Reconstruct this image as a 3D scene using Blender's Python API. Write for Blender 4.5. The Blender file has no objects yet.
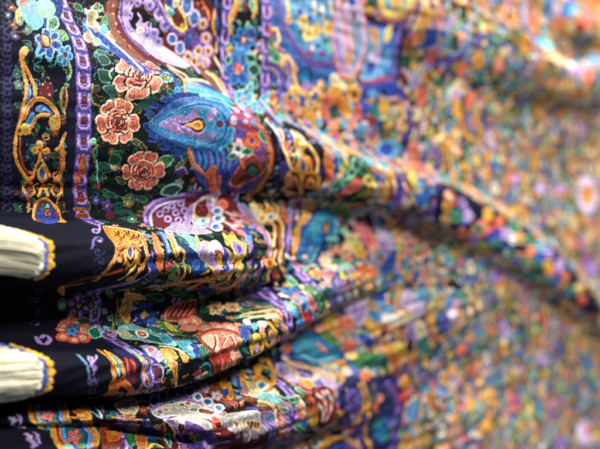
# A woven rug with a flowered border lying in folds on a floor, seen close along its fringed end (camera rolled on its side).
import bpy, random
import numpy as np
from math import *
from mathutils import Matrix, Vector
rng=np.random.default_rng(5)
BUMP,ROUGH,SPEC,SHEEN=.30,.45,.6,.0
AMB=.16; FOCUS=.58; FSTOP=3.2; EXPO=0
FR1=(.024,-.027); FR2=(-.073,-.127)
def LIGHTS():
    area('window_light',(.42,1.15,1.6),(.42,0,0),(.5,.4),60,(1,.94,.84))
    area('far_window_light',(.95,1.95,.55),(.45,.02,0),(.6,.3),85,(1,.97,.90))
# ---------------- rug geometry (metres; floor z=0, rug end at small X, X grows away from the camera) ------------
H, FPX = 0.55, 800.0
s45 = sqrt(.5)
RIDGES=[  # name, stations (X, Y, height, width up, width down) in metres, exponents, lean, push
  ('A',np.array([[0.1851, 0.1243, 0.03, 0.0499, 0.1153], [0.2504, 0.1222, 0.03, 0.0545, 0.1144], [0.3084, 0.1181, 0.036, 0.0545, 0.109], [0.3784, 0.1043, 0.038, 0.0456, 0.0929], [0.4296, 0.0961, 0.038, 0.0366, 0.0816], [0.475, 0.0868, 0.038, 0.0297, 0.0663], [0.5519, 0.0738, 0.038, 0.0226, 0.0621], [0.6583, 0.0574, 0.038, 0.0207, 0.06], [0.7483, 0.0451, 0.038, 0.0212, 0.0691], [0.855, 0.02, 0.037, 0.023, 0.0774], [0.9583, -0.0137, 0.034, 0.0248, 0.0782], [1.0478, -0.0519, 0.031, 0.0263, 0.0748], [1.1528, -0.106, 0.026, 0.0267, 0.0682], [1.4639, -0.2221, 0.012, 0.0354, 0.0708]]),1.0,1.8,0.3,0.0),
  ('B',np.array([[0.1744, -0.0068, 0.06, 0.0129, 0.0364], [0.2496, -0.0088, 0.06, 0.0144, 0.0405], [0.2952, -0.0108, 0.058, 0.0167, 0.0417], [0.3573, -0.0162, 0.054, 0.0332, 0.0407], [0.4279, -0.0211, 0.04, 0.0381, 0.0415], [0.5016, -0.0252, 0.016, 0.0366, 0.0366], [0.5782, -0.0254, 0.0, 0.0359, 0.0359]]),1.3,2.0,0.1,0.013),
  ('C',np.array([[0.1737, -0.0775, 0.062, 0.0129, 0.0328], [0.2556, -0.0871, 0.062, 0.0145, 0.0368], [0.31, -0.0923, 0.06, 0.0156, 0.0396], [0.3651, -0.0877, 0.056, 0.0197, 0.0395], [0.4302, -0.0769, 0.05, 0.0214, 0.0395], [0.4955, -0.0634, 0.042, 0.0248, 0.039], [0.5698, -0.0497, 0.028, 0.0251, 0.0386], [0.6541, -0.0375, 0.008, 0.0275, 0.0381], [0.7254, -0.0287, 0.0, 0.0338, 0.0383]]),1.3,2.0,0.1,0.009),
  ('D',np.array([[0.2918, -0.1382, 0.008, 0.0133, 0.0486], [0.3252, -0.1391, 0.036, 0.0148, 0.0504], [0.3666, -0.1384, 0.054, 0.0183, 0.0549], [0.4285, -0.1421, 0.052, 0.0229, 0.0606], [0.508, -0.1486, 0.042, 0.0269, 0.0593], [0.5836, -0.1626, 0.022, 0.0255, 0.0531], [0.6638, -0.1754, 0.0, 0.0279, 0.0483]]),1.2,1.8,0.05,0.01),
  ('E',np.array([[0.1837, -0.1153, 0.034, 0.008, 0.0124], [0.2778, -0.1309, 0.034, 0.0091, 0.014], [0.3241, -0.1394, 0.024, 0.0098, 0.015], [0.3763, -0.1519, 0.0, 0.0115, 0.0131]]),1.2,1.5,0.0,-0.008),
  ('F',np.array([[0.1801, -0.1295, 0.044, 0.0097, 0.0267], [0.2725, -0.1483, 0.044, 0.011, 0.0303], [0.3351, -0.1681, 0.034, 0.0135, 0.0301], [0.3991, -0.1922, 0.01, 0.0149, 0.0332], [0.45, -0.2082, 0.0, 0.0141, 0.0141]]),1.2,1.6,0.0,-0.022),
  ('G',np.array([[0.5929, -0.1116, 0.0, 0.0606, 0.0606], [0.6769, -0.1049, 0.01, 0.0753, 0.0753], [0.7605, -0.0921, 0.016, 0.0801, 0.0858], [0.9067, -0.084, 0.006, 0.0898, 0.1026], [1.0796, -0.0799, 0.0, 0.0864, 0.0864]]),1,1,0,0.0),
  ('T',np.array([[0.6722, 0.2965, 0.0, 0.0432, 0.0756], [0.7329, 0.2658, 0.022, 0.0201, 0.0892], [0.8156, 0.2548, 0.034, 0.0188, 0.0942], [0.8812, 0.2469, 0.038, 0.0197, 0.0936], [0.9561, 0.2316, 0.038, 0.0208, 0.0805], [1.0261, 0.2212, 0.036, 0.0218, 0.0735], [1.144, 0.2331, 0.03, 0.0265, 0.0735], [1.3391, 0.2808, 0.026, 0.0494, 0.0823], [1.59, 0.3307, 0.02, 0.0562, 0.0937]]),1.0,1.8,0.25,0.0),
  ('U',np.array([[0.9415, 0.3408, 0.0, 0.0316, 0.0264], [1.0168, 0.3172, 0.01, 0.0358, 0.0275], [1.0822, 0.2943, 0.02, 0.0427, 0.0313], [1.1684, 0.2946, 0.022, 0.045, 0.033], [1.3378, 0.3343, 0.02, 0.0495, 0.0363], [1.608, 0.4065, 0.014, 0.0569, 0.0417]]),1.0,1.8,0.3,0.0),
]
XE = 0.206      # X of the rug's end edge at rest
def smooth_interp(x, xp, fp):
    # monotone-ish cubic hermite (catmull)
    xp=np.asarray(xp); fp=np.asarray(fp)
    m=np.gradient(fp,xp)
    i=np.clip(np.searchsorted(xp,x)-1,0,len(xp)-2)
    h=xp[i+1]-xp[i]; t=np.clip((x-xp[i])/h,0,1)
    return ((2*t**3-3*t**2+1)*fp[i]+(t**3-2*t**2+t)*h*m[i]+(-2*t**3+3*t**2)*fp[i+1]+(t**3-t**2)*h*m[i+1])
def surface(u, Y):
    """u: (n,1) distance from the rug's end; Y: (n,m).  returns X,Y,Z"""
    X0 = XE+u
    Z=np.zeros_like(Y); dY=np.zeros_like(Y); dX=np.zeros_like(Y)
    pe=np.zeros_like(Y)
    for n,a,qu,ql,lean,sx in RIDGES:
        yc=smooth_interp(X0,a[:,0],a[:,1]); h=np.maximum(smooth_interp(X0,a[:,0],a[:,2]),0)
        wu=smooth_interp(X0,a[:,0],a[:,3]); wl=smooth_interp(X0,a[:,0],a[:,4])
        d=Y-yc
        du=np.clip(d/wu,0,1)**qu; dl=np.clip(-d/wl,0,1)**ql
        p=np.where(d>0, .5+.5*np.cos(pi*du), .5+.5*np.cos(pi*dl))
        Z+=h*p; dY-=lean*h*p; dX+=sx*p*np.clip(1-u/.35,0,1)
        if n in 'BC': pe=np.maximum(pe,p)
    # lower half lies on a low heap
    low=1/(1+np.exp((Y-0.0+.1*(X0-.5))/.018))
    fade=np.clip(1-(u-.12)/.45,0,1); fade=fade*fade*(3-2*fade)
    Z+=.018*low*fade
    dX+=.018*low*fade
    dX-=.024*(1-pe)**1.5*np.clip(1-u/.09,0,1)**2/(1+np.exp(-(.020-Y)/.004))   # the end rounds off beside the two fringed folds
    # small cloth unevenness
    Z+=.0022*np.sin(X0*31+Y*17+1)*np.sin(Y*43-X0*11)+.0012*np.sin(X0*70-Y*60)*np.sin(Y*91+X0*33+2)
    # creases that run along the folds
    q=Y+.10*(X0-.3)*(-.3+.9*np.tanh((Y+.02)/.04))
    cr=np.sin(q*330+4*np.sin(X0*9+1)+2.2*np.sin(X0*21+q*30))*np.sin(X0*13+q*41+.7)+.7*np.sin(q*560+5*np.sin(X0*14)+2)*np.sin(X0*23-q*55)
    Z+=(.0005+.0013*low*np.clip(1-(u-.2)/.5,0,1))*cr
    Z+=.0078
    return X0+dX, Y+dY, Z
def columns():
    u=[0.];
    while u[-1]<1.75: u.append(u[-1]+DU*(1+(u[-1]/.42)**1.6))
    return np.array(u)
DU=.0005; NV=1500
def grid():
    u=columns()[:,None]
    X0=XE+u
    hw=.30+.42*np.clip(X0-.23,0,3)
    t=np.linspace(1,-1,NV)[None,:]
    Y=hw*t
    X,Yd,Z=surface(u,Y)
    s=np.zeros_like(Y)
    s[:,1:]=np.cumsum(np.hypot(np.diff(Yd,axis=1),np.diff(Z,axis=1)),axis=1)
    # resample each column at equal arc length
    Y2=np.empty_like(Y); v=np.empty_like(Y)
    for i in range(len(u)):
        tgt=np.linspace(0,s[i,-1],NV)
        Y2[i]=np.interp(tgt,s[i],Y[i])
        s0=np.interp(-0.06,-Y[i],s[i])
        v[i]=tgt-s0            # arc length measured from the line Y=+0.06
    X,Yd,Z=surface(u,Y2)
    return u[:,0],v,X,Yd,Z
# ---------------------------------------------------------------- the woven design, drawn knot by knot in rug millimetres
PAL = dict(
 ink=(9,10,18), navy=(15,17,40), night=(10,12,26), scrollviolet=(44,40,84), midnight=(22,26,64), black=(8,8,12), greenblack=(10,18,18),
 dimpurple=(50,46,88), purple=(108,78,172), violet=(86,62,160), lilac=(176,146,216), palelilac=(208,188,228), plum=(136,72,150),
 gold=(232,164,52), darkgold=(186,120,36), yellow=(244,212,88), cream=(238,224,178), olive=(128,124,52), orange=(228,112,34),
 rust=(150,56,24), brown=(100,50,28), maroon=(74,20,26), tan=(206,160,104), clay=(188,112,88), sage=(122,140,104), slate=(92,116,148), moss=(84,88,52), umber=(78,54,44), red=(196,52,44), coral=(232,112,88), salmon=(240,150,122), peach=(248,200,164), pink=(232,140,156),
 teal=(24,112,104), green=(44,124,78), leaf=(88,148,70), darkgreen=(14,54,44), mint=(136,206,172),
 royal=(40,72,176), blue=(44,104,188), deepblue=(22,62,138), azure=(28,140,204), sky=(104,170,220), cyan=(64,186,214), aqua=(140,214,214), white=(240,236,228))
def lin(c):
    c=np.asarray(c,float)/255
    return np.where(c<=.04045,c/12.92,((c+.055)/1.055)**2.4)
PAL={k:lin(v) for k,v in PAL.items()}
rnd=random.Random(7)
class Weave:
    """colour of every knot; u per column (mm), v = j*dv-v0 per column (mm)"""
    def __init__(s,u,v,rng):
        s.u=u; s.v0=v[:,0].copy(); s.dv=(v[:,-1]-v[:,0])/(v.shape[1]-1); s.n=v.shape[1]
        s.V=(v+rng.normal(0,.16,v.shape)).astype('f4'); s.U=(u[:,None]+rng.normal(0,.16,v.shape)).astype('f4')
        s.C=np.zeros(v.shape+(3,),'f4'); s.base=v; s.ground=False
    def box(s,u0,u1,v0,v1):
        i0=int(np.searchsorted(s.u,u0-.6)); i1=int(np.searchsorted(s.u,u1+.6))
        if i1<=i0: return None
        a=(v0-s.v0[i0:i1])/s.dv[i0:i1]; b=(v1-s.v0[i0:i1])/s.dv[i0:i1]
        j0=max(0,int(a.min())-2); j1=min(s.n,int(b.max())+3)
        if j1<=j0: return None
        return slice(i0,i1),slice(j0,j1)
    def fill(s,p,col):
        p=np.asarray(p,float)
        k=s.box(p[:,0].min(),p[:,0].max(),p[:,1].min(),p[:,1].max())
        if k is None: return
        U=s.U[k]; V=s.V[k]; m=np.zeros(U.shape,bool); q=np.roll(p,-1,0)
        for (x1,y1),(x2,y2) in zip(p,q):
            if y1!=y2: m^=((y1>V)!=(y2>V))&(U<(x2-x1)*(V-y1)/(y2-y1)+x1)
        if s.ground: m&=s.C[k].sum(-1)<.06
        s.C[k][m]=PAL[col]
    def seg(s,a,b,w,col):
        r=w/2
        k=s.box(min(a[0],b[0])-r,max(a[0],b[0])+r,min(a[1],b[1])-r,max(a[1],b[1])+r)
        if k is None: return
        U=s.U[k]-a[0]; V=s.V[k]-a[1]; dx,dy=b[0]-a[0],b[1]-a[1]; L=dx*dx+dy*dy
        t=np.clip((U*dx+V*dy)/L,0,1) if L>0 else 0
        m=(U-t*dx)**2+(V-t*dy)**2<r*r
        if s.ground: m&=s.C[k].sum(-1)<.06
        s.C[k][m]=PAL[col]
def curve(pts,closed=False,k=5):
    """Catmull-Rom through the points"""
    p=np.asarray(pts,float)
    if len(p)<3: return p
    if closed: q=np.vstack([p[-1:],p,p[:2]])
    else: q=np.vstack([2*p[:1]-p[1:2],p,2*p[-1:]-p[-2:-1]])
    t=np.linspace(0,1,k,endpoint=False)[:,None]; o=[]
    for i in range(1,len(q)-2):
        a,b,c,d=q[i-1:i+3]
        o.append(.5*((2*b)+(c-a)*t+(2*a-5*b+4*c-d)*t*t+(3*b-a-3*c+d)*t**3))
    if not closed: o.append(q[-2:-1])
    return np.vstack(o)
W=None
def shape(pts,col,rim=None,rw=1.,smooth=1):
    p=curve(pts,True) if smooth else np.asarray(pts,float)
    W.fill(p,col)
    if rim:
        for a,b in zip(p,np.roll(p,-1,0)): W.seg(a,b,rw,rim)
def line(pts,w,col,core=None,cw=.4,smooth=1):
    p=curve(pts) if smooth else np.asarray(pts,float)
    for a,b in zip(p[:-1],p[1:]): W.seg(a,b,w,col)
    if core:
        for a,b in zip(p[:-1],p[1:]): W.seg(a,b,w*cw,core)
def dots(pts,w,col):
    for a in pts: W.seg(a,a,w,col)
# motifs: placed by a centre (u,v) and a 2x2 frame m that carries the unit circle to rug millimetres
def loc(c,m,pts):
    p=np.asarray(pts,float); m=np.asarray(m,float)
    return np.stack([c[0]+p[:,0]*m[0]+p[:,1]*m[1], c[1]+p[:,0]*m[2]+p[:,1]*m[3]],1)
def ring(n=16,r=1.,x=0,y=0,sx=1,sy=1,rot=0):
    t=np.arange(n)*2*pi/n; a=r*sx*np.cos(t); b=r*sy*np.sin(t)
    return np.stack([x+a*cos(rot)-b*sin(rot), y+a*sin(rot)+b*cos(rot)],1)
def msize(m): return sqrt(abs(m[0]*m[3]-m[1]*m[2]))
def oval(c,m,col,rim=None,rw=1.): shape(loc(c,m,ring()),col,rim,rw,0)
def petals(c,m,n,d,l,w,col,rot=0,inner=None):
    for k in range(n):
        a=rot+2*pi*k/n
        W.fill(loc(c,m,ring(12,1,d*cos(a),d*sin(a),l,w,a)),col)
        if inner: W.fill(loc(c,m,ring(10,1,d*cos(a),d*sin(a),l*.55,w*.5,a)),inner)
def flower(c,m,n,col,rim,eye,outline='ink',inner=None,rot=0.):
    w=.95*pi/n*.62
    petals(c,m,n,.60,.47,w+.10,outline,rot); petals(c,m,n,.60,.42,w+.02,rim,rot); petals(c,m,n,.57,.34,w-.07,col,rot,inner)
    W.fill(loc(c,m,ring(12,.30)),outline); W.fill(loc(c,m,ring(10,.22)),eye)
def rose(c,m,col='coral',light='peach',dark='brown',seed=1):
    r=random.Random(seed); s=msize(m)
    def petal(a,d,l,w):
        x,y=d*cos(a),d*sin(a)
        h=np.array([(-1,-.5),(-.3,-.95),(.45,-1),(.85,-.55),(.78,0),(1,.4),(.55,.95),(-.3,.95),(-1,.5)])*[l,w]
        q=np.stack([x+h[:,0]*cos(a)-h[:,1]*sin(a),y+h[:,0]*sin(a)+h[:,1]*cos(a)],1); g=q.mean(0)
        for k,cc in ((1.2,'ink'),(1.,light),(.80,col)): W.fill(curve(loc(c,m,g+(q-g)*k),True,3),cc)
        e=np.array([cos(a),sin(a)])
        line(loc(c,m,[g-e*l*.7,g-e*l*.1]),s*.07,'rust'); line(loc(c,m,[g-e*l*.6+[.09*sin(a),-.09*cos(a)],g+e*l*.1+[.13*sin(a),-.13*cos(a)]]),s*.05,'rust')
    n=6; o=r.uniform(0,1)
    for k in range(n): petal(2*pi*k/n+o+r.uniform(-.15,.15),.70+r.uniform(-.05,.05),.30,.37+r.uniform(-.03,.05))
    W.fill(loc(c,m,ring(18,.56)),'ink')
    for k in range(4): petal(2*pi*k/4+o*2+r.uniform(-.2,.2),.36,.22,.36)
    W.fill(loc(c,m,ring(14,.27)),dark)
    for q,(rr,n2) in enumerate(((.46,5),(.31,4),(.19,3),(.09,2))):   # whorled heart: pale lips over dark gaps
        for k in range(n2):
            a0=2*pi*k/n2+q*.8+r.uniform(-.2,.2); t=np.linspace(a0,a0+4.4/n2,6)
            line(loc(c,m,np.stack([rr*np.cos(t),rr*np.sin(t)],1)),s*.075,'maroon',smooth=0)
            line(loc(c,m,np.stack([(rr+.06)*np.cos(t[1:-1]),(rr+.06)*np.sin(t[1:-1])],1)),s*.05,light if k%2 else col,smooth=0)
def leafy(c,m,col='green',rim='mint',vein='darkgreen',outline='ink'):
    h=[(-1,0),(-.55,.55),(0,.85),(.5,.6),(1,0),(.5,-.55),(0,-.75),(-.55,-.5)]
    p=curve(loc(c,m,h),True,4); s=msize(m)
    W.fill(loc(c,m,np.asarray(h)*1.15),outline); W.fill(p,col)
    for a,b in zip(p,np.roll(p,-1,0)): W.seg(a,b,s*.16,rim)
    line(loc(c,m,[(-.8,0),(-.1,.12),(.8,0)]),s*.14,vein)
    for x in (-.4,0,.4):
        line(loc(c,m,[(x,.08),(x+.22,.5)]),s*.11,vein); line(loc(c,m,[(x,.02),(x+.22,-.45)]),s*.11,vein)
def chain(pts,w,pitch,base='purple',link='lilac',eye='maroon',gap='royal'):
    """guard stripe of square links"""
    p=curve(pts,k=10); d=np.r_[0,np.cumsum(np.hypot(*np.diff(p,axis=0).T))]
    line(p,w,'midnight',smooth=0); line(p,w*.86,base,smooth=0)
    for q in np.arange(pitch*.5,d[-1],pitch):
        x=np.interp(q,d,p[:,0]); y=np.interp(q,d,p[:,1]); x2=np.interp(q+.5,d,p[:,0]); y2=np.interp(q+.5,d,p[:,1])
        t=np.array([x2-x,y2-y]); t/=np.hypot(*t)+1e-9; n=np.array([-t[1],t[0]]); c=np.array([x,y])
        f=lambda a,b: c+n*a*w+t*b*pitch
        line([f(-.40,-.47),f(.40,-.47)],pitch*.10,gap,smooth=0)
        line([f(-.27,-.32),f(-.30,.2),f(-.16,.36),f(.16,.36),f(.30,.2),f(.27,-.32)],w*.11,link,smooth=0)
        W.fill([f(-.15,-.22),f(.15,-.22),f(.17,.16),f(-.17,.16)],eye)
        W.fill([f(-.06,-.12),f(.06,-.12),f(.06,.05),f(-.06,.05)],'brown')
def boteh(c,m,layers,hole=None):
    """paisley drop: tip at (-1.25,.3) curling, body on the unit circle"""
    h=np.array([(-1.3,.42),(-.95,-.1),(-.55,-.62),(0,-.85),(.6,-.72),(.98,-.2),(.98,.3),(.6,.75),(0,.85),(-.5,.68),(-.9,.42)])
    for sc,col in layers: shape(loc(c,m,h*sc+np.array([.12,0])*(1-sc)),col)
    if hole:
        W.fill(loc(c,m,ring(12,.22,.05,0,1.5,1)),'ink'); W.fill(loc(c,m,ring(12,.15,.05,0,1.5,1)),hole)
def scallop(pts,w,rim,fillc,gap=1.):
    """row of little lobes along a path"""
    p=curve(pts,k=10); d=np.r_[0,np.cumsum(np.hypot(*np.diff(p,axis=0).T))]
    for q in np.arange(w*.5,d[-1],w*gap):
        x=np.interp(q,d,p[:,0]); y=np.interp(q,d,p[:,1])
        W.seg((x,y),(x,y),w,rim); W.seg((x,y),(x,y),w*.55,fillc)
def squiggle(u,v0,v1,amp,per,w,col):
    v=np.arange(v0,v1,per/8); line(np.stack([u+amp*np.sin(v*2*pi/per),v],1),w,col,smooth=0)
def curl(c,m,col,tip):
    t=np.linspace(0,4.6,11); p=loc(c,m,np.stack([(1-.17*t)*np.cos(t),(1-.17*t)*np.sin(t)],1)); s=msize(m)
    line(p,s*.26,col,smooth=0); dots(p[-1:],s*.5,tip); line(loc(c,m,[(1,0),(1.1,-.7),(.7,-1.4)]),s*.22,col)
def infill(w,seed=9):
    """the small sprigs that crowd what is left of the dark ground"""
    r=random.Random(seed); w.ground=True
    for k in range(2600):
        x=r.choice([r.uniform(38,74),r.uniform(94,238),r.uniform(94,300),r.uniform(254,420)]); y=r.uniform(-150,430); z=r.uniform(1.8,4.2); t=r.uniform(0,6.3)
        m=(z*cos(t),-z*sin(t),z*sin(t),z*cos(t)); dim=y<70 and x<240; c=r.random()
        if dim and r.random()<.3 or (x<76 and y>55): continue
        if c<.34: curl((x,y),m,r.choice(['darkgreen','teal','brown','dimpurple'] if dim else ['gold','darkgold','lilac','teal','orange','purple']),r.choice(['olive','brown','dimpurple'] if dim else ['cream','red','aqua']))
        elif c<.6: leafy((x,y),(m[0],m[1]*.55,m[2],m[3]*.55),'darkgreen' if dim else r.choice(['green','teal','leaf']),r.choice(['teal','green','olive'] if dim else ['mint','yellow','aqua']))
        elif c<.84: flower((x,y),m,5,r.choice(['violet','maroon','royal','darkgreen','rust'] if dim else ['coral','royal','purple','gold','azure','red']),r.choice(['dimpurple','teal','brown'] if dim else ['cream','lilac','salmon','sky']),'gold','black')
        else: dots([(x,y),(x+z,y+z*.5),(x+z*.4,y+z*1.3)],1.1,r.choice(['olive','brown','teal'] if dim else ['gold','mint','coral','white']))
    w.ground=False
def needlework(w,seed=4):
    """dark outline knots where two colours meet, fine ribs of darker and paler yarn inside the fills, thin tendrils on the dark ground"""
    r=np.random.default_rng(seed); U,V,C=w.U,w.V,w.C
    lum=C@np.array([.25,.6,.15],'f4')
    def field(wl,n=10):
        f=np.zeros(U.shape,'f4')
        for _ in range(n):
            a=r.uniform(0,2*pi); k=2*pi/(wl*r.uniform(.6,1.6)); f+=np.sin(U*(k*cos(a))+V*(k*sin(a))+r.uniform(0,6.3)).astype('f4')
        return f*sqrt(2/n)
    f1=field(22); f2=field(12); f3=field(40)
    fr=lambda f,k: np.abs((f*k)%1-.5)*2
    near=np.clip((620-U)/200,0,1)                         # finer yarn work shows only where the knots are close
    rib=fr(f1,2.6)
    lit=lum>.035
    k=np.where(lit&(rib>.86),.55,1.)*np.where(lit&(rib<.18),1.35,1.); k=np.where(lum>.45,.5+.5*k,k); C*=(1+(k-1)*(.35+.65*near))[...,None].astype('f4')
    # outlines
    d=np.zeros(lum.shape,bool)
    for ax in (0,1):
        q=np.abs(np.diff(C,axis=ax)).sum(-1)>.10
        if ax==0: d[:-1]|=q; d[1:]|=q
        else: d[:,:-1]|=q; d[:,1:]|=q
    lo=lum.copy()
    for ax in (0,1):
        for sh in (-1,1): lo=np.minimum(lo,np.roll(lum,sh,ax))
    m=d&(lum<=lo*1.6+.01)&(U<560); C[m]*=.35
    # tendrils
    dark=(lum<.02)&(U>93)
    t=(fr(f2,1.5)>.90)&(f3>.25)&dark&~d
    for j,(c,lo_,hi_) in enumerate((('teal',-9,-.7),('dimpurple',-.7,0),('brown',0,.6),('green',.6,1.2),('violet',1.2,9))):
        g=t&(f1>=lo_)&(f1<hi_); C[g]=PAL[c]*.75
    C*=np.exp(r.normal(0,1,lum.shape)*np.where(lum<.02,.28,.09))[...,None].astype('f4')
# ---- the regular border stripes and the all-over field, under the motifs that follow
def design_base(w):
    u=w.u; U=w.U; V=w.base
    def band(a,b,c): w.C[(u>=a)&(u<b)]=PAL[c]
    band(-9,36,'night'); band(36,75,'night'); band(75,93,'navy'); band(93,240,'greenblack'); band(240,252,'navy'); band(252,285,'black'); band(285,299,'navy')
    # field ground: drifting patches of blue, green and wine
    a=np.sin(U*.045+1.3*np.sin(V*.021))+np.sin(V*.038+1.7*np.sin(U*.017+1))+.6*np.sin((U+V)*.081)
    f=u>=299
    for lo,hi,c in ((-9,-1.1,'deepblue'),(-1.1,-.3,'navy'),(-.3,.5,'darkgreen'),(.5,1.3,'midnight'),(1.3,9,'maroon')):
        m=(a>=lo)&(a<hi)&f[:,None]; w.C[m]=PAL[c]
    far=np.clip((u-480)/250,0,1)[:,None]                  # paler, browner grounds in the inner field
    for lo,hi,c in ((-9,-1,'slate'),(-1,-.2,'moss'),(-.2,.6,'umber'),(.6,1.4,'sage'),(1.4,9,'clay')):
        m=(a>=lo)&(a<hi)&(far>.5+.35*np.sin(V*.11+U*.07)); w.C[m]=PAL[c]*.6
    v0,v1=-420,560
    for q in [*range(v0,-100,14),*range(430,v1,14)]: squiggle(29+(q%3),q,q+9,2.2,8,1.2,'dimpurple')
    for q in [*range(v0,-150,52),*range(450,v1,52)]:
        flower((55,q),(11,0,0,13),6,'royal','sky','gold'); line([(44,q+14),(48,q+26),(62,q+24),(66,q+38)],2.4,'gold','orange'); leafy((62,q+16),(4,3,-3,5))
    r=random.Random(3)
    for q in range(v0,v1,11):                           # small sprigs through the wide border
        for k in range(5):
            x=r.uniform(98,236); y=q+r.uniform(-5,5); c=r.random()*(.5 if -140<q<440 else 1)
            if c<.45: leafy((x,y),(r.uniform(3,6),r.uniform(-3,3),r.uniform(-3,3),r.uniform(2,4)),'darkgreen',r.choice(['teal','green','olive']))
            elif c<.8: flower((x,y),(4.5,1,-1,4.5),5,r.choice(['violet','coral','royal','olive','gold']),r.choice(['lilac','salmon','sky','cream']),'gold')
            else: dots([(x,y),(x+3,y+2)],2,r.choice(['gold','coral','mint']))
    for q in list(range(v0,-150,90))+list(range(440,v1,90)):
        rose((135,q),(18,4,-4,18),seed=q); rose((160,q+38),(17,-5,5,17),seed=q+1); boteh((200,q+20),(30,6,-6,24),[(1.1,'deepblue'),(1,'azure'),(.8,'lilac')],'gold')
    for q in [*range(v0,-170,34),*range(120,v1,34)]:
        flower((268,q),(11,2,-2,12),6,'royal','azure','coral','ink','blue'); leafy((260,q+17),(5,2,-3,5)); leafy((276,q+15),(4,-2,3,5))
    chain([(86,v0),(86,0),(86,v1)],12.5,14.5); chain([(245,v0),(245,0),(245,v1)],12.5,15.5); chain([(291.5,v0),(291.5,0),(291.5,v1)],12.5,15.5)
    # field flowers: sized like the rug's own, simpler where they lie outside the view
    r=random.Random(11)
    warm=['gold','coral','orange','yellow','salmon','gold','peach','pink']; cool=['sky','azure','lilac','royal','mint','leaf','leaf','green','teal','purple','blue','olive']
    x=303.
    while x<1745:
        st=9+3.2*min(1,(x-300)/450)
        half=330+.42*(x-300); y=-half+20
        while y<half+60:
            a=x+r.uniform(-.4,.4)*st; b=y+r.uniform(-.4,.4)*st; z=st*r.uniform(.42,.68); k=r.random(); t=r.uniform(0,3.1)
            m=(z*cos(t),-z*sin(t),z*sin(t),z*cos(t)); c=r.choice((['tan','clay','gold','yellow','coral','tan','gold','salmon','darkgold','cream'] if r.random()<.58 else ['sage','sky','teal','leaf','lilac','olive','blue','slate','cyan','mint']) if x>430+r.uniform(-60,160) else (warm if r.random()<.6 else cool))
            if k<.34:
                flower((a,b),m,r.choice([5,6]),c,r.choice(['cream','tan','lilac','salmon','gold']),r.choice(['gold','red','royal','maroon']),r.choice(['ink','brown','navy']))
            elif k<.56: leafy((a,b),(m[0],m[1]*.6,m[2],m[3]*.6),r.choice(['green','leaf','teal','olive']),r.choice(['mint','yellow','aqua']))
            elif k<.76:
                oval((a,b),(m[0]*1.1,m[1]*.7,m[2]*1.1,m[3]*.7),'ink'); oval((a,b),(m[0],m[1]*.6,m[2],m[3]*.6),c); oval((a,b),(m[0]*.5,m[1]*.3,m[2]*.5,m[3]*.3),r.choice(['cream','red','royal','white','gold']))
            elif k<.9: line([(a-z,b-z*.6),(a,b+z*.5),(a+z*.9,b-z*.2)],z*.42,c,r.choice(['cream','ink','royal']))
            else: boteh((a,b),(m[0]*1.3,m[1]*1.2,m[2]*1.3,m[3]*1.2),[(1.12,'ink'),(1,c),(.6,r.choice(['cream','royal','maroon']))])
            y+=st*1.16
        x+=st*.98
    # large scrolls and drops that tie the field flowers together
    for x in range(330,1700,58):
        half=300+.42*(x-300)
        for q in range(int(-half),int(half)+90,72):
            a=x+r.uniform(-14,14); y=q+36*((x//58)%2)+r.uniform(-10,10); s=1 if r.random()<.5 else -1; c=r.choice(['violet','slate','gold','darkgold','blue','sky','tan'])
            t=np.linspace(0,5.2,16); line(np.stack([a+s*(22-3.2*t)*np.cos(t),y+(30-4.6*t)*np.sin(t)],1),5,'umber',c,.72,smooth=0)
            line([(a+s*22,y),(a+s*30,y-26),(a+s*14,y-52)],4.6,c,'tan',.3)
            if r.random()<.6: boteh((a,y+4),(11,3,-3*s,14),[(1.25,'umber'),(1.05,r.choice(['slate','coral','lilac','tan','blue'])),(.6,r.choice(['cream','gold','violet']))],'rust')
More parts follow.
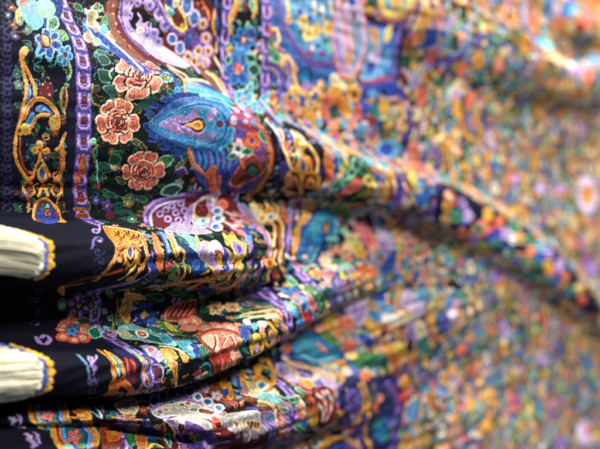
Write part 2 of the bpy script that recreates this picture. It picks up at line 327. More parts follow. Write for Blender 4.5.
def design_motifs():
    # outer stripe: faint violet scroll
    line([(40.9,-107.3),(43.3,-105.1),(40.9,-101.1),(38.1,-101.2),(39.6,-104.1)],1.1,'scrollviolet')
    line([(36.3,-99.3),(34.7,-96),(39.6,-95.5),(42.7,-99.1)],0.9,'scrollviolet')
    dots([(41.8,-102.1),(35.7,-101.5)],1.4,'scrollviolet')
    line([(38.7,-97.2),(40.9,-94.9),(38.4,-90.3),(35.7,-90.6),(37.2,-93.9)],1.2,'scrollviolet')
    line([(33.5,-88.3),(32.3,-85.6),(37.2,-85.1),(39.9,-87.9)],0.9,'scrollviolet')
    dots([(39.3,-91.7),(33.2,-91.1)],1.5,'scrollviolet')
    line([(34.4,-85.9),(36.9,-84.1),(34.4,-80),(31.7,-80.4),(33.2,-83.2)],1.1,'scrollviolet')
    line([(32.6,-78.7),(31.1,-75.5),(32.9,-74.3),(37.5,-77.8)],0.9,'scrollviolet')
    dots([(38.4,-81.8),(30.8,-81)],1.5,'scrollviolet')
    line([(32,-75.8),(34.4,-73.9),(32.6,-70.7),(29.9,-71.1),(30.8,-73.1)],1,'scrollviolet')
    line([(31.1,-69.7),(30.2,-67.6),(32.3,-66.5),(36,-69.2)],0.8,'scrollviolet')
    dots([(36.3,-72),(28.6,-71.5)],1.3,'scrollviolet')
    line([(32,-67.9),(34.7,-66.3),(32.9,-63.2),(30.2,-63.2),(31.1,-65.6)],1,'scrollviolet')
    line([(29.3,-61.8),(28.6,-59.8),(32.9,-59.1),(35.3,-61.5)],0.8,'scrollviolet')
    dots([(34.4,-64.2),(28,-63.7)],1.3,'scrollviolet')
    line([(31.7,-60.2),(34.4,-58.6),(33.2,-55.9),(30.5,-56.3),(31.1,-58.3)],1,'scrollviolet')
    line([(29.6,-54.8),(28.9,-52.6),(33.5,-51.9),(36,-54.3)],0.8,'scrollviolet')
    dots([(34.7,-56.9),(28.3,-56.5)],1.2,'scrollviolet')
    line([(32,-53),(34.7,-51.6),(33.5,-48.7),(30.8,-49.1),(31.4,-51)],1,'scrollviolet')
    line([(30.2,-47.7),(29.6,-45.5),(33.8,-44.7),(36.3,-47)],0.8,'scrollviolet')
    dots([(35,-49.7),(28.6,-49.3)],1.2,'scrollviolet')
    line([(31.7,-45.8),(34.4,-44.2),(32.6,-41.1),(29.9,-41.5),(30.8,-43.5)],1,'scrollviolet')
    line([(30.5,-40.2),(29.3,-37.8),(32,-36.8),(35.7,-39.2)],0.8,'scrollviolet')
    dots([(35.7,-42.1),(28.3,-41.9)],1.3,'scrollviolet')
    line([(31.1,-38),(33.8,-36.4),(32.3,-33.4),(29.3,-33.7),(30.2,-36)],1,'scrollviolet')
    line([(29.3,-32.5),(28.6,-30.5),(32.3,-29.6),(35,-31.7)],0.7,'scrollviolet')
    dots([(34.4,-34.2),(27.7,-34.3)],1.3,'scrollviolet')
    line([(30.8,-30.6),(33.8,-29.1),(32.3,-26.1),(29.6,-26.4),(30.2,-28.7)],1,'scrollviolet')
    line([(29.3,-25.2),(28.3,-23.1),(31.7,-21.8),(35,-24.4)],0.8,'scrollviolet')
    dots([(34.7,-27),(27.7,-27)],1.3,'scrollviolet')
    line([(30.5,-23.2),(33.2,-21.3),(32,-18.7),(28.9,-19.2),(29.6,-21.2)],1,'scrollviolet')
    line([(29.3,-17.8),(28.6,-15.6),(32.3,-14.6),(35,-17.1)],0.8,'scrollviolet')
    dots([(34.1,-19.5),(27.1,-19.5)],1.2,'scrollviolet')
    line([(30.5,-15.9),(33.2,-14),(31.7,-11.2),(28.9,-11.9),(29.6,-13.8)],1,'scrollviolet')
    line([(29.6,-10.6),(29.3,-8.5),(32.3,-7.3),(35,-9.4)],0.8,'scrollviolet')
    dots([(34.7,-12.3),(27.4,-12.3)],1.3,'scrollviolet')
    line([(31.1,-8.4),(33.8,-6.8),(32.6,-3.9),(29.9,-4.3),(30.5,-6.5)],0.9,'scrollviolet')
    line([(29.6,-3),(28.9,-1),(32.3,0),(35,-2.1)],0.8,'scrollviolet')
    dots([(34.7,-4.7),(28,-4.9)],1.3,'scrollviolet')
    line([(30.8,-1),(33.5,0.6),(32.3,3.5),(29.6,3.2),(30.2,0.9)],1,'scrollviolet')
    line([(29.6,4.3),(28.6,6.4),(32,7.7),(35,5.3)],0.8,'scrollviolet')
    dots([(34.4,2.7),(27.7,2.6)],1.3,'scrollviolet')
    line([(31.1,6.2),(33.8,8.2),(32.6,11.1),(29.9,10.7),(30.5,8.4)],1,'scrollviolet')
    line([(29.3,12.3),(28.3,14.4),(32.3,15.6),(35,13.2)],0.7,'scrollviolet')
    dots([(33.8,10.2),(27.7,10.2)],1.3,'scrollviolet')
    line([(31.7,14.3),(34.1,16),(32.6,19),(29.6,18.4),(30.5,16.4)],1,'scrollviolet')
    line([(28.3,19.9),(27.7,22.5),(32.6,23.7),(34.7,21.2)],0.8,'scrollviolet')
    dots([(33.2,18.3),(27.4,17.9)],1.2,'scrollviolet')
    line([(31.4,22),(34.1,24.2),(33.2,27.7),(30.5,27.2),(30.8,24.5)],1.1,'scrollviolet')
    line([(29.6,28.9),(29.3,31.1),(34.1,32.5),(36,30.1)],0.8,'scrollviolet')
    dots([(33.8,26.6),(28,26.5)],1.4,'scrollviolet')
    line([(32,31.2),(34.7,33.2),(33.5,36.4),(31.1,35.5),(31.7,33.3)],0.9,'scrollviolet')
    line([(31.4,37.2),(31.7,39.2),(35.3,41.1),(36.9,38.5)],0.8,'scrollviolet')
    dots([(35.3,35.5),(29.6,34.8)],1.2,'scrollviolet')
    line([(33.5,39.3),(37.2,42.1),(36.6,45.3),(34.4,44.4),(34.1,42.1)],0.9,'scrollviolet')
    line([(34.4,45.9),(33.5,48.7),(35.7,50.4),(38.4,47.6)],0.7,'scrollviolet')
    dots([(38.4,44.4),(32.9,43.9)],1.2,'scrollviolet')
    curl((70.2,84.7),(-0.1,-10.1,3.7,11.1),'lilac','palelilac')
    curl((52.3,110.4),(-1.3,7.4,-2.5,-8),'purple','lilac')
    curl((44.9,121.7),(0.9,-3.5,2.6,1.8),'scrollviolet','dimpurple')
    curl((46.1,128.7),(-0.9,3.1,-2.8,-1.3),'scrollviolet','dimpurple')
    curl((44.6,136.5),(3.7,1.3,1.5,4),'scrollviolet','dimpurple')
    curl((41.5,186),(3.6,2.6,2.3,5.4),'dimpurple','violet')
    curl((45.5,197.7),(-2.6,0.7,-1.2,-2.9),'dimpurple','violet')
    curl((47.6,206.2),(1.8,-2.1,3,1.7),'dimpurple','violet')
    curl((46.1,214.9),(-1,1.9,-2.3,-1.7),'dimpurple','purple')
    curl((43.9,274),(-0.1,-5.3,3.5,5.7),'lilac','palelilac')
    curl((41.5,284.3),(-3,2.2,-1,-3.1),'purple','lilac')
    curl((40.6,293.1),(1.6,-2.9,1.9,2.5),'dimpurple','violet')
    curl((49.5,305.9),(-4.6,0.5,-4.1,-3.1),'scrollviolet','dimpurple')
    curl((26.2,378.2),(1.5,-1.1,1.5,2.2),'lilac','palelilac')
    curl((30.5,399.6),(1.9,-1.3,2.5,4),'lilac','palelilac')
    curl((33.8,406.1),(-1.4,1.2,-1.9,-2.8),'purple','lilac')
    line([(36.9,233.9),(30.5,249.3),(32.3,251.3),(42.1,237.7),(44.6,228.7),(38.4,235.7)],1.8,'lilac')
    line([(37.2,272.2),(35.3,281.3),(36.9,286.8),(39,291.6)],1.4,'sky')
    line([(43.6,271.2),(43.6,276.5),(39.3,282.3),(42.4,284),(41.8,288.5)],1.1,'lilac')
    line([(38.4,293.1),(41.5,297.3),(62,328.5)],1.3,'dimpurple')
    line([(42.7,290.4),(48.6,303.3)],1.8,'dimpurple')
    line([(24.5,377.2),(26.2,379.3),(24.7,383.1),(26.1,387.6)],1.2,'palelilac')
    line([(28.3,375.2),(29.6,379.6),(26.8,386.8),(28.2,388.7)],1,'lilac')
    line([(28,395.5),(30.8,398.4),(30.5,402.9),(33.8,406.9)],1.2,'palelilac')
    line([(31.6,393.9),(34.4,396.4),(36,405.1)],1.1,'lilac')
    line([(29.6,401.9),(32.9,403.1),(32.3,408.8)],0.9,'lilac')
    # inner border: blue flower spray
    shape([(58.8,-112.8),(85.5,-124),(82.6,-108.7),(69.2,-91.1),(58.5,-89.9),(54.5,-100.5)],'deepblue')
    shape([(48.6,-109.4),(62.3,-114.2),(64.5,-105.6),(63.8,-93.4),(55.7,-83.8),(50.1,-89.6),(48.6,-100.4)],'cyan')
    oval((56.6,-104.7),(5.6,0.6,-4.1,6.8),'sky')
    oval((52.6,-108.8),(3.9,-1,-1.2,4.1),'coral')
    oval((52.9,-109.8),(1.9,-0.5,-0.6,2.1),'red')
    oval((45.8,-94.3),(2.3,-1.8,-0.6,7.3),'gold')
    oval((45.5,-90.3),(1.5,-1,-0.4,3.7),'olive')
    oval((69.8,-109.3),(8.2,2.4,-7.4,7.6),'mint')
    oval((69.2,-112.1),(4.7,1,-4.3,4.6),'aqua')
    leafy((71.1,-94.9),(3.1,-7.1,2.2,11.4),'green','mint','darkgreen')
    leafy((74.3,-83.7),(4,-4.3,2.9,6.5),'leaf','green','darkgreen')
    flower((62.3,-74.4),(9.1,-5.9,2.1,13.6),6,'royal','sky','gold','ink')
    oval((59.8,-75.5),(4.1,0.9,-2.4,5.9),'ink')
    oval((59.8,-75.5),(3,0.7,-1.8,4.8),'rust')
    oval((60.4,-75.4),(1.9,0.6,-1.1,4.2),'gold')
    oval((60.7,-74.2),(0.9,0.5,-0.5,2.1),'peach')
    flower((73,-66.5),(5.7,-2.6,0.3,8.5),5,'blue','cyan','maroon','ink')
    oval((50.7,-83.7),(2.9,-1,-0.7,4.7),'teal')
    line([(50.4,-58.5),(53.8,-65.6),(56,-60.5),(50.7,-56.4)],0.7,'teal')
    line([(65.7,-58),(67,-65),(69.2,-58.2)],0.7,'teal')
    line([(75.6,-61.9),(77.2,-55.4),(75.6,-49.5)],0.7,'mint')
    line([(73.7,-56.3),(74.3,-49.1)],0.7,'teal')
    line([(55.7,-69.6),(52.3,-63.3),(56.3,-62.1)],0.7,'cyan')
    line([(59.1,-64.4),(62,-60.2),(64.2,-64.6)],0.7,'cyan')
    # inner border: gold scroll ornament
    oval((59.5,-38.8),(5.4,-0.5,-0.9,7.2),'maroon')
    dots([(57.6,-43.7),(61.3,-37.1)],1.5,'coral')
    dots([(61,-41.9),(62.6,-45.1),(55.7,-37.7)],1.1,'red')
    line([(71.1,-43.2),(69.2,-35.8),(70.8,-29.2),(72.4,-25)],1.7,'olive')
    line([(73,-43.4),(73.7,-35),(72.1,-26.4)],1.1,'darkgold')
    line([(71.7,-40.4),(72.1,-29.2)],0.7,'maroon')
    line([(74.9,-59.2),(76.5,-55.3),(74.9,-50.9)],1,'olive')
    line([(43.3,-64.1),(42.1,-58.6)],3.1,'darkgold')
    oval((43.9,-64.2),(2.6,-1.8,0.6,4.1),'gold')
    line([(42.1,-59.8),(43.9,-52),(46.1,-44.2),(45.5,-37),(43.9,-29.4),(41.5,-18.9),(38.7,-9.3),(37.2,0.3),(37.5,8.5),(40.6,15.7),(43.9,21.1),(49.2,27.5)],2,'gold','darkgold',0.35)
    line([(42.7,-58.7),(46.7,-52.6),(50.4,-46.1),(52,-39.4),(50.7,-32.3),(49.2,-28.6)],1.9,'gold','orange',0.4)
    line([(47.9,-41.7),(47.9,-36),(46.7,-30.5)],1.5,'blue')
    line([(48.6,-39),(47.9,-33.9)],0.9,'cyan')
    line([(43.6,-19),(46.1,-26.3),(50.1,-31.7),(55.7,-33.5),(61.3,-31.6),(65.7,-27.2),(67.6,-21.1),(67.9,-16),(64.5,-13.8)],2.6,'gold','orange',0.4)
    oval((65.1,-18),(3.4,0.4,-0.1,4.9),'gold')
    oval((64.5,-18.7),(1.8,0.2,-0.3,2.8),'yellow')
    line([(41.2,-7.9),(45.2,-10.5),(49.5,-14.2),(51.7,-19.2),(55.7,-22.6),(61.3,-23)],2.1,'gold','orange',0.4)
    oval((44.6,-12.5),(3.2,0,-0.4,3.1),'yellow')
    oval((45.5,-9.9),(3.6,0.2,-0.4,2.1),'gold')
    shape([(45.2,-16.4),(47,-20.7),(50.1,-23.3),(50.7,-20.6),(48.9,-15.7),(46.7,-14.7)],'azure')
    shape([(52.6,-27.1),(56,-29.6),(60.4,-28),(62.9,-24.6),(58.8,-25.6),(53.8,-24.2)],'blue')
    dots([(48.6,-20.5),(55.4,-28),(58.2,-27.1)],1.4,'cyan')
    line([(41.2,-5.3),(40.6,4.2),(42.7,13.4),(47,19.6)],1.2,'rust')
    line([(39.9,-18.8),(42.7,-27.3)],1,'rust')
    line([(73,-11.1),(71.4,-6.7),(69.2,-1.6),(66.4,0.1)],2.1,'gold','yellow',0.4)
    line([(70.5,-1.7),(71.4,4.7),(72.1,12.1),(71.1,19.3),(66.4,24.4)],2.3,'gold','orange',0.4)
    line([(68.6,2.1),(69.8,11),(67.9,19.3)],1.1,'rust')
    oval((59.8,-7.8),(2.7,0,-0.2,2.4),'darkgold')
    oval((59.8,-7.1),(1.5,-0.1,-0.1,1.1),'ink')
    oval((51.7,1.9),(2.9,0,-0.3,2.1),'gold')
    oval((59.5,2),(2.9,0,-0.3,2.1),'gold')
    oval((55.1,-1.9),(2.2,0,-0.3,2.9),'gold')
    oval((55.1,1.7),(1.5,0,-0.1,1.7),'red')
    line([(55.1,3.8),(54.5,8.7),(51.7,14.8),(49.8,22.4)],1.6,'gold')
    line([(55.1,7.2),(58.8,12.8),(63.2,20.7)],1.6,'gold')
    shape([(56.6,11.7),(61,19.9),(57,26.2),(53.2,20.2)],'gold')
    shape([(56.6,13.8),(59.5,19.4),(56.6,22.9),(54.8,19.3)],'blue')
    dots([(45.8,-1),(45.8,3.8),(46.1,8),(50.1,10.7)],1.2,'purple')
    line([(48.3,22.3),(44.6,26.7),(44.2,33),(47,37.5),(51,34.4),(51,29.6),(53.5,27.5)],1.7,'gold','rust',0.4)
    line([(45.2,37.8),(48.6,42.7),(47,50.4)],1.3,'darkgold')
    line([(47.9,18.1),(50.1,20.9),(47.6,24.7)],1.2,'coral')
    oval((48.9,31.9),(1.9,-0.3,-0.1,2.2),'rust')
    line([(66.7,22.1),(71.4,25.9),(72.7,32.5),(67.3,37.2),(64.5,34.1),(66.1,29.2),(62.6,27.3)],1.7,'gold','rust',0.4)
    line([(69.5,37),(67.3,41.5),(67,49)],1.3,'darkgold')
    line([(67.9,17.5),(65.4,20.5),(67.3,24.3)],1.2,'coral')
    oval((68.3,31.8),(1.9,-0.3,0.1,2.1),'rust')
    line([(53.8,37.4),(57,31.7),(60.1,31.6),(60.4,37.4)],1.8,'gold')
    oval((58.5,29.2),(1.8,0.2,0.1,2.2),'red')
    shape([(48.6,53.2),(51.7,45.5),(54.5,39.9),(59.8,38.7),(65.1,43.1),(68.6,48.8),(64.5,63.3),(57,63.9),(46.1,64.9)],'gold')
    shape([(49.5,54.2),(52.9,46.2),(56.3,41.4),(60.1,40.5),(64.5,44.6),(67.3,52.2),(58.5,63.7),(46.1,64.9)],'rust')
    shape([(50.1,55.4),(54.2,46.8),(57,42.9),(60.4,42),(63.5,46.1),(62.9,58.5),(47.3,70.4)],'royal')
    oval((57.3,46),(1.4,-0.6,-0.1,3),'green')
    oval((60.4,45),(1.1,-0.3,-0.1,2),'mint')
    oval((58.8,50.3),(2.7,-1.3,-0.2,3.8),'ink')
    oval((58.8,50.3),(1.6,-0.9,-0.1,2.6),'red')
    shape([(85.5,2.1),(88.8,6.7),(88.8,14.7),(86.8,21.1),(84.2,17),(84.6,9.5)],'orange')
    shape([(87.5,6.8),(90.1,12.8),(88.4,18.7)],'darkgold')
    shape([(81.3,17.9),(85.2,21.1),(84.9,28.6),(82,31.3),(82.6,24)],'orange')
    line([(82.9,33.6),(88.1,32),(90.7,34.8)],1.5,'rust')
    oval((84.9,39.3),(4.8,-0.4,-0.1,1.8),'rust')
    oval((84.6,46.5),(5.7,-0.1,-0.1,1.5),'darkgold')
    oval((84.6,51.9),(6,-1.5,-0.2,2.6),'rust')
    oval((84.9,0.7),(0.1,0,-0,0.1),'gold')
    # wide border: three roses and their leaves
    leafy((102.2,-56.1),(4.9,-3.7,3.2,5),'darkgreen','teal','darkgreen')
    leafy((111.2,-58.8),(5.9,-1.1,-1,7.5),'darkgreen','mint','darkgreen')
    leafy((106.9,-46.4),(6.6,-1.6,1,4.3),'darkgreen','teal','darkgreen')
    leafy((114.9,-50.8),(3.6,-1.6,-0.1,6.7),'darkgreen','green','darkgreen')
    leafy((138.3,-41.2),(10.3,1.6,-3.1,5.6),'darkgreen','darkgreen','darkgreen')
    leafy((103.9,11.9),(7.2,-1.6,1.8,5.4),'darkgreen','teal','darkgreen')
    leafy((112.5,4.6),(4,-4.7,4.2,4.2),'darkgreen','green','darkgreen')
    leafy((157.2,1.3),(8,2.7,-3.2,5.3),'green','mint','darkgreen')
    leafy((170,27.5),(9.9,4.1,-3.4,6.3),'darkgreen','mint','darkgreen')
    leafy((100.2,18.5),(4.1,1.3,-0.4,6.9),'darkgreen','teal','darkgreen')
    leafy((158.6,-67.6),(5.4,-7.3,2.2,7.7),'leaf','mint','darkgreen')
    leafy((142.9,37.1),(5.5,-0.9,0.7,3.3),'darkgreen','green','darkgreen')
    leafy((160.1,40),(8.6,-0.7,-1.1,3.4),'darkgreen','teal','darkgreen')
    line([(92.7,-48.6),(91,-40.8),(92.7,-35),(97.3,-33.5)],1.3,'olive')
    line([(93.7,-7.3),(95.9,-3.2),(95,6.4)],1.4,'teal')
    line([(96.6,-5.4),(93,-0.2),(96.3,8)],1.5,'olive')
    oval((93,-7.9),(2.3,-0.3,-0.3,2.3),'mint')
    line([(97.3,6.1),(99.2,17.8),(100.9,27.7)],1,'mint')
    dots([(159,-71),(160.4,-67.1)],2.9,'gold')
    line([(101.2,-35.5),(104.5,-33),(101.5,-29.8)],1.1,'mint')
    line([(138.6,-35.2),(143.9,-38.9),(147.5,-34.7)],0.8,'teal')
    rose((131.7,-63.3),(20.1,-14.6,2.6,22.5),seed=1)
    line([(124.8,-84),(125.8,-73.5),(125.8,-63.9)],1,'peach')
    rose((112.5,-24.1),(18,1.4,-2.1,17.1),seed=2)
    rose((139,12.3),(16.4,-10.4,10,15.2),seed=3)
    line([(109.5,-28.1),(112.5,-22.5),(109.9,-14.8)],1,'maroon')
    line([(114.2,-31.6),(120,-29.4),(121,-20.9)],0.9,'peach')
    line([(115.2,-29.3),(120,-31)],1.1,'maroon')
    line([(114.9,-25.6),(120,-27.4)],1.1,'maroon')
    line([(115.2,-22.1),(120,-23.5)],1.1,'maroon')
    line([(115.6,-18.6),(120.3,-19.9)],1.1,'maroon')
    line([(131,-8.9),(133.4,-6.1)],0.9,'olive')
    line([(159,-8.3),(165.2,-1.9),(173.7,-0.7)],1.1,'dimpurple')
    line([(171.4,-3.9),(174.8,0.9)],0.9,'sky')
    oval((174.4,9.5),(5,1.5,-0.5,3.9),'dimpurple')
    line([(168.9,8),(176.3,5.6),(181.2,11.1)],0.9,'lilac')
    flower((107.5,43.2),(6.2,0.3,-0,5.1),5,'violet','dimpurple','gold','ink')
    flower((128.2,41.2),(6.2,-0.2,-0,3.4),5,'olive','darkgreen','yellow','ink')
    flower((119.3,61.1),(3.7,-6.1,0.8,7.8),5,'teal','green','cream','ink')
    flower((98.2,39),(3.5,-0.8,-0.2,3.8),5,'royal','dimpurple','gold','ink')
    oval((107.5,52.3),(3.6,-4.4,0.6,6.2),'maroon')
    oval((119,48.3),(5.1,-2.9,0.4,4.6),'darkgreen')
    oval((100.9,27.7),(1.8,0.3,-0.1,2.6),'red')
    line([(88.8,36.4),(92.7,43.8),(90.4,50.2)],0.9,'olive')
    dots([(143.6,44.8),(142.5,52.4)],2.5,'coral')
    line([(119.3,35.1),(127.2,36.6),(134.8,34)],0.9,'teal')
    line([(194.2,21.3),(194.6,32.7),(199.6,25.4),(199.6,37)],1.4,'lilac')
    # wide border: stripes above the roses
    shape([(101.5,-111.4),(105.9,-104.6),(115.9,-92.4),(128.2,-83.4),(141.8,-68.4),(131.3,-65.2),(114.9,-77.9),(101.9,-81),(94,-90.5)],'royal')
    line([(106.2,-121.3),(110.5,-104.1),(116.9,-90.7),(127.2,-80.8),(134.1,-68)],3.1,'palelilac')
    line([(109.9,-112.3),(117.6,-97.5),(127.5,-86.9)],2.3,'white')
    line([(99.2,-104.7),(102.5,-87.1),(110.5,-82)],2,'cyan')
    line([(109.9,-98.6),(121,-88.1)],2.1,'aqua')
    oval((105.9,-107.2),(2,-3.6,2.8,4.5),'gold','cream',1)
    oval((105.9,-107.2),(1.9,-0.8,-0.8,2.1),'orange')
    oval((119.6,-98.4),(2.1,-3.9,2.8,5.1),'gold','cream',1.1)
    oval((119.6,-98.4),(2,-0.9,-1,2.3),'orange')
    oval((95.9,-87.2),(1.9,-3.2,2.7,3.8),'gold','cream',0.9)
    oval((95.9,-87.2),(1.7,-0.7,-0.5,1.9),'orange')
    oval((111.2,-118.8),(2.2,-3.4,2.7,4.4),'gold','cream',1)
    oval((111.2,-118.8),(1.9,-0.7,-0.8,2.1),'orange')
    oval((98.6,-90.1),(2.9,-0.7,-2,6.2),'orange')
    oval((99.9,-91.6),(1.2,-0.4,-0.8,3.8),'white')
    oval((102.5,-85.2),(3.8,-1.5,-1.4,4.6),'mint')
    oval((101.5,-73.7),(5.3,-1.1,-1.5,4.8),'teal')
    leafy((103.5,-69),(4.3,-3.6,2.2,5.6),'darkgreen','teal','darkgreen')
    line([(138.6,-81.4),(145.3,-71.6),(165.2,-75.6),(167,-62.4)],2.8,'royal')
    oval((108.2,-114.8),(2.9,-3.7,0.4,7),'olive')
    leafy((117.3,-127.5),(5.4,-0.6,-1.9,4.6),'leaf','mint','darkgreen')
    oval((107.2,-100),(2.4,-1.5,-1,3.7),'coral')
    dots([(117.3,-130.8),(122.7,-126.2)],2.4,'red')
    oval((121.3,-116.9),(3.2,-5.2,-0.1,9.2),'green')
    oval((115.2,-103.9),(4.3,-3.1,-2,7.7),'cyan')
    line([(173.3,-81.4),(179.7,-69.9),(174.8,-55.8)],3.8,'salmon')
    line([(172.2,-86.6),(187.3,-78.3),(181.9,-61.7)],3,'cream')
    line([(153.9,-71.8),(168.1,-68.9),(166.3,-56),(158.6,-49.8)],2.5,'royal')
    oval((165.9,-54.3),(4.7,-1.5,-0.8,5.5),'azure')
    # wide border: lilac paisley with foam heart
    shape([(131,-138.5),(221.6,-159.4),(232.7,-136.5),(233.9,-105.1),(222.8,-97.1),(193.4,-93.3),(150.3,-83.9),(128.9,-98.6),(125.5,-118.9)],'maroon')
    shape([(127.2,-137.4),(136.5,-140.4),(132.4,-125.8),(130.3,-101.8),(146.4,-84.7),(136.9,-78),(121,-92.4),(123.4,-117.7)],'brown')
    dots([(131.3,-134),(131,-127.5),(130.6,-117.3),(130.6,-109.3),(131.3,-99.9),(134.1,-93.4)],2.4,'coral')
    line([(148.2,-146.4),(142.1,-133.5),(141.1,-121.4),(147.1,-112.5),(157.2,-105.2),(169.6,-99.7),(185,-94.7)],10.1,'lilac')
    line([(140,-141.4),(138.3,-129.4),(138.3,-116.7),(143.2,-103.8),(153.2,-93.9)],3.3,'purple')
    line([(147.1,-112.5),(157.2,-105.2),(168.9,-98.1),(179.7,-93.1)],5.2,'white')
    line([(151,-145.2),(145.7,-132.6),(146.4,-122.7)],1.8,'palelilac')
    shape([(152.5,-117.4),(161.5,-120.7),(169.2,-117.1),(176.3,-111.8),(181.6,-105.8),(190.3,-96.8),(195,-91.6),(182.3,-89.7),(165.5,-91.6),(153.5,-98.7)],'palelilac')
    shape([(165.9,-104.7),(178.2,-108.9),(185.7,-105.1),(173.7,-101.1)],'white')
    line([(176.3,-110.8),(186.1,-106.9)],1,'rust')
    shape([(170.7,-101.4),(183.8,-106.5),(191.5,-102.4),(178.5,-97.6)],'white')
    line([(182.3,-108.6),(192.2,-104.7)],1.1,'rust')
    shape([(175.2,-97.7),(189.9,-104.2),(196.9,-99.6),(183.5,-94.3)],'white')
    line([(188.4,-106.6),(198.4,-102.5)],1.3,'rust')
    shape([(180.4,-94.6),(195.3,-101.3),(202.4,-96.6),(189.2,-91.8)],'white')
    line([(194.6,-104.3),(204.3,-99.9)],1.3,'rust')
    shape([(147.8,-135),(156.4,-138.2),(165.9,-134.6),(171.8,-127.5),(177.8,-120.2),(174,-114.6),(164.1,-119.6),(154.6,-119.5),(146.8,-119.4),(144.6,-127.7)],'black')
    line([(153.9,-132.6),(156.4,-128.5),(152.1,-122.3),(156.4,-120.1)],1.9,'lilac')
    line([(155.3,-126.3),(159,-124.6)],1.5,'coral')
    oval((156.8,-121.5),(4.8,-0.6,-1,4.3),'lilac')
    oval((154.6,-118.8),(3.8,-0.2,-0.7,3.2),'white')
    oval((162.6,-124.1),(3.5,-0.3,-0.6,3.8),'lilac')
    oval((163.7,-125.3),(1.2,-0.2,-0.2,2.3),'ink')
    oval((168.1,-119.3),(4.9,0,-0.7,4.1),'lilac')
    oval((168.1,-119.3),(2.5,0,-0.4,2.2),'blue')
    oval((172.2,-112.6),(5,0,-0.9,4.1),'lilac')
    oval((172.2,-112.6),(2.5,0,-0.5,2.2),'blue')
    oval((161.5,-116.1),(4.1,-0.2,-0.7,3.3),'lilac')
    oval((161.5,-116.1),(2.1,-0.1,-0.4,1.8),'blue')
    scallop([(145.7,-141.1),(152.8,-141),(159,-144.9)],5.6,'lilac','violet',1.0)
    oval((164.8,-141.8),(4.6,0,-0.6,4.9),'lilac')
    oval((164.8,-141.8),(2.1,0,-0.3,2.4),'blue')
    oval((173.3,-135.2),(4.7,0,-0.9,5.7),'lilac')
    oval((173.3,-135.2),(2.1,0,-0.4,2.9),'blue')
    oval((178.5,-127),(4.7,0.4,-0.8,4.8),'lilac')
    oval((178.5,-127),(2.1,0.2,-0.4,2.4),'blue')
    oval((146.4,-129.9),(2.7,0,-0.6,3.3),'lilac')
    oval((146.4,-129.9),(1.2,0,-0.3,1.6),'blue')
    oval((186.5,-117.8),(5.4,0.4,-1.2,4.8),'palelilac')
    oval((186.5,-117.8),(3.9,0.3,-0.9,3.6),'ink')
    oval((186.5,-117.8),(3.3,0.2,-0.8,3.1),'blue')
    oval((186.5,-117.2),(1.9,0.2,-0.4,1.9),'azure')
    oval((195,-112.4),(5.5,-0.5,-1.3,5.9),'palelilac')
    oval((195,-112.4),(4,-0.3,-1,4.4),'ink')
    oval((195,-112.4),(3.4,-0.3,-0.8,3.8),'blue')
    oval((195,-111.4),(2,-0.2,-0.4,2.4),'azure')
    oval((202.4,-149.5),(6.7,-0.7,-1.8,9.1),'palelilac')
    oval((202.4,-149.5),(4.8,-0.5,-1.3,6.8),'ink')
    oval((202.4,-149.5),(4.1,-0.4,-1.1,5.8),'blue')
    oval((202.4,-148.5),(2.3,-0.3,-0.6,3.4),'azure')
    oval((209.5,-140.9),(6.4,0,-1.5,7.4),'palelilac')
    oval((209.5,-140.9),(4.6,0,-1.1,5.5),'ink')
    oval((209.5,-140.9),(3.9,0,-0.9,4.8),'blue')
    oval((209.5,-140.3),(2.2,0,-0.6,3),'azure')
    line([(171.1,-148.7),(175.9,-138.1),(183.8,-127.8),(192.6,-124.3),(201.6,-126.6)],4.6,'purple')
    line([(172.6,-148.9),(177.8,-139.1),(185.7,-129),(194.6,-126.4)],1.9,'lilac')
    line([(180.4,-150.5),(181.6,-139.1),(188,-130.5),(195.7,-126.8),(201.6,-130.6),(198.4,-139.8),(191.5,-148.2),(188.4,-152.3)],2.5,'yellow')
    shape([(192.2,-142.6),(197.7,-137.2),(196.9,-130.3),(191.1,-128.6),(186.1,-133.4)],'maroon')
    dots([(192.2,-136.6),(190.3,-131),(195.7,-134.1)],1.9,'brown')
    oval((196.9,-130.9),(1.9,0,-0.5,2),'gold')
    oval((184.6,-139.5),(3,0,-0.5,4.1),'cyan')
    oval((183.5,-147.3),(4,0,-0.9,4.1),'royal')
    oval((190.7,-149.5),(3.1,-2.2,0.1,5.2),'cream')
    flower((206.3,-125.4),(7.1,0,-1.8,6.6),5,'violet','purple','green','ink')
    oval((213.5,-121.7),(5.7,-0.4,-1.1,5.2),'purple')
    oval((203.9,-119.5),(3.4,0.3,-0.9,3.4),'royal')
    oval((219.1,-138.2),(5.6,0.9,-1.5,5.2),'lilac')
    oval((219.1,-138.2),(3.7,0.6,-1,3.8),'peach')
    oval((219.1,-138.2),(2.8,0.5,-0.8,3),'gold')
    oval((219.1,-138.2),(1.6,0.4,-0.4,2.1),'maroon')
    oval((224,-127.4),(6,0.4,-1.3,5.4),'lilac')
    oval((224,-127.4),(3.9,0.3,-0.9,4),'peach')
    oval((224,-127.4),(3.1,0.3,-0.7,3.2),'gold')
    oval((224,-127.4),(1.7,0.2,-0.4,2.2),'maroon')
    oval((226.5,-116.8),(5.7,0,-1.2,5.7),'lilac')
    oval((226.5,-116.8),(3.7,0,-0.8,4.2),'peach')
    oval((226.5,-116.8),(2.9,0,-0.6,3.3),'gold')
    oval((226.5,-116.8),(1.6,0,-0.4,2.3),'maroon')
    oval((203.5,-106.8),(6.1,0,-1.2,5.4),'lilac')
    oval((203.5,-106.8),(4,0,-0.8,4),'peach')
    oval((203.5,-106.8),(3.1,0,-0.6,3.1),'gold')
    oval((203.5,-106.8),(1.8,0,-0.4,2.1),'maroon')
    oval((210.3,-103.8),(6.6,-0.9,-1.6,6.2),'lilac')
    oval((210.3,-103.8),(4.3,-0.6,-1,4.6),'peach')
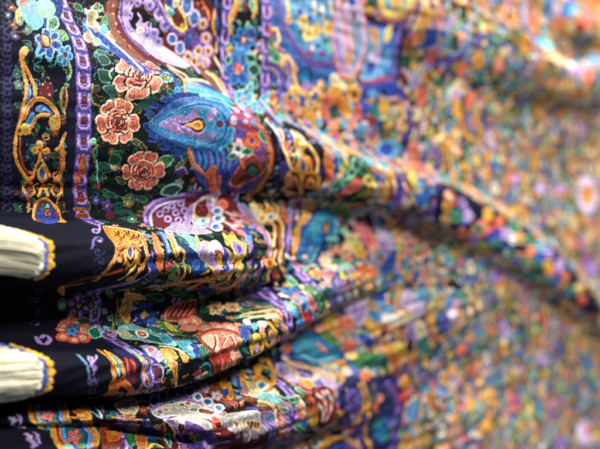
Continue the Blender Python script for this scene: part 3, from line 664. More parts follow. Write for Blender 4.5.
    oval((210.3,-103.8),(3.3,-0.5,-0.8,3.6),'gold')
    oval((210.3,-103.8),(1.9,-0.3,-0.5,2.5),'maroon')
    oval((222.4,-106),(6,-0.4,-1.1,5.6),'lilac')
    oval((222.4,-106),(3.9,-0.3,-0.7,4.1),'peach')
    oval((222.4,-106),(3,-0.3,-0.5,3.3),'gold')
    oval((222.4,-106),(1.7,-0.2,-0.3,2.2),'maroon')
    oval((215.9,-113.9),(6.3,0,-1.6,5.7),'lilac')
    oval((215.9,-113.9),(4.1,0,-1,4.2),'peach')
    oval((215.9,-113.9),(3.2,0,-0.8,3.3),'gold')
    oval((215.9,-113.9),(1.8,0,-0.5,2.3),'maroon')
    oval((216.3,-99.7),(7.8,-3.1,-2.2,7.5),'lilac')
    oval((216.3,-99.7),(5.1,-2.3,-1.5,5.6),'peach')
    oval((216.3,-99.7),(4,-1.8,-1.1,4.4),'gold')
    oval((216.3,-99.7),(2.3,-1.2,-0.7,3),'maroon')
    oval((212.7,-145),(0.1,0,-0,0.1),'coral')
    line([(217.5,-156.7),(223.6,-151.4),(225.2,-143.2)],1.9,'orange')
    dots([(220.3,-152.4),(213.9,-154.3)],2.8,'coral')
    line([(231.8,-153.6),(229.8,-139.2),(236,-130.1),(234.8,-117.6)],2.4,'gold')
    line([(232.7,-113.7),(235.6,-109),(240.6,-101.3)],1.6,'cream')
    line([(232.3,-164),(233.5,-145.2),(237.3,-120.1)],1.9,'royal')
    # flower stripe
    line([(257.8,-172.2),(253.5,-161.1),(248.7,-151.7),(248.7,-142.3),(250.9,-138.2)],3.5,'gold','yellow',0.4)
    line([(261.3,-171.9),(257.4,-160.9),(252.2,-152.4)],2.3,'orange')
    oval((266.6,-164.5),(3.6,-0.4,-0.7,5.8),'maroon')
    dots([(267.1,-168.3),(265.3,-161.9)],1.8,'red')
    line([(277.9,-175.8),(278.3,-165.8),(275.6,-156.4)],2.1,'gold')
    line([(281.1,-173.6),(280.2,-160.5)],1.2,'olive')
    line([(256.1,-150.8),(259.1,-147.7),(262.7,-141.6)],1.1,'teal')
    line([(276.1,-151),(279.2,-155),(279.2,-145.9)],1.1,'teal')
    line([(267.5,-146),(270.2,-151.8),(272.5,-146.5)],1.1,'mint')
    flower((265.8,-134.1),(13.1,-0.8,-0.4,12),6,'royal','azure','gold','ink','blue')
    oval((265.8,-135),(4,0.7,-0.5,4.2),'ink')
    oval((265.8,-135),(3.3,0.6,-0.4,3.6),'rust')
    oval((266.2,-134.3),(1.7,0.2,-0.2,2.7),'peach')
    flower((275.2,-141.6),(5.9,1.8,-0.8,6.8),5,'violet','azure','maroon','ink')
    flower((260,-107.3),(16.4,-1.2,-2.1,16.3),6,'royal','azure','coral','ink','blue')
    oval((256.5,-107.9),(4,-0.5,-0.7,5.8),'ink')
    oval((256.5,-107.9),(3.1,-0.4,-0.6,4.9),'rust')
    oval((257.4,-107),(1.7,-0.3,-0.3,3.6),'coral')
    oval((259.1,-122.6),(5.5,0,-0.8,4.4),'azure')
    leafy((273.8,-119.3),(5.5,-4,2.6,4.4),'darkgreen','mint','darkgreen')
    leafy((277.9,-109.2),(7.2,-1.1,0.2,7.3),'darkgreen','mint','darkgreen')
    leafy((248.7,-125),(4.3,0,-0.8,4.6),'darkgreen','mint','darkgreen')
    leafy((277,-96.2),(5.6,-3.4,0.8,6.7),'darkgreen','mint','darkgreen')
    leafy((247.5,-113.4),(3.2,0,-0.6,4.9),'darkgreen','mint','darkgreen')
    flower((258.7,-77.6),(15.8,-13.8,-5.7,19.6),5,'azure','aqua','coral','ink')
    flower((275.2,-71.5),(19.3,-15.2,-7.8,17.5),5,'azure','aqua','salmon','ink')
    oval((249.2,-122.6),(2.6,0.3,-0.6,3.4),'gold')
    line([(254.3,-85.4),(241.1,-55.7)],2.3,'cyan')
    line([(269.3,-84),(255.2,-54.8)],2.5,'cyan')
    dots([(279.7,-85.4),(269.3,-91.5)],2.6,'yellow')
    # field edge under the guard stripe
    shape([(298.7,-181.3),(310.7,-185),(313.1,-162),(326.5,-142.6),(343.2,-130.9),(365.9,-127.3),(388,-132.1),(391.4,-122.9),(372.4,-105.9),(345.8,-109.9),(329,-122.4),(315.6,-132.3),(300.2,-140.2)],'blue')
    shape([(310.7,-185),(393.1,-203),(393.1,-168.5),(387.4,-138.3),(365.4,-130.2),(344.3,-134),(328,-145),(316.1,-160.8)],'azure')
    shape([(323.5,-180.5),(386.9,-193),(385.7,-156.4),(359,-138.3),(337.6,-147.3)],'sky')
    line([(307.8,-183.9),(311.7,-161.4),(325,-143.2),(343.2,-130.9),(364.8,-127.3),(389.7,-134.6)],5.3,'purple')
    line([(312.2,-185.2),(316.1,-162.8),(329.5,-145.4),(345.3,-135.1),(363.8,-131),(384.6,-137.7)],2.2,'plum')
    line([(303.5,-178.4),(309.3,-159.2),(322,-139.7),(341.7,-127.6),(364.8,-124.3),(391.4,-132)],1.6,'maroon')
    flower((339.6,-167.3),(7.7,0.7,-1.6,7.7),6,'yellow','cream','red','darkgold')
    flower((357.4,-161.2),(9,-0.7,-1,8.3),6,'yellow','cream','red','darkgold')
    flower((377.4,-167),(10.5,0,-1.9,8.1),6,'yellow','cream','red','darkgold')
    flower((346.3,-156.6),(8.3,0,-1.3,8),6,'yellow','cream','red','darkgold')
    line([(320.5,-186.8),(319.5,-175.3),(320.5,-166.1)],3.8,'yellow','cream',0.4)
    oval((320,-163.9),(4.2,-0.3,-1.3,3.3),'gold')
    dots([(352.6,-184.8),(355.8,-179.7),(363.8,-182.6),(379,-189.4)],3.9,'white')
    line([(354.7,-189.3),(356.3,-177.8)],2.9,'cream')
    line([(367,-187.3),(368.6,-175.7)],2.9,'cream')
    line([(378.5,-193.3),(382.4,-184)],3.1,'cream')
    oval((347.9,-172.3),(4.4,-0.3,-0.7,3.9),'royal')
    oval((370.8,-151.8),(6.9,-1.5,-0.9,4.6),'green')
    oval((359,-146.3),(4.3,0,-0.6,2.8),'royal')
    oval((335.5,-154.4),(4.1,-0.4,-1,4.9),'teal')
    oval((348.9,-141.2),(5.6,-0.5,-0.6,5.9),'plum')
    oval((350.5,-143.2),(2.2,-0.3,-0.2,2.9),'white')
    oval((364.8,-138.7),(6.1,0,-0.4,3.8),'plum')
    oval((377.4,-144.4),(5,-0.4,-0.7,3.9),'mint')
    oval((335,-175.6),(4.1,-0.7,-1.1,4.1),'royal')
    oval((296.9,-147.8),(3.7,0.4,-0.7,4.4),'red')
    dots([(296.9,-149.8)],2.1,'yellow')
    leafy((302.5,-124.6),(4.2,-6.2,4.8,4.2),'green','mint','darkgreen')
    line([(297.8,-149.7),(304,-150.1),(306.4,-143.2),(303.5,-135.1)],3.4,'gold','cream',0.4)
    oval((297.3,-136.7),(3.3,0.8,-0.6,4.7),'leaf')
    leafy((297.8,-128.3),(4.6,-1.7,-0.2,5.9),'green','teal','darkgreen')
    line([(295.9,-116.9),(307.3,-113.3),(313.6,-105.5),(310.7,-93.5),(301.6,-88)],5.1,'purple')
    line([(298.7,-113.7),(306.9,-109.6),(307.8,-100.2)],2.1,'lilac')
    line([(314.6,-94.2),(321,-101.2),(321.5,-111.2),(315.6,-118.9)],4.2,'lilac')
    line([(302.1,-107),(309.3,-91),(303.5,-78.9),(292.6,-70.2)],3.2,'purple')
    oval((316.1,-96.5),(3.7,0.3,-0.8,3.7),'royal')
    oval((303.5,-103.4),(3.8,-0.3,-0.7,4),'royal')
    oval((299.2,-85.8),(2.9,-2,0.4,4.7),'orange')
    line([(310.2,-118),(309.7,-123.4),(316.1,-127.5),(323,-123.9),(326.5,-116.2),(332,-105.7),(336.6,-98.7),(347.9,-97.3),(359.5,-103.3),(365.9,-111.6)],4.8,'gold','cream',0.25)
    line([(330.5,-99.4),(335.5,-87.2),(347.4,-82),(358.4,-85.5),(363.2,-95.6),(365.9,-105.6)],3.4,'gold')
    oval((343.2,-90.1),(5.8,-3.2,0.5,6.1),'royal')
    oval((357.4,-97.2),(3.5,-2.8,1.1,5.2),'blue')
    line([(347.9,-96.6),(346.3,-88.3)],3.1,'gold')
    oval((344.8,-113.8),(10.3,0,-1.4,11),'deepblue')
    oval((343.2,-114.5),(6.3,1.1,-1,6.1),'azure')
    oval((345.8,-106.2),(5.5,0,-0.6,4.4),'lilac')
    line([(367,-109.6),(372.4,-101.9),(384.1,-105.5)],3.5,'gold')
    oval((375.7,-94.5),(5.5,1.3,-0.6,6.7),'orange')
    oval((372.4,-82.1),(5.5,0,-0.6,7.1),'coral')
    oval((372.4,-103.9),(4.1,0,-0.3,4),'green')
    oval((387.4,-101.9),(8,-0.8,-1.5,9.5),'gold')
    oval((382.9,-115.2),(4.3,2.1,-1.2,5.5),'cream')
    oval((390.2,-88),(6,1.1,-1.2,5.9),'olive')
    line([(311.7,-84.2),(316.6,-88),(322.5,-84.6),(319.5,-79.2)],2.8,'salmon')
    line([(319.5,-79.9),(325.5,-84.3),(331.5,-80.5),(328.5,-75.4)],3,'salmon')
    line([(309.3,-74.4),(314.1,-78.1),(320,-74.4),(315.1,-67.8)],2.8,'salmon')
    line([(276.5,-83),(285.2,-76),(282.9,-56.3)],2,'royal')
    line([(284.7,-81.1),(294.5,-74.5),(294,-56)],2.2,'cream')
    line([(293.6,-79.2),(304,-73.4),(304,-55.2)],2.2,'ink')
    line([(302.5,-78),(313.1,-72.1),(314.1,-54.4)],2.1,'gold')
    line([(311.7,-76.6),(323,-71.1),(323,-52.8)],2.2,'aqua')
    line([(321,-75.9),(333.5,-70.3),(333,-51.4)],2.2,'ink')
    line([(332,-75),(343.7,-68.9),(342.2,-48.9)],2.2,'coral')
    line([(342.7,-73.5),(353.7,-66.4),(352.1,-46.4)],2,'lilac')
    oval((325.5,-83.3),(4.5,2.4,-2,4),'coral')
    oval((303.5,-65),(4.3,-8.7,1.2,7.3),'cyan')
    oval((350,-77.4),(5.9,0,-0.3,5.7),'gold')
    line([(355.8,-81.5),(352.6,-71.3),(363.2,-63.8)],2.5,'gold')
    line([(364.3,-81.6),(366.5,-69.8)],2.8,'cream')
    oval((338.1,-74),(2.6,3.4,-1.3,3),'rust')
    oval((363.8,-71.7),(5.4,0,-0.2,3),'cyan')
    # big turquoise drop
    shape([(133,-25.6),(142.9,-38.8),(154.3,-49.4),(170.3,-55),(198.1,-59.8),(221.6,-62.9),(227.3,-49.3),(227.3,-30.7),(224.4,-13.6),(210.3,-8.1),(185.7,-7),(167,-8.7),(148.2,-15.2),(139.3,-18.9)],'deepblue')
    shape([(128.9,-26.3),(138.6,-33.6),(140,-41.5),(150.3,-45.9),(154.3,-47.8),(147.5,-38),(139,-27.9)],'ink')
    line([(134.8,-36.1),(142.1,-34.1)],1.9,'deepblue')
    line([(133.7,-32.4),(140.4,-32.6)],1.1,'royal')
    line([(139.7,-42.8),(147.5,-40.9)],2,'deepblue')
    line([(138.3,-38.9),(145.7,-39.1)],1.2,'royal')
    line([(148.2,-48.5),(156.1,-46.6)],2.1,'deepblue')
    line([(146.8,-44.5),(154.3,-44.9)],1.2,'royal')
    line([(139.3,-17.3),(146.4,-15)],2,'deepblue')
    line([(137.9,-13.3),(145,-13.4)],1.1,'royal')
    line([(150.3,-12.4),(158.6,-9.8)],2.2,'deepblue')
    line([(148.9,-8.4),(156.8,-8.2)],1.3,'royal')
    line([(163,-8.5),(171.8,-5.6)],2.2,'deepblue')
    line([(162.2,-4.2),(170.3,-3.9)],1.3,'royal')
    shape([(137.6,-25.3),(147.5,-36.3),(158.2,-45.2),(175.5,-51.5),(196.9,-55.1),(219.1,-55.7),(220.7,-38.4),(220.7,-21.9),(209.9,-11.1),(189.2,-9.3),(170.3,-11.4),(151.7,-18)],'blue')
    shape([(140,-25.6),(152.5,-35.4),(164.4,-43),(178.9,-48.7),(196.5,-51.7),(213.5,-50.5),(217.5,-37.2),(217.5,-23.4),(206.7,-13.6),(188,-11.9),(169.6,-13.7),(152.8,-19.5)],'azure')
    shape([(144.3,-26.1),(155.3,-34.3),(166.6,-40.8),(180.4,-46.3),(195,-48.5),(206.7,-45.3),(212.3,-36),(212.3,-24.7),(203.9,-16.8),(188.4,-14.3),(170.3,-16.2),(155.7,-21.2)],'deepblue')
    shape([(146,-26.4),(156.4,-33.5),(167.7,-40.1),(181.2,-44.5),(192.6,-45.9),(203.5,-43.7),(209.9,-35.9),(209.9,-24.3),(202.8,-18.2),(188.4,-15.9),(171.4,-16.9),(156.8,-21.4)],'azure')
    shape([(146,-26.4),(155.3,-32),(161.1,-34.2),(166.3,-36.9),(171.1,-35),(175.9,-38),(178.2,-42),(184.2,-41.7),(185.4,-35.5),(190.3,-34.6),(192.2,-30.7),(189.2,-25.7),(192.6,-20.3),(186.5,-18.1),(181.2,-21),(177.4,-19.2),(173.3,-22.1),(165.5,-20.5),(155.7,-23.5)],'lilac')
    shape([(193.8,-40.4),(201.2,-45.6),(202.8,-41),(198.8,-35),(193.8,-33.9)],'lilac')
    shape([(193,-21.7),(197.7,-24.4),(202.8,-21.5),(198.8,-18.2)],'lilac')
    shape([(185.4,-45),(193.4,-45.2),(191.9,-38.4),(186.1,-39)],'azure')
    shape([(183.5,-18),(192.6,-20.3),(196.5,-16.4),(185.4,-14.8)],'sky')
    line([(159.3,-37.1),(170.3,-43.6),(182.7,-47.2)],1.4,'sky')
    line([(157.5,-18.2),(171.4,-14.6),(185.7,-12.6)],1.2,'sky')
    shape([(166.3,-29.1),(175.2,-31.5),(182.7,-35.4),(189.2,-35.2),(192.2,-30.7),(189.2,-25.7),(182.7,-23.7),(174.8,-26.8)],'ink')
    shape([(170,-29.5),(177,-31.8),(183.5,-34.3),(189.2,-33.6),(190.7,-30.5),(188,-26.3),(182.3,-25.2),(176.7,-27.8)],'maroon')
    shape([(171.8,-28.8),(178.9,-31.4),(184.6,-33.3),(188.4,-32),(188.4,-27.8),(183.5,-26.2),(177.8,-27.8)],'gold')
    shape([(178.9,-29.5),(184.6,-31.7),(187.3,-29.4),(183.5,-27.5)],'darkgold')
    oval((205.5,-32.1),(4,0,-0.3,3.2),'ink')
    oval((205.5,-32.1),(3,0,-0.2,2.5),'maroon')
    oval((214.3,-32.9),(2.8,-0.2,-0.1,3.1),'ink')
    oval((214.3,-32.9),(1.9,-0.2,-0.1,2.3),'maroon')
    line([(196.9,-55.1),(218.3,-54.2),(219.5,-36.6),(218.7,-21.6),(207.5,-12.1)],2.2,'cyan')
    line([(190.7,-56.4),(214.7,-60.5),(226.5,-51.7)],2.4,'aqua')
    shape([(179.7,-65.3),(208.3,-76.9),(231.8,-77),(233.5,-58.9),(222.4,-60.4),(202.4,-61),(179.7,-56.8)],'cyan')
    shape([(195.7,-73.5),(224.4,-85.1),(236,-75.8),(219.5,-70.7)],'royal')
    line([(182.3,-70.7),(215.9,-83.6),(236,-72.5)],3.2,'cream')
    line([(186.5,-69.9),(197.7,-69.2)],2.9,'salmon')
    line([(178.2,-62.9),(200.4,-65.4),(221.6,-62.9)],3.1,'aqua')
    shape([(211.9,-100.4),(229.8,-99.1),(241.5,-83.9),(227.7,-74.8),(217.9,-87.2)],'brown')
    line([(222.8,-97.1),(233.1,-92.1),(236,-75.8)],2.3,'cream')
    line([(229.8,-97.1),(239.4,-90),(236.4,-69.5)],2.1,'gold')
    # violet field below the drop
    shape([(179.3,-9.3),(195,-8.6),(211.9,-9.7),(224.4,-13.6),(229.8,-4),(230.6,11),(232.3,29.3),(217.9,33.2),(203.1,23.6),(186.5,6.9)],'royal')
    oval((188.4,-3.1),(3.7,2,-0.8,5.7),'purple')
    oval((200,-2.2),(4.7,2.7,-0.8,7.3),'purple')
    oval((211.1,-4.6),(3.8,3,-1,6.3),'purple')
    oval((220.3,1.7),(4.8,2.6,-1.1,5.4),'purple')
    oval((207.1,9.9),(4.2,4.3,-1.3,7.2),'purple')
    line([(181.6,-8.7),(185,-1.3),(185.4,5.2)],1.6,'azure')
    line([(187.3,-9.1),(190.7,-1.8),(191.1,4.9)],1.6,'azure')
    line([(192.6,-9.4),(196.1,-2.1),(196.5,4.7)],1.6,'azure')
    line([(198.1,-9.7),(202,-2.3),(202.4,4.4)],1.6,'azure')
    line([(203.9,-10.2),(207.9,-2.7),(207.9,4.2)],1.7,'azure')
    line([(209.9,-10.5),(213.5,-3.1),(213.5,3.9)],1.6,'azure')
    line([(215.9,-10.8),(219.5,-3.4),(219.5,3.5)],1.7,'azure')
    line([(222.4,-11.2),(225.7,-3.7),(226.1,2.9)],1.7,'azure')
    line([(177.8,-10.2),(181.9,-1.2),(190.3,5.8),(200,11.4)],2.4,'orange')
    line([(180.8,-7.8),(185.7,1.2),(195.7,8.3)],1.3,'gold')
    shape([(199.2,11.3),(201.2,4.6),(206.3,2.4),(211.1,9.6),(219.5,14.1),(224.8,28.7),(217.1,31.8),(207.1,23.5)],'orange')
    line([(202.4,8.1),(213.1,27.8)],2.3,'red')
    line([(207.5,6.1),(218.7,25.8)],2.3,'plum')
    line([(202.4,14.7),(209.1,25.6)],2.1,'rust')
    shape([(215.9,11.9),(224,7),(232.3,29.3),(224.4,33.3)],'deepblue')
    shape([(214.3,-37.8),(234.3,-48.7),(247.9,-44.2),(252.6,-31.2),(257.8,-17.8),(252.2,-7.2),(237.7,-6.2),(225.7,-3.7),(215.1,-4.7),(217.5,-14.9),(225.2,-23.7)],'plum')
    shape([(218.7,-23.2),(231.4,-31),(242.3,-28.4),(238.5,-21.6),(227.3,-18.9)],'purple')
    line([(222.4,-45.3),(228.1,-39.1),(241.9,-42.5)],2.4,'red')
    line([(235.2,-54.1),(233.5,-40.3),(229.4,-30.8)],2.6,'red')
    line([(248.7,-52.7),(243.2,-37.5),(252.6,-32.8)],2.5,'red')
    line([(218.3,-31.5),(231.4,-32.7),(242.3,-30.3)],1.9,'red')
    line([(236.9,-60),(231,-47.7),(218.3,-36.4)],2.7,'red')
    line([(250.9,-65.8),(252.2,-53.9)],3,'red')
    dots([(230.2,-50.1),(241.1,-55.7),(241.1,-45),(220.3,-36.4)],7.1,'palelilac')
    oval((226.9,-35.6),(4.4,0,-0.2,2.6),'purple')
    oval((233.5,-36.1),(3.3,-0.4,-0.4,1.9),'lilac')
    flower((226.5,-13.1),(9.5,3.3,-2,8.6),5,'white','coral','royal','maroon')
    flower((240.6,-20.7),(8.9,-3.6,2,8.4),5,'orange','red','royal','maroon')
    flower((243.2,-37.5),(9.4,-5.5,-2.2,9.5),5,'red','rust','azure','maroon')
    oval((243.2,-37.5),(4,-2.3,-0.9,4.1),'azure')
    leafy((217.5,-14.9),(4.1,-0.6,0.8,3.4),'teal','mint','darkgreen')
    leafy((220.7,-6.8),(4.5,1.9,-1.8,3),'teal','mint','darkgreen')
    leafy((236.4,-11.3),(1,-7.1,3.2,1.3),'teal','mint','darkgreen')
    leafy((252.2,-25.2),(4.2,-3.6,4.9,1.9),'teal','mint','darkgreen')
    shape([(221.2,5.1),(230.2,-2.4),(241.9,-6.4),(252.6,-5.4),(260,7.9),(264,29.8),(244.9,33.7),(226.1,23.2)],'royal')
    oval((242.3,7.4),(10.6,11.8,-16.5,7.6),'orange')
    oval((242.3,7.4),(9.8,10.8,-15.2,7),'ink')
    oval((242.3,7.4),(8.7,9.6,-13.5,6.3),'brown')
    oval((242.3,7.4),(6.2,6.8,-9.6,4.4),'maroon')
    oval((247,6.2),(2.4,8.3,-4.6,5.9),'ink')
    oval((247,6.2),(1.6,5.9,-3.1,4.2),'teal')
    line([(235.2,26.3),(234.8,10.6),(239.4,6.2)],1.7,'rust')
    line([(242.8,30.3),(245.7,19.7)],1.9,'orange')
    shape([(245.3,-13.7),(253.5,-12.6),(253,-4),(246.2,-6.8)],'plum')
    line([(229.8,-4),(235.6,2.6)],2,'orange')
    line([(252.6,-37.1),(260.9,-25.3),(265.3,-10.1),(269.8,7),(274.7,32.2)],5,'ink')
    line([(248.3,-34),(257.8,-23),(261.3,-9.8),(264.4,7.4),(270.2,32.5)],3.4,'orange','darkgold',0.4)
    line([(253.5,-34.8),(262.2,-21.7),(264.9,-8.2),(269.3,9.8)],1.5,'maroon')
    line([(251.3,-17.4),(256.5,-5.7),(261.8,13.4),(265.3,32.3)],3.7,'brown')
    line([(262.7,-40.2),(267.5,-23.9),(271.1,-8.6),(277.4,11.9),(283.4,34.3)],3,'midnight')
    line([(267.1,-38.7),(271.1,-24.5),(274.3,-12.3)],2,'lilac')
    line([(271.1,-8.6),(278.8,2),(285.2,20)],2.2,'purple')
    line([(265.3,-46.9),(267.1,-30.9),(276.5,-19.5)],2.5,'white')
    line([(274.7,-47.3),(271.6,-29.6)],2.6,'sky')
    # scroll ornament on the long fold
    shape([(299.2,-56.5),(329,-58.9),(334.5,-35),(328.5,-10.6),(330.5,8.5),(328.5,24.8),(309.3,29.2),(282.9,10.9),(271.1,-15.4)],'ink')
    shape([(340.1,-40.7),(332.5,-20.8),(334.5,-3.6),(332.5,14.7),(326,9.3),(324.5,-8.4)],'midnight')
    oval((279.7,2.1),(4.9,4.3,-0.3,8.3),'violet')
    oval((289.4,22.6),(5.4,7.4,-1.1,9),'midnight')
    line([(278.3,-39.6),(274.7,-22.8),(279.2,-10.8),(285.2,-2.5),(292.6,2)],3.1,'gold','cream',0.4)
    line([(306.9,-30),(310.7,-20.4),(319,-11.6),(320.5,-0.9),(320,11.6),(326,18.3)],3.2,'gold','cream',0.3)
    shape([(300.2,-44.2),(312.7,-41.6),(308.8,-27.5),(300.6,-19.8),(292.6,-22.6),(292.6,-29.2)],'cream')
    oval((297.3,-27.8),(7.2,-3.8,-1.6,4.8),'gold')
    oval((292.6,-21),(3.7,0,-0.4,2.3),'gold')
    oval((301.6,-21.3),(4,-1,-0.3,2.6),'gold')
    line([(297.8,-21.3),(299.7,-14.4),(293.6,-4.7),(294.5,5.3)],2.2,'gold')
    line([(299.7,-15),(307.3,-9.2),(314.6,1.4)],2.1,'gold')
    shape([(300.6,-11.6),(308.8,-2.2),(305.4,4.5),(295.9,-1.2)],'gold')
    shape([(300.6,-8.9),(305.9,-2.9),(303.5,1.2),(298.3,-2.2)],'royal')
    dots([(285.2,-29.9),(283.8,-23.6),(286.6,-18.6),(288.4,-12.5)],2.3,'white')
    shape([(282.4,-32),(295.4,-35.9),(290.3,-26.4),(281.1,-25.1)],'royal')
    dots([(285.2,-29.9),(283.8,-23.6)],2.4,'white')
    line([(283.4,-7.8),(289.4,-1)],1.9,'red')
    line([(312.7,-9.3),(314.1,-0.5)],1.8,'red')
    oval((298.3,11.6),(10.5,7.8,-1.7,11.1),'gold')
    oval((299.2,12.7),(8.2,6.8,-1.3,9.6),'ink')
    oval((300.2,14.2),(5.5,5.6,-0.9,7.1),'rust')
    line([(300.2,20.5),(296.9,9.2),(306.9,16.2)],1.9,'gold')
    line([(300.6,17.5),(296.9,7.2)],1.4,'coral')
    oval((317.1,9.8),(11.6,3.7,-0.6,9.1),'gold')
    oval((317.1,10.8),(8.5,2.9,-0.7,7.3),'ink')
    oval((317.5,12),(5.7,2.7,-0.5,5.6),'rust')
    line([(316.6,17.3),(316.1,7.9),(323,13.3)],1.8,'gold')
    line([(316.6,14.3),(316.1,5.5)],1.4,'coral')
    line([(296.9,28.6),(295.9,18.2),(290.8,7.6)],2.6,'gold')
    line([(310.7,18.5),(321,30.2)],2.7,'gold')
    line([(326.5,15.4),(337.1,22.8)],2.6,'gold')
    line([(340.6,-68.3),(349.5,-58.7)],6.2,'orange')
    line([(338.1,-69.9),(351.6,-44.1),(369.2,-38.3)],4.4,'cream')
    line([(346.3,-66.9),(352.6,-48.2)],4.4,'royal')
    line([(362.2,-61.4),(375.2,-47.6)],4.6,'aqua')
    line([(323,-71.1),(342.7,-66.5)],2.7,'ink')
    shape([(331,-20.4),(334.5,-12.6),(341.2,-5.6),(340.6,7.6),(335,12.3),(333.5,0.5),(328.5,-8.6)],'orange')
    line([(328.5,-16),(335.5,-5.3),(336,5.8)],2,'gold')
    oval((336,3.8),(2.5,1.5,-0.1,5.7),'red')
    shape([(341.7,-19.6),(349.5,-11.9),(348.9,-0.3),(341.2,3.7),(343.7,-7.6)],'deepblue')
    line([(346.3,-24),(349.5,-11.9),(350,-4.4)],2.8,'cyan')
    line([(355.8,-19.3),(358.4,-10.5),(353.1,1.1),(343.2,11.6)],3.2,'gold','yellow',0.4)
    oval((360,-7.7),(3.7,0,-0.1,4.7),'yellow')
    leafy((350,12.4),(6.4,5.3,-4.6,4.3),'green','mint','darkgreen')
    shape([(380.7,-33.9),(389.1,-20.7),(398.2,-2.5),(404.6,15.1),(399.4,31.4),(380.2,35),(356.8,22.2),(356.3,5)],'greenblack')
    line([(376.8,-28.6),(401.1,-28.1),(401.7,-9.8)],4.3,'gold')
    leafy((368.6,-1.7),(5.2,5.1,-5.3,2.7),'darkgreen','mint','darkgreen')
    leafy((362.2,8.3),(8.4,2.5,-2.6,3.5),'green','mint','darkgreen')
    leafy((375.7,-10.4),(8,-0.8,-2.4,8.8),'darkgreen','mint','darkgreen')
    leafy((384.1,-4.1),(6.7,3.1,-1.7,6.9),'darkgreen','green','darkgreen')
    leafy((390.2,5.5),(7.1,-0.6,-0.1,6),'olive','yellow','darkgreen')
    leafy((389.1,20.8),(7.1,4.5,-3.6,4.6),'olive','leaf','darkgreen')
    leafy((395.9,15.4),(5.7,4,-0.3,6.6),'olive','gold','darkgreen')
    leafy((358.4,-6.5),(4.3,0.5,-0,5.5),'leaf','yellow','darkgreen')
    shape([(359,25.8),(361.6,14.8),(367.5,6.3),(375.7,4),(380.7,9.6),(381.3,16.1),(373,19.2),(366.5,25)],'red')
    shape([(365.4,10.2),(374.1,6.2),(378.5,11.6),(374.1,16.6)],'coral')
    line([(359.5,22),(367,13.5)],1.9,'salmon')
    line([(367,20.5),(378.5,16.3)],1.7,'salmon')
    line([(395.4,-11.7),(404,-0.9),(409.3,10.7),(412.8,24.1)],4.8,'orange','gold',0.4)
    line([(423.5,-18),(421.7,-1.8),(422.3,12.3),(422.3,28.2)],4,'gold')
    shape([(398.2,-4.5),(410.4,2.5),(409.8,8.8),(400.5,2.9)],'royal')
    shape([(397.1,-31),(415.7,-24.4),(411.6,-11.7),(393.1,-11.3)],'cyan')
    shape([(438.2,-30),(445.7,-23.1),(421.7,-6.9),(416.3,-12.4)],'cyan')
    line([(402.8,-32.8),(416.3,-12.4),(431.4,-5.2)],4.4,'cream')
    line([(453.3,-28.4),(425.9,0)],3.3,'gold')
    shape([(421.1,2.1),(430.2,8),(432.7,22.4),(428.4,29.9)],'rust')
    shape([(432.7,-2.4),(445.7,3.3),(449.5,17.9),(444.4,31.5),(432.7,27.2),(435.7,13.7)],'purple')
    shape([(440.7,3.5),(447,9.4),(445.1,17.8),(438.2,15.7)],'royal')
    line([(450.7,-1.1),(457.8,10.1),(455.2,24.6),(448.8,34)],3,'plum')
    line([(462.3,1.8),(468.8,13.6),(464.2,25.4),(456.5,33.5)],3,'olive','yellow',0.4)
    line([(454.6,3.6),(461.6,14.6)],2.7,'rust')
    shape([(496.4,-12),(480.1,6.3),(468.8,11.5),(462.3,1.8)],'yellow')
    shape([(486.2,-0.4),(490.9,14),(493.7,30.2),(485.5,36.4),(471.5,30.9),(466.9,17.6)],'blue')
    oval((476.8,14.9),(7.2,0,1.6,5.2),'aqua')
    oval((474.8,17),(3.8,-0.3,0.8,3.3),'gold')
    shape([(486.8,13.3),(496.4,24.5),(491.6,31.4)],'royal')
    oval((478.1,32.2),(6.7,0.9,1.7,4.6),'deepblue')
    shape([(500.6,19.1),(514,31.9),(515.4,47.3),(506.9,55.4),(484.1,50.9),(464.2,41),(482.8,42),(497.1,39.8),(504.8,33.3)],'purple')
    shape([(451.4,33.6),(472.1,41.4),(495.1,59.1),(472.1,53.9)],'olive')
    shape([(518.3,35.4),(550.8,54.8),(589.4,73.4),(588.6,93.4),(544.8,81.4),(518.3,58.3)],'ink')
    shape([(516.1,15.9),(577.3,42.5),(647.5,67),(754,100.2),(859.6,152.3),(923.1,192.4),(899.1,206.5),(812.8,169.5),(725.9,136.9),(632.5,112.6),(558.5,88.4),(506.9,55.4)],'navy')
    oval((530.6,42),(9.6,7.5,0.2,10.9),'coral')
    oval((527.7,38.8),(3.5,5.2,-0.1,7.4),'cream')
    oval((524,50.5),(6,5.6,0.3,9.4),'gold')
    oval((556.2,53.1),(8.2,5.2,-0.9,7.8),'lilac')
    oval((544,62.7),(12.8,2.3,2.6,7.2),'teal')
    oval((603.4,82.1),(19.8,12.7,-6.1,10),'coral')
    oval((605.9,79.3),(10.3,5.9,-2.9,4.8),'salmon')
    oval((591,89.3),(8.1,6.3,-4,5.7),'gold')
    oval((629.8,97.6),(10.1,11.4,-3.3,11.4),'royal')
    oval((558.5,73.7),(11.6,3.9,0.5,7.8),'royal')
    oval((652.9,104),(9.8,12.1,-2.3,12.9),'deepblue')
    oval((605.9,101.4),(9.2,4.5,-0.2,6.1),'green')
    oval((662.1,93),(8.4,6.5,-2.4,8.5),'white')
    oval((663,113.6),(6.7,4.9,-0.9,5.6),'white')
    oval((693.2,116.5),(13.5,2.6,0.2,5.3),'coral')
    oval((638.6,87.4),(9.6,0,-0.4,7.2),'violet')
    oval((621.2,75.5),(11.5,5.1,-3.6,4.3),'rust')
    oval((692.2,125.6),(11.6,6.4,-0.6,8),'purple')
    oval((716.8,125.2),(11,4.2,-0.1,7.1),'gold')
    oval((738.2,124.1),(21.8,6.2,0.4,13.6),'navy')
    oval((736.2,118.9),(12.9,1,0.1,8.1),'royal')
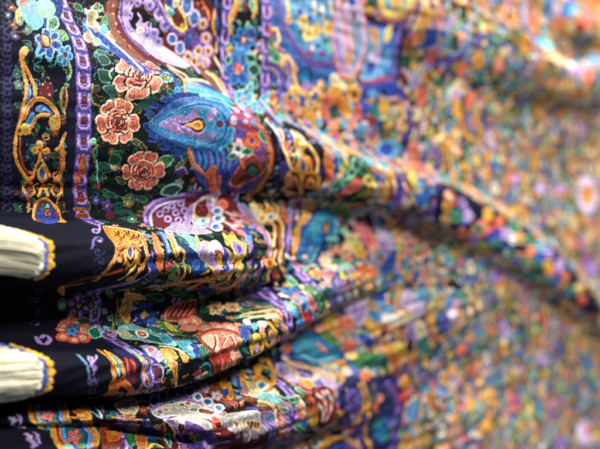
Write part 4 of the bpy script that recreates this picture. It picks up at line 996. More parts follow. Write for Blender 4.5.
    oval((771.2,139.9),(12,1.8,0.5,7),'coral')
    oval((732,147.2),(9.6,6.8,-3,7.7),'teal')
    oval((694.1,137.1),(10.6,8.4,-0.9,7.9),'olive')
    oval((759.3,111.6),(8.1,11.8,-2.9,8.7),'lilac')
    oval((802.4,160.3),(12.6,7.6,-1.8,7.8),'gold')
    oval((836.4,169),(13.2,4.8,0.1,8.8),'blue')
    oval((869.6,181.6),(11.5,5.2,0.7,8.3),'coral')
    oval((790,137.4),(9.3,12.5,-4.7,7.6),'violet')
    # gold ornament and stripes on the upper fringed fold
    shape([(85.5,70.9),(98.2,77.9),(105.5,89.4),(95,109.4),(88.1,128.2),(88.1,149.6),(66.1,160.7),(51.4,128.6),(57,118.6)],'night')
    shape([(84.6,79.1),(95.9,83),(100.6,93.8),(89.4,111.4),(82,115.7),(78.8,112.5),(71.4,116.7),(66.7,115.6),(60.7,119.6),(64.5,109)],'gold')
    line([(82.6,88.5),(79.1,96.1),(73.7,100)],2.3,'rust')
    line([(87.1,87.2),(80,97.3)],1.4,'black')
    line([(78.1,98.5),(75.3,105.2),(70.2,108.7)],2.1,'rust')
    line([(83.3,97.4),(76.8,106.2)],1.3,'black')
    line([(92.7,86.4),(89.4,93.8),(84.6,97.4)],2.2,'rust')
    line([(96.9,85.7),(90.4,95.2)],1.4,'black')
    line([(86.8,98.4),(84.6,104.7),(79.7,108)],2.1,'rust')
    line([(91.4,97.5),(85.8,105.7)],1.2,'black')
    line([(92.7,96.4),(90.4,102.9),(85.8,105.7)],2,'rust')
    line([(97.3,95.7),(91.7,103.7)],1.2,'black')
    line([(87.5,106.6),(86.8,111.2),(82.9,113.2)],1.7,'rust')
    line([(92.3,105.4),(88.8,111.4)],1.1,'black')
    line([(66.7,109.7),(66.1,114),(62.6,115.9)],1.6,'rust')
    line([(71.7,108.3),(67.9,114.3)],1,'black')
    line([(61.6,119.6),(68.3,116.3),(71.7,118.8),(77.5,115.3),(81.7,118.3)],1.8,'orange')
    line([(64.8,120.9),(66.4,125.2),(64.8,129.5)],1.2,'gold')
    line([(78.8,120.2),(75.3,124.7),(79.7,129.8)],1.3,'gold')
    oval((61,126.7),(1.7,-0.3,0,1.9),'gold')
    dots([(74.6,132.8),(68.6,134.3)],1.6,'rust')
    line([(88.1,73.9),(97.3,83.1),(100.2,95.9)],2.3,'cream')
    line([(86.5,73.7),(66.4,104.6),(61,118.4),(58.8,124),(53.2,131),(51,140.6),(52.3,148.9)],2.2,'gold','orange',0.4)
    line([(94,103.6),(86.8,118.2),(84.6,130),(79.4,137.4),(84.6,151.8)],2.7,'gold','orange',0.4)
    oval((81.7,147.5),(1,6.4,-3.6,6.7),'gold')
    oval((82.6,147.6),(0.7,3.4,-1.9,3.5),'yellow')
    line([(67.9,119.3),(66.1,126.6),(71.4,131.2),(74.3,126.3),(77.8,118.6)],1.8,'gold')
    line([(75.6,123.4),(76.5,131.2),(71.1,137.2),(71.7,148.9)],1.6,'yellow')
    line([(61.3,121.2),(65.4,123.8),(69.2,132.8)],1.2,'darkgold')
    shape([(74.9,113.9),(75.3,120.4),(69.8,126.3),(68.3,120.6)],'gold')
    shape([(73.7,115.7),(74,120.2),(69.8,124.8),(69.5,120.6)],'royal')
    oval((63.5,123.7),(1.8,-0.8,-0.1,2.2),'rust')
    oval((78.1,123.4),(1.5,-0.5,-0,2.2),'rust')
    line([(77.2,124.9),(82,131.4)],1.1,'darkgold')
    dots([(62,127.9),(80,132.9)],1.2,'gold')
    shape([(111.5,92.4),(107.9,103.3),(100.6,117.5),(102.2,128.1),(98.9,136.2),(95.6,128.5),(95,115.6)],'orange')
    line([(109.9,96.6),(100.9,113.2),(98.9,126.5)],1.9,'gold')
    line([(95.3,122.7),(98.2,132.8)],1.3,'red')
    line([(116.6,92.7),(110.2,107.6),(104.2,120.8),(105.5,129.4)],2.3,'royal')
    line([(118.3,92.9),(111.9,107.6),(105.5,119.3)],2.1,'sky')
    shape([(118.6,102.8),(119.3,109),(114.9,120.1),(113.6,124.1),(110.2,117.4)],'gold')
    line([(123.4,93),(121,104.6),(115.2,116.8)],2.5,'cream')
    line([(119,111.6),(121,121.4),(122.4,130.9),(128.5,148.5)],2,'gold','yellow',0.4)
    line([(121,116.5),(127.2,124.5),(128.2,133.1)],1.5,'gold')
    oval((106.5,131.6),(3.2,0,-0.2,3.8),'red')
    oval((111.9,133.4),(3.8,1.6,-0.4,3.2),'green')
    oval((115.2,141),(3.8,3.7,-0.4,4.3),'leaf')
    oval((95.9,138.8),(4.8,4.9,1.9,10.4),'violet')
    oval((90.1,128.5),(2,1.7,0,7.1),'royal')
    line([(112.2,127.4),(117.6,134.6),(125.1,149.5)],1.5,'darkgold')
    shape([(128.9,93.1),(134.4,99.4),(138.3,109.5),(142.5,121.7),(145.7,133.3),(141.1,142.5),(127.9,128.8),(121,116.5)],'deepblue')
    shape([(129.2,97),(140.7,98.6),(146.8,103.4),(145,113),(140.4,118.6),(131.7,115.4),(129.6,105.7)],'aqua')
    shape([(127.5,96.9),(133.4,103.5),(131.7,110.4),(125.5,106.1)],'teal')
    shape([(138.3,106.8),(148.9,107.6),(150,118.4),(146.4,122.5),(135.5,117.9)],'palelilac')
    oval((142.5,118.1),(4.5,1.4,-1,4.6),'lilac')
    oval((134.8,126.8),(4.6,-0.6,-0.8,4.1),'blue')
    oval((146,125),(3.6,-0.8,-0.7,3),'teal')
    oval((146.4,124.2),(1.6,-0.4,-0.3,1.7),'mint')
    line([(146.8,97.9),(144.3,103.8),(135.8,112.6)],2,'yellow')
    line([(141.1,151.4),(140.4,136.8),(147.1,130.4)],2.9,'gold')
    line([(156.4,162.5),(153.9,143.9),(164.1,143.6)],2.5,'gold')
    shape([(132.4,140.8),(140,133.6),(149.2,138.5),(143.9,147.7)],'navy')
    oval((160.8,119.2),(15,9.2,-2.6,17.6),'gold')
    oval((160.4,118.2),(13,10.5,-2.2,15.8),'palelilac')
    oval((156.8,109),(7.6,-6.3,-0.9,8.9),'white')
    oval((151.7,119.9),(4.5,2.1,-0.8,7.3),'lilac')
    shape([(166.3,106.2),(170.3,114.7),(170,126.8),(162.6,130.3),(162.6,120.9)],'royal')
    oval((160.4,118.2),(5.7,3.1,0.1,8.6),'ink')
    oval((160.4,118.2),(4.5,2.7,0.1,7.5),'rust')
    oval((160.8,119.2),(3.1,1.3,0,6),'gold')
    oval((161.5,120.8),(1.6,-0.6,-0,3.7),'yellow')
    oval((157.9,136.7),(3.1,3.1,-0.1,3.9),'red')
    oval((163.7,131.6),(3.5,2.6,0.2,3.8),'red')
    dots([(152.8,128.5),(164.8,138.5)],2.4,'peach')
    line([(165.2,149.2),(174.8,148.9),(175.2,136.1),(178.2,120.9)],2,'gold')
    shape([(182.7,89.6),(184.2,95.2),(196.9,88.3),(194.2,98.4),(200,102.8),(193.4,112.5),(184.6,129.2),(181.9,136.1),(176.7,121),(177,107.8),(173.3,103.7)],'yellow')
    shape([(184.2,100.4),(191.5,103.5),(191.1,110.9),(184.6,114.5),(177.8,109.9)],'lilac')
    shape([(186.1,103.7),(189.6,109.3),(181.9,112.3)],'purple')
    oval((180,123.1),(3.6,-8.9,1,8.1),'ink')
    oval((180,123.1),(2.4,-7.1,0.7,6.5),'rust')
    oval((180,124.4),(1.1,-5.3,0.4,4.6),'gold')
    line([(187.3,112.7),(184.2,127.6),(186.9,144.3)],1.6,'gold')
    line([(177,99.7),(176.3,106.1)],2.3,'rust')
    shape([(226.5,74.3),(229.4,83.8),(215.5,102.7),(207.5,118),(189.6,127.4),(198.8,108.5)],'navy')
    shape([(219.9,75.2),(224,81.1),(215.1,95.1),(202,108),(206.3,96.6)],'sky')
    oval((205.1,104.1),(3,-4.7,-0.5,6.6),'lilac')
    shape([(226.1,64.8),(225.7,77.6),(217.5,90.1),(208.7,86.6)],'royal')
    line([(209.5,111.9),(195.3,127),(193.8,140.3)],1.7,'purple')
    line([(218.7,116.2),(207.9,132)],1.9,'lilac')
    line([(198.8,119.7),(187.3,136.4),(191.1,152.6)],1.7,'olive')
    line([(216.7,125.2),(219.1,143.2)],3,'purple')
    line([(195,134.1),(197.7,143.2)],1.9,'gold')
    # pale paisley between the long fold and the upper fringed fold
    shape([(122,73.4),(140.4,50.3),(153.9,40.1),(170.7,34.4),(192.2,32.5),(216.3,30.4),(241.5,37.7),(244.9,51.9),(202.8,78.2),(158.2,88.8),(131,88.6)],'maroon')
    line([(119.6,78.2),(137.6,54),(151.7,41.7),(167,36.5),(183.5,33.4),(202.4,31.8)],4,'purple')
    line([(125.5,68.9),(138.3,51.9),(151.7,41.1),(167,35.5),(185.4,31.7)],1.6,'lilac')
    line([(123.1,78.4),(140,56.3),(153.5,44.6),(168.5,40),(186.9,38)],1.6,'palelilac')
    oval((160.8,47.4),(3.5,-3.9,0.3,4.6),'lilac')
    oval((160.8,47.4),(1.8,-2.1,0.1,2.4),'maroon')
    oval((170.7,43.2),(4,-2.9,0.3,3.5),'lilac')
    oval((170.7,43.2),(2.1,-1.6,0.1,1.8),'maroon')
    oval((166.6,52.5),(4,-5.4,0.1,6),'lilac')
    oval((166.6,52.5),(2.1,-2.9,0,3.2),'maroon')
    oval((182.7,41.5),(4.3,-2.6,0.1,3.6),'lilac')
    oval((182.7,41.5),(2.3,-1.4,0,1.9),'maroon')
    oval((178.2,50.4),(4,-4.7,0.5,4.5),'lilac')
    oval((178.2,50.4),(2.1,-2.5,0.3,2.4),'maroon')
    oval((171.4,61.3),(4.2,-6.9,0.2,6.9),'lilac')
    oval((171.4,61.3),(2.2,-3.7,0.1,3.7),'maroon')
    oval((156.1,67.1),(3.4,-5.7,0.1,6.6),'lilac')
    oval((156.1,67.1),(1.8,-3,0.1,3.5),'maroon')
    oval((148.5,64.7),(3.4,-5.5,0,6.9),'lilac')
    oval((148.5,64.7),(1.8,-2.9,0,3.7),'maroon')
    oval((157.2,74.6),(3.7,-5.7,0.1,6.4),'lilac')
    oval((157.2,74.6),(1.9,-3,0.1,3.4),'maroon')
    oval((149.6,54.4),(3.4,-5.5,0,6.8),'lilac')
    oval((149.6,54.4),(1.8,-2.9,0,3.6),'maroon')
    oval((142.5,78.8),(3.4,-6.4,-0.1,7.9),'lilac')
    oval((142.5,78.8),(1.8,-3.4,-0,4.2),'maroon')
    shape([(125.1,88.8),(149.6,74.5),(163.7,78.4),(169.6,90.1),(153.2,94.4),(134.4,95.1)],'palelilac')
    oval((194.2,56.6),(12.4,-28.9,2.1,26.1),'palelilac')
    oval((194.2,56.6),(10.5,-24.8,1.8,22.4),'cream')
    oval((195.3,54.9),(8.7,-19.8,1.4,18.4),'gold')
    oval((199.2,50.9),(8.7,-12.3,0,13.1),'maroon')
    dots([(202.8,44.9),(200.4,50.8),(193.4,53.5)],2.6,'red')
    oval((174.8,72),(7.8,-9.7,0.3,9.3),'aqua')
    oval((171.8,73.5),(4.5,-6.3,0.4,5.9),'white')
    oval((180.4,70.1),(2.9,-4.2,0.1,3.9),'azure')
    dots([(177.4,63.7)],3.2,'yellow')
    oval((175.9,59.2),(2.4,-20.1,1.3,17.1),'lilac')
    line([(214.7,39.7),(206.7,56.7),(176.7,82.8)],5.5,'lilac')
    oval((216.7,51.8),(6.6,-5.5,0.5,5.9),'white')
    oval((215.5,52),(4.3,-3.8,-0.1,4.2),'royal')
    oval((215.9,52.7),(2.4,-1.9,-0.1,2.1),'azure')
    oval((205.5,65),(6.4,-8.6,0.4,8.1),'white')
    oval((204.3,64.9),(4.7,-5.7,-0.4,5.6),'royal')
    oval((204.7,66),(2.6,-2.9,-0.2,2.9),'azure')
    oval((185.7,81.2),(6.9,-8.3,0.7,7.2),'white')
    oval((184.6,81),(4.8,-5.5,0.1,5),'royal')
    oval((185,82),(2.7,-2.8,-0.1,2.4),'azure')
    oval((228.5,44.3),(6.2,-2.2,0.7,4.2),'coral')
    oval((228.5,44.3),(3.2,-1.2,0.4,2.2),'maroon')
    oval((228.5,44.3),(1.5,-0.6,0.2,1.1),'coral')
    line([(225.2,50.4),(229.4,54.4),(235.6,54.3)],2.5,'red')
    line([(220.3,53.2),(224.8,57.2)],1.7,'maroon')
    line([(225.2,53.6),(229.4,57.7),(235.6,57.6)],2.7,'white')
    line([(219.9,56.8),(224.4,60.8)],1.8,'maroon')
    line([(224.8,57.2),(228.9,61.3),(235.2,61.1)],2.8,'red')
    line([(219.5,60.4),(223.2,65)],1.8,'maroon')
    line([(224,61.8),(226.9,66.5),(233.5,66.2)],2.8,'palelilac')
    line([(217.9,65.5),(221.6,70.1)],1.8,'maroon')
    line([(208.7,67.5),(210.7,72.5),(216.7,71.6)],2.7,'red')
    line([(202,72),(205.5,76.9)],1.8,'maroon')
    line([(207.1,72),(209.1,77.1),(215.1,76)],2.8,'white')
    line([(200,76.7),(203.9,81.3)],1.8,'maroon')
    line([(205.5,76.9),(207.9,81.5),(213.5,80.3)],2.7,'red')
    line([(198.4,81.2),(202.8,85.5)],1.8,'maroon')
    line([(204.7,80.9),(207.1,85.5),(213.1,84.2)],2.7,'palelilac')
    line([(197.7,85.4),(202.4,89)],1.7,'maroon')
    line([(187.3,87.8),(190.3,92),(196.5,91.1)],2.5,'red')
    line([(180.8,91.2),(185.7,94.9)],1.6,'maroon')
    shape([(219.5,68.6),(226.1,69.7),(224.4,76.2),(217.1,75.6)],'salmon')
    line([(213.1,76.3),(218.3,80.3)],1.8,'rust')
    shape([(237.3,61),(246.2,62.8),(242.8,69.6),(234.3,67.9)],'salmon')
    line([(229.8,67.8),(236.9,72.4)],1.9,'rust')
    shape([(233.9,52.9),(241.9,54.7),(242.3,59.7),(234.3,58.1)],'salmon')
    line([(229.4,58.3),(236.9,62.6)],2,'rust')
    shape([(206.3,84),(213.1,84.2),(212.7,89.8),(205.1,89.9)],'salmon')
    line([(200.8,90.6),(208.7,92.6)],1.6,'rust')
    # gold scrolls falling into the hollow
    shape([(266.2,41.2),(282,31.8),(301.6,31.5),(319,55.4),(285.2,91),(269.8,135.5),(248.3,147.1),(228.1,104.7),(262.2,65),(258.3,50.2)],'ink')
    shape([(264.4,48.7),(276.1,53),(283.4,62.7),(263.5,72.1),(265.8,58.4)],'cream')
    line([(250,48.9),(260,57.8),(259.6,72.1),(241.1,92.8),(229.4,109.9)],5.9,'lilac')
    line([(255.2,49.7),(264,60.4),(255.7,77.3)],2.6,'sky')
    line([(250.5,56.6),(253.5,68.3),(243.2,83.1)],4.6,'salmon')
    line([(269.8,49.3),(278.8,56.5),(286.1,62.9),(273.8,82),(244,100.7)],2.7,'gold','cream',0.35)
    line([(286.1,48.9),(295.4,56.4),(298.7,67.5),(281.1,87.2),(260.5,105.5)],3,'gold','cream',0.35)
    line([(261.3,68.4),(253.5,86.3),(237.7,104.4),(227.7,119.5),(239.4,136.9)],2.8,'gold','cream',0.35)
    line([(298.3,48.5),(301.1,56.4),(293.1,64.9)],2.4,'gold','cream',0.35)
    line([(249.2,104.2),(237.3,115),(254.8,126.9),(260.9,138.8)],3.1,'gold','cream',0.35)
    line([(260.5,105.5),(247.5,115.1),(267.5,124.2)],2.8,'gold','cream',0.35)
    oval((276.1,52),(4.1,-0.8,0.2,2.3),'gold')
    oval((276.1,52),(2.1,-0.4,0.1,1.2),'rust')
    oval((284.3,56.6),(4.4,-0.4,0,2.5),'gold')
    oval((284.3,56.6),(2.2,-0.2,0,1.3),'rust')
    oval((274.3,63),(4.6,-2.7,0.1,3),'gold')
    oval((274.3,63),(2.3,-1.4,0.1,1.5),'rust')
    oval((288.4,52.9),(4.7,-1,-0.1,2.5),'gold')
    oval((288.4,52.9),(2.3,-0.5,-0.1,1.2),'rust')
    oval((294,58.3),(4.7,-0.8,0,2.7),'gold')
    oval((294,58.3),(2.4,-0.4,0,1.3),'rust')
    oval((278.8,67.9),(5.1,-4.7,-0.2,4.2),'gold')
    oval((278.8,67.9),(2.5,-2.4,-0.1,2.1),'rust')
    oval((288.4,61.7),(4.1,-6.2,1.2,4.7),'cream')
    oval((288.4,61.7),(2.7,-4.5,0.8,3.4),'azure')
    line([(259.1,77.5),(233.9,98.8),(226.1,115.6)],1.8,'rust')
    line([(289.4,70.4),(268,92.7),(248.3,108)],1.8,'rust')
    line([(289.8,73.9),(271.6,94.5),(247.9,111.4)],2.5,'darkgold')
    oval((229.4,116.5),(7.9,-4.1,-0.4,6),'gold')
    oval((229.4,116.5),(4.8,-2.5,-0.2,3.6),'rust')
    oval((247.9,125.1),(11.8,7,-0.4,7),'maroon')
    oval((247.5,127.1),(5.7,3.1,-0.2,4),'red')
    dots([(237.7,120.9),(255.2,128.7)],2.6,'gold')
    line([(260.5,113),(269.8,124.1),(273.8,130.2)],2.4,'olive')
    shape([(307.3,49.6),(312.7,56.2),(313.6,65.6),(304,70.3),(306.9,59.6)],'orange')
    shape([(318,53.1),(323.5,58.2),(318.5,69),(312.7,66.6)],'lilac')
    line([(310.7,70.4),(283.8,89),(272.5,102.6),(277.9,113.1)],5.5,'violet')
    line([(314.6,67.7),(287.5,88.8),(276.5,102.1)],2,'lilac')
    oval((330,50.1),(4.4,3.5,-0.6,8.1),'plum')
    line([(326,59.3),(299.7,85.6),(286.6,106.6)],3.1,'ink')
    dots([(346.3,51.3),(339.1,58.7),(329.5,67.4),(314.6,79.3),(300.2,90.1),(290.8,99.7)],7.6,'darkgold')
    dots([(346.3,51.3),(339.1,58.7),(329.5,67.4),(314.6,79.3),(300.2,90.1),(290.8,99.7)],5.4,'gold')
    line([(343.7,45.2),(334,62.8),(312.7,80.2),(288.9,97),(287,108.5),(301.1,117.1)],2.8,'gold')
    line([(272.9,108),(285.7,115),(292.2,121.1)],3.8,'palelilac')
    oval((279.7,118.9),(4.7,-0.9,-0.3,2.1),'azure')
    dots([(284.7,113.9),(291.2,119.3)],3.1,'coral')
    # turquoise drop in the hollow
    shape([(289.4,108),(307.8,90),(335,69.1),(352.6,54.2),(364.3,48.1),(382.9,56.6),(389.7,70.8),(382.9,84.6),(356.3,92.1),(334,108.6),(307.3,117.9)],'deepblue')
    shape([(294.5,107.2),(310.7,91),(335.5,71.9),(354.7,56.5),(366.5,52.8),(380.2,58.9),(384.6,70.5),(377.9,82.1),(359.5,85.6),(357.9,78.1),(368.1,69.6),(364.8,65.7),(357.9,71.8),(347.9,87.9),(330.5,105.7),(312.7,112.2)],'azure')
    shape([(335,76.4),(355.2,59.3),(367.5,56.3),(376.3,64.1),(367,61.7),(354.7,69.9),(341.7,83.5)],'cyan')
    line([(382.9,64.4),(380.2,77.8),(361.6,85.9)],2.4,'aqua')
    oval((321,93),(7.6,-6,0.2,7.4),'blue')
    oval((326,98.7),(5.8,-5.3,0.3,5.4),'sky')
    oval((348.9,72.7),(2.7,-7.1,0.4,6.1),'sky')
    oval((306.4,103.8),(6,-0.3,-0,3.8),'blue')
    oval((308.8,107.1),(5.2,-0.9,-0,2.1),'peach')
    oval((363.8,71.7),(6.4,-6.2,0.2,8),'ink')
    oval((363.8,71.7),(4,-4.6,0.1,5.9),'rust')
    oval((363.2,72.6),(2.1,-3.4,0.1,4),'gold')
    line([(306.9,112),(324.5,109.1),(338.6,97.4)],2.1,'aqua')
    shape([(364.3,46.4),(382.9,44.2),(401.1,57.3),(395.9,67),(388,58.1)],'leaf')
    leafy((382.9,54),(9.7,5.6,-0.6,7.7),'leaf','olive','green')
    shape([(389.1,66.7),(403.4,57.1),(408.7,47.1),(436.3,59.6),(446.3,78),(417.5,100.1),(368.6,117.1),(355.8,104),(365.4,90),(384.6,84.7)],'navy')
    oval((398.2,62.3),(5.7,2.4,-0.3,5.7),'teal')
    oval((406.9,54.1),(8,3.9,1.6,6.9),'sky')
    oval((408.7,64.3),(5,1.5,-0.1,6),'white')
    oval((415.2,54.6),(5.1,5,-0.9,5.2),'aqua')
    flower((424.7,75.4),(16.3,0,0.7,10.8),5,'pink','coral','salmon','plum')
    flower((432.7,86.8),(10.7,-7.1,2,9.7),5,'coral','pink','red','plum')
    flower((432,97.8),(9.2,-5.1,-0.3,6.3),5,'coral','pink','cream','ink')
    flower((386.9,101.7),(12.7,-13.5,0.7,13),6,'peach','salmon','rust','ink')
    flower((406.9,88.9),(10.6,-7.7,1.6,10.3),5,'yellow','cream','mint','leaf')
    oval((409.3,97.2),(4.2,-7.7,4.3,4.9),'yellow')
    oval((407.5,106.3),(7.8,-6.6,0.3,6.4),'gold')
    oval((402.3,81.8),(6.2,-0.4,-0.2,4.2),'cream')
    oval((394.8,76),(6.5,-0.8,0.1,4.6),'mint')
    oval((374.6,88.4),(13.2,-1.6,0.6,3.4),'teal')
    oval((374.1,84.1),(9.6,-1.1,0.9,2.9),'aqua')
    oval((358.4,101),(6,-4.3,0.6,4),'peach')
    oval((344.8,109.1),(6.5,-4.2,2.6,3.8),'cream')
    oval((356.8,115),(10.6,-5.6,2,5),'green')
    oval((379,118.1),(10.5,-7,-0,6),'teal')
    oval((360.6,123.1),(10.3,-3.7,-1.6,4.5),'mint')
    oval((375.2,97.3),(4.9,-4.7,0.7,5.3),'salmon')
    oval((381.8,112.3),(4.5,-5.3,0.4,4.7),'coral')
    oval((338.6,120.8),(6.5,-4.1,2.7,3.7),'cream')
    shape([(445.1,66.8),(457.8,69.4),(469.5,83.8),(472.1,103.3),(460.4,114.4),(445.1,100),(451.4,82.7)],'palelilac')
    shape([(449.5,87.9),(464.2,95.7),(455.9,109.7),(445.7,102)],'lilac')
    shape([(422.3,48.2),(453.3,66.2),(464.9,79.1),(453.9,71.8)],'sky')
    line([(443.2,48.4),(476.1,75.4),(481.4,95.3)],2.6,'cream')
    line([(461.6,60.9),(484.1,91.2),(478.1,115.2)],4.5,'gold')
    shape([(468.2,100.9),(478.8,111.2),(458.4,125.7),(441.9,125.1)],'deepblue')
    oval((393.1,127.3),(16.5,-1.9,-2.6,4.9),'orange')
    oval((418.1,126.4),(14.3,-1.6,-1.3,4.7),'coral')
    oval((369.2,136.1),(15.2,-3.5,0.5,3.2),'gold')
    oval((472.1,53.9),(7.3,10.6,0,14.1),'plum')
    oval((488.9,63.5),(5.7,9.7,-0.1,12.5),'lilac')
    oval((458.4,51.2),(4.3,6.9,-0.6,8.6),'rust')
    # flowers in the hollow between the two fringed folds
    oval((54.2,182.6),(2,8.7,-0.2,12.3),'gold')
    line([(42.7,164.9),(40.6,147.3),(50.4,140.5),(65.1,134.4)],2.2,'brown','rust',0.4)
    line([(49.8,174.5),(50.4,156.4)],2.5,'darkgold')
    flower((73.3,203.3),(8.1,-4.7,3.6,9.8),6,'purple','violet','gold','ink','lilac')
    oval((73.3,203),(1.8,-1.5,1.1,2.9),'ink')
    oval((73.3,203),(1.1,-1.1,0.6,2),'yellow')
    oval((62.3,201.7),(3.1,0,0,5),'teal')
    oval((62.3,202.6),(1.9,-0.2,0,2.3),'mint')
    shape([(63.2,214.3),(65.1,208.7),(67.3,205.7),(68.9,210.1),(70.5,216.5),(67.9,220.1)],'coral','maroon',0.8)
    oval((66.1,213),(1.4,0,-0,3.6),'salmon')
    oval((61.3,218.8),(3.3,-4,3.2,6.2),'rust')
    oval((61.3,218.8),(2.8,-3.5,2.7,5.4),'coral')
    oval((61.3,218.8),(1.4,-1.8,1.3,2.7),'peach')
    oval((53.2,232.4),(5.1,-7,-0.4,10.6),'rust')
    oval((53.2,232.4),(4.4,-5.6,-0.3,8.5),'coral')
    oval((53.2,232.4),(2.2,-2.8,-0.2,4.2),'peach')
    oval((76.2,226.1),(2.7,-7.1,6.2,8.7),'rust')
    oval((76.2,226.1),(2.4,-5.9,5.5,7.2),'coral')
    oval((76.2,226.1),(1.2,-3,2.8,3.6),'peach')
    oval((66.4,237.7),(3.8,-7.6,5.2,7),'rust')
    oval((66.4,237.7),(3.3,-6.1,4.5,5.6),'coral')
    oval((66.4,237.7),(1.7,-3.1,2.3,2.8),'peach')
    oval((57,238.3),(4.7,-6.2,0.5,7.9),'rust')
    oval((57,238.3),(3.9,-4.7,0.4,5.9),'coral')
    oval((57,238.3),(2,-2.3,0.2,3),'peach')
    oval((71.1,216.6),(4.5,2.2,1,6.3),'rust')
    oval((71.1,216.6),(3.6,1.9,0.8,5.3),'coral')
    oval((71.1,216.6),(1.8,0.9,0.4,2.6),'peach')
    flower((67.6,224),(5.2,-6.6,1.7,8.6),5,'sky','royal','blue','ink')
    leafy((81.3,231.2),(1.8,-9.4,5.1,12.6),'teal','mint','darkgreen')
    leafy((81.7,197.7),(4.8,-0.5,0.2,3.9),'darkgreen','leaf','darkgreen')
    oval((82.3,203.3),(3.2,-0.4,0.3,3),'ink')
    oval((82.3,203.3),(1.9,-0.3,0.2,1.8),'olive')
    dots([(86.2,197.9),(86.5,204),(81.7,208.3),(85.8,209.4),(79.7,191.2)],1.6,'mint')
    leafy((77.2,215),(6.3,1.3,1.2,4),'darkgreen','olive','darkgreen')
    dots([(89.7,213.7),(89.1,220.9)],1.7,'coral')
    line([(102.2,211.7),(99.2,223.5),(88.4,244.9)],1.5,'olive')
    line([(106.2,197.5),(105.5,207.6),(106.9,217.8)],1.1,'teal')
    shape([(110.9,187.6),(116.3,187),(122.4,187),(130.6,189.6),(128.9,192.8),(122,192.9),(119,197),(117.3,203.4),(114.9,212.3),(112.9,216.6),(109.5,210.2),(107.9,201.7),(111.5,194.8)],'gold')
    line([(113.6,191),(114.6,198.6),(112.2,205.7)],1.3,'orange')
    line([(116.3,190.3),(127.5,191.4)],1.2,'yellow')
    line([(105.9,196),(105.5,204)],1.4,'rust')
    leafy((106.5,215.3),(3.1,-0.6,-0.8,4.3),'teal','olive','darkgreen')
    flower((128.9,203.8),(11.3,-4,-0.4,12.6),6,'deepblue','midnight','gold','ink','royal')
    oval((127.9,204.1),(2.3,-2.6,0.8,4),'ink')
    oval((128.2,203.5),(1.5,-2,0.6,3.1),'gold')
    oval((128.5,202.8),(0.7,-1,0.3,1.6),'cream')
    line([(118,198.2),(120.3,193.1),(123.4,195.9)],1.2,'teal')
    leafy((141.1,187.2),(7.8,0.5,0.5,4.4),'darkgreen','teal','darkgreen')
    shape([(104.9,219.9),(117.6,213.9),(124.4,224.3),(128.5,238.5),(122.4,258),(114.9,252.5),(105.5,242.7),(96.3,239)],'aqua')
    shape([(109.2,222.1),(120.3,231.6),(119.6,253.7),(109.2,238.7)],'teal')
    line([(101.2,226.3),(99.6,238.4),(106.5,233.9)],2.6,'cream')
    oval((115.2,230.9),(2.1,-5,4.4,7.6),'white')
    oval((115.2,230.9),(1.5,-3.2,3.1,4.9),'red')
    oval((115.2,230.9),(0.6,-1.2,1.3,1.9),'peach')
    oval((93.7,231.7),(3.2,-4.3,0.7,6.5),'lilac')
    oval((93.3,229.7),(2.1,-2.3,-0.5,3.7),'rust')
    oval((104.2,229.6),(1.3,-4.2,3.3,5.8),'cream')
    oval((128.2,225.1),(1.3,-3.7,4.8,5.1),'green')
    oval((122.7,245.9),(1.2,-3.9,4.6,5.3),'cyan')
    line([(128.5,217.1),(130.6,230.3),(128.5,247.5)],1.8,'royal')
    oval((133.4,211),(3.5,-3,0.2,5.5),'blue')
    oval((137.2,218.8),(2.8,-3.3,2.4,5),'leaf')
    line([(139,208.4),(136.5,227.3),(137.9,241.3)],1.8,'olive')
    shape([(146.8,199.6),(154.6,192.7),(167,189.7),(182.7,187.1),(177,196.9),(164.8,211.5),(153.5,211.2),(145.7,209.4)],'brown')
    shape([(151,198.9),(157.9,194.2),(168.5,191.4),(177.4,191),(170.3,201.6),(159.3,207.2),(151,205.1)],'maroon')
    line([(148.9,203.4),(155.3,197),(160.8,191.7)],1.1,'coral')
    line([(152.8,203.9),(160.1,196.8),(165.5,191.4)],1.2,'coral')
    line([(156.1,204.6),(164.4,196.9),(170.3,191.5)],1.2,'coral')
    line([(159.7,205.5),(168.5,197.9),(175.2,191.6)],1.3,'coral')
    line([(163.3,206.5),(172.2,198.9),(180,191.7)],1.3,'coral')
    line([(148.5,201),(144.3,209),(151,212.6),(163.7,210.8)],1.6,'salmon')
    line([(148.9,199.2),(156.1,193.7),(171.1,189.1),(181.2,188.2)],1.3,'coral')
    flower((191.1,200.3),(6.1,-8.3,1.4,12.7),6,'gold','cream','violet','ink')
    flower((204.7,200.5),(6.8,-5.7,0.3,9.5),6,'gold','cream','violet','ink')
    oval((181.6,201.6),(3.8,-3.2,0.9,4.7),'darkgreen')
    leafy((209.5,208.3),(3.4,-4.1,1.4,6.8),'teal','mint','darkgreen')
    oval((220.3,169.9),(4.4,1.9,-2.6,7.4),'royal')
    oval((225.2,166.6),(2.3,-0.8,-1.5,6.8),'gold')
    oval((213.9,176),(2.4,-1.8,-1,6.6),'darkgold')
    oval((179.7,169.9),(4.1,11.5,-4.7,11.4),'deepblue')
    leafy((157.2,179.2),(8.7,4.4,-0.7,6.2),'darkgreen','teal','darkgreen')
    leafy((171.1,186.5),(7.4,1.6,-2.2,2.7),'darkgreen','green','darkgreen')
    oval((219.9,156.1),(6.4,18.7,0.3,12.3),'purple')
    oval((153.9,215.7),(5.6,-4.4,-0.5,7.7),'rust')
    oval((153.9,215.7),(4.7,-3.3,-0.4,5.7),'salmon')
    oval((153.9,215.7),(2.8,-1.6,-0.2,2.8),'peach')
    oval((162.2,216.7),(1.7,-7.1,6.6,7.9),'rust')
    oval((162.2,216.7),(1.5,-5.5,5.7,6.1),'salmon')
    oval((162.2,216.7),(0.9,-2.7,3.4,3),'peach')
    oval((150.7,227.3),(6.7,-4.8,1.7,7.5),'rust')
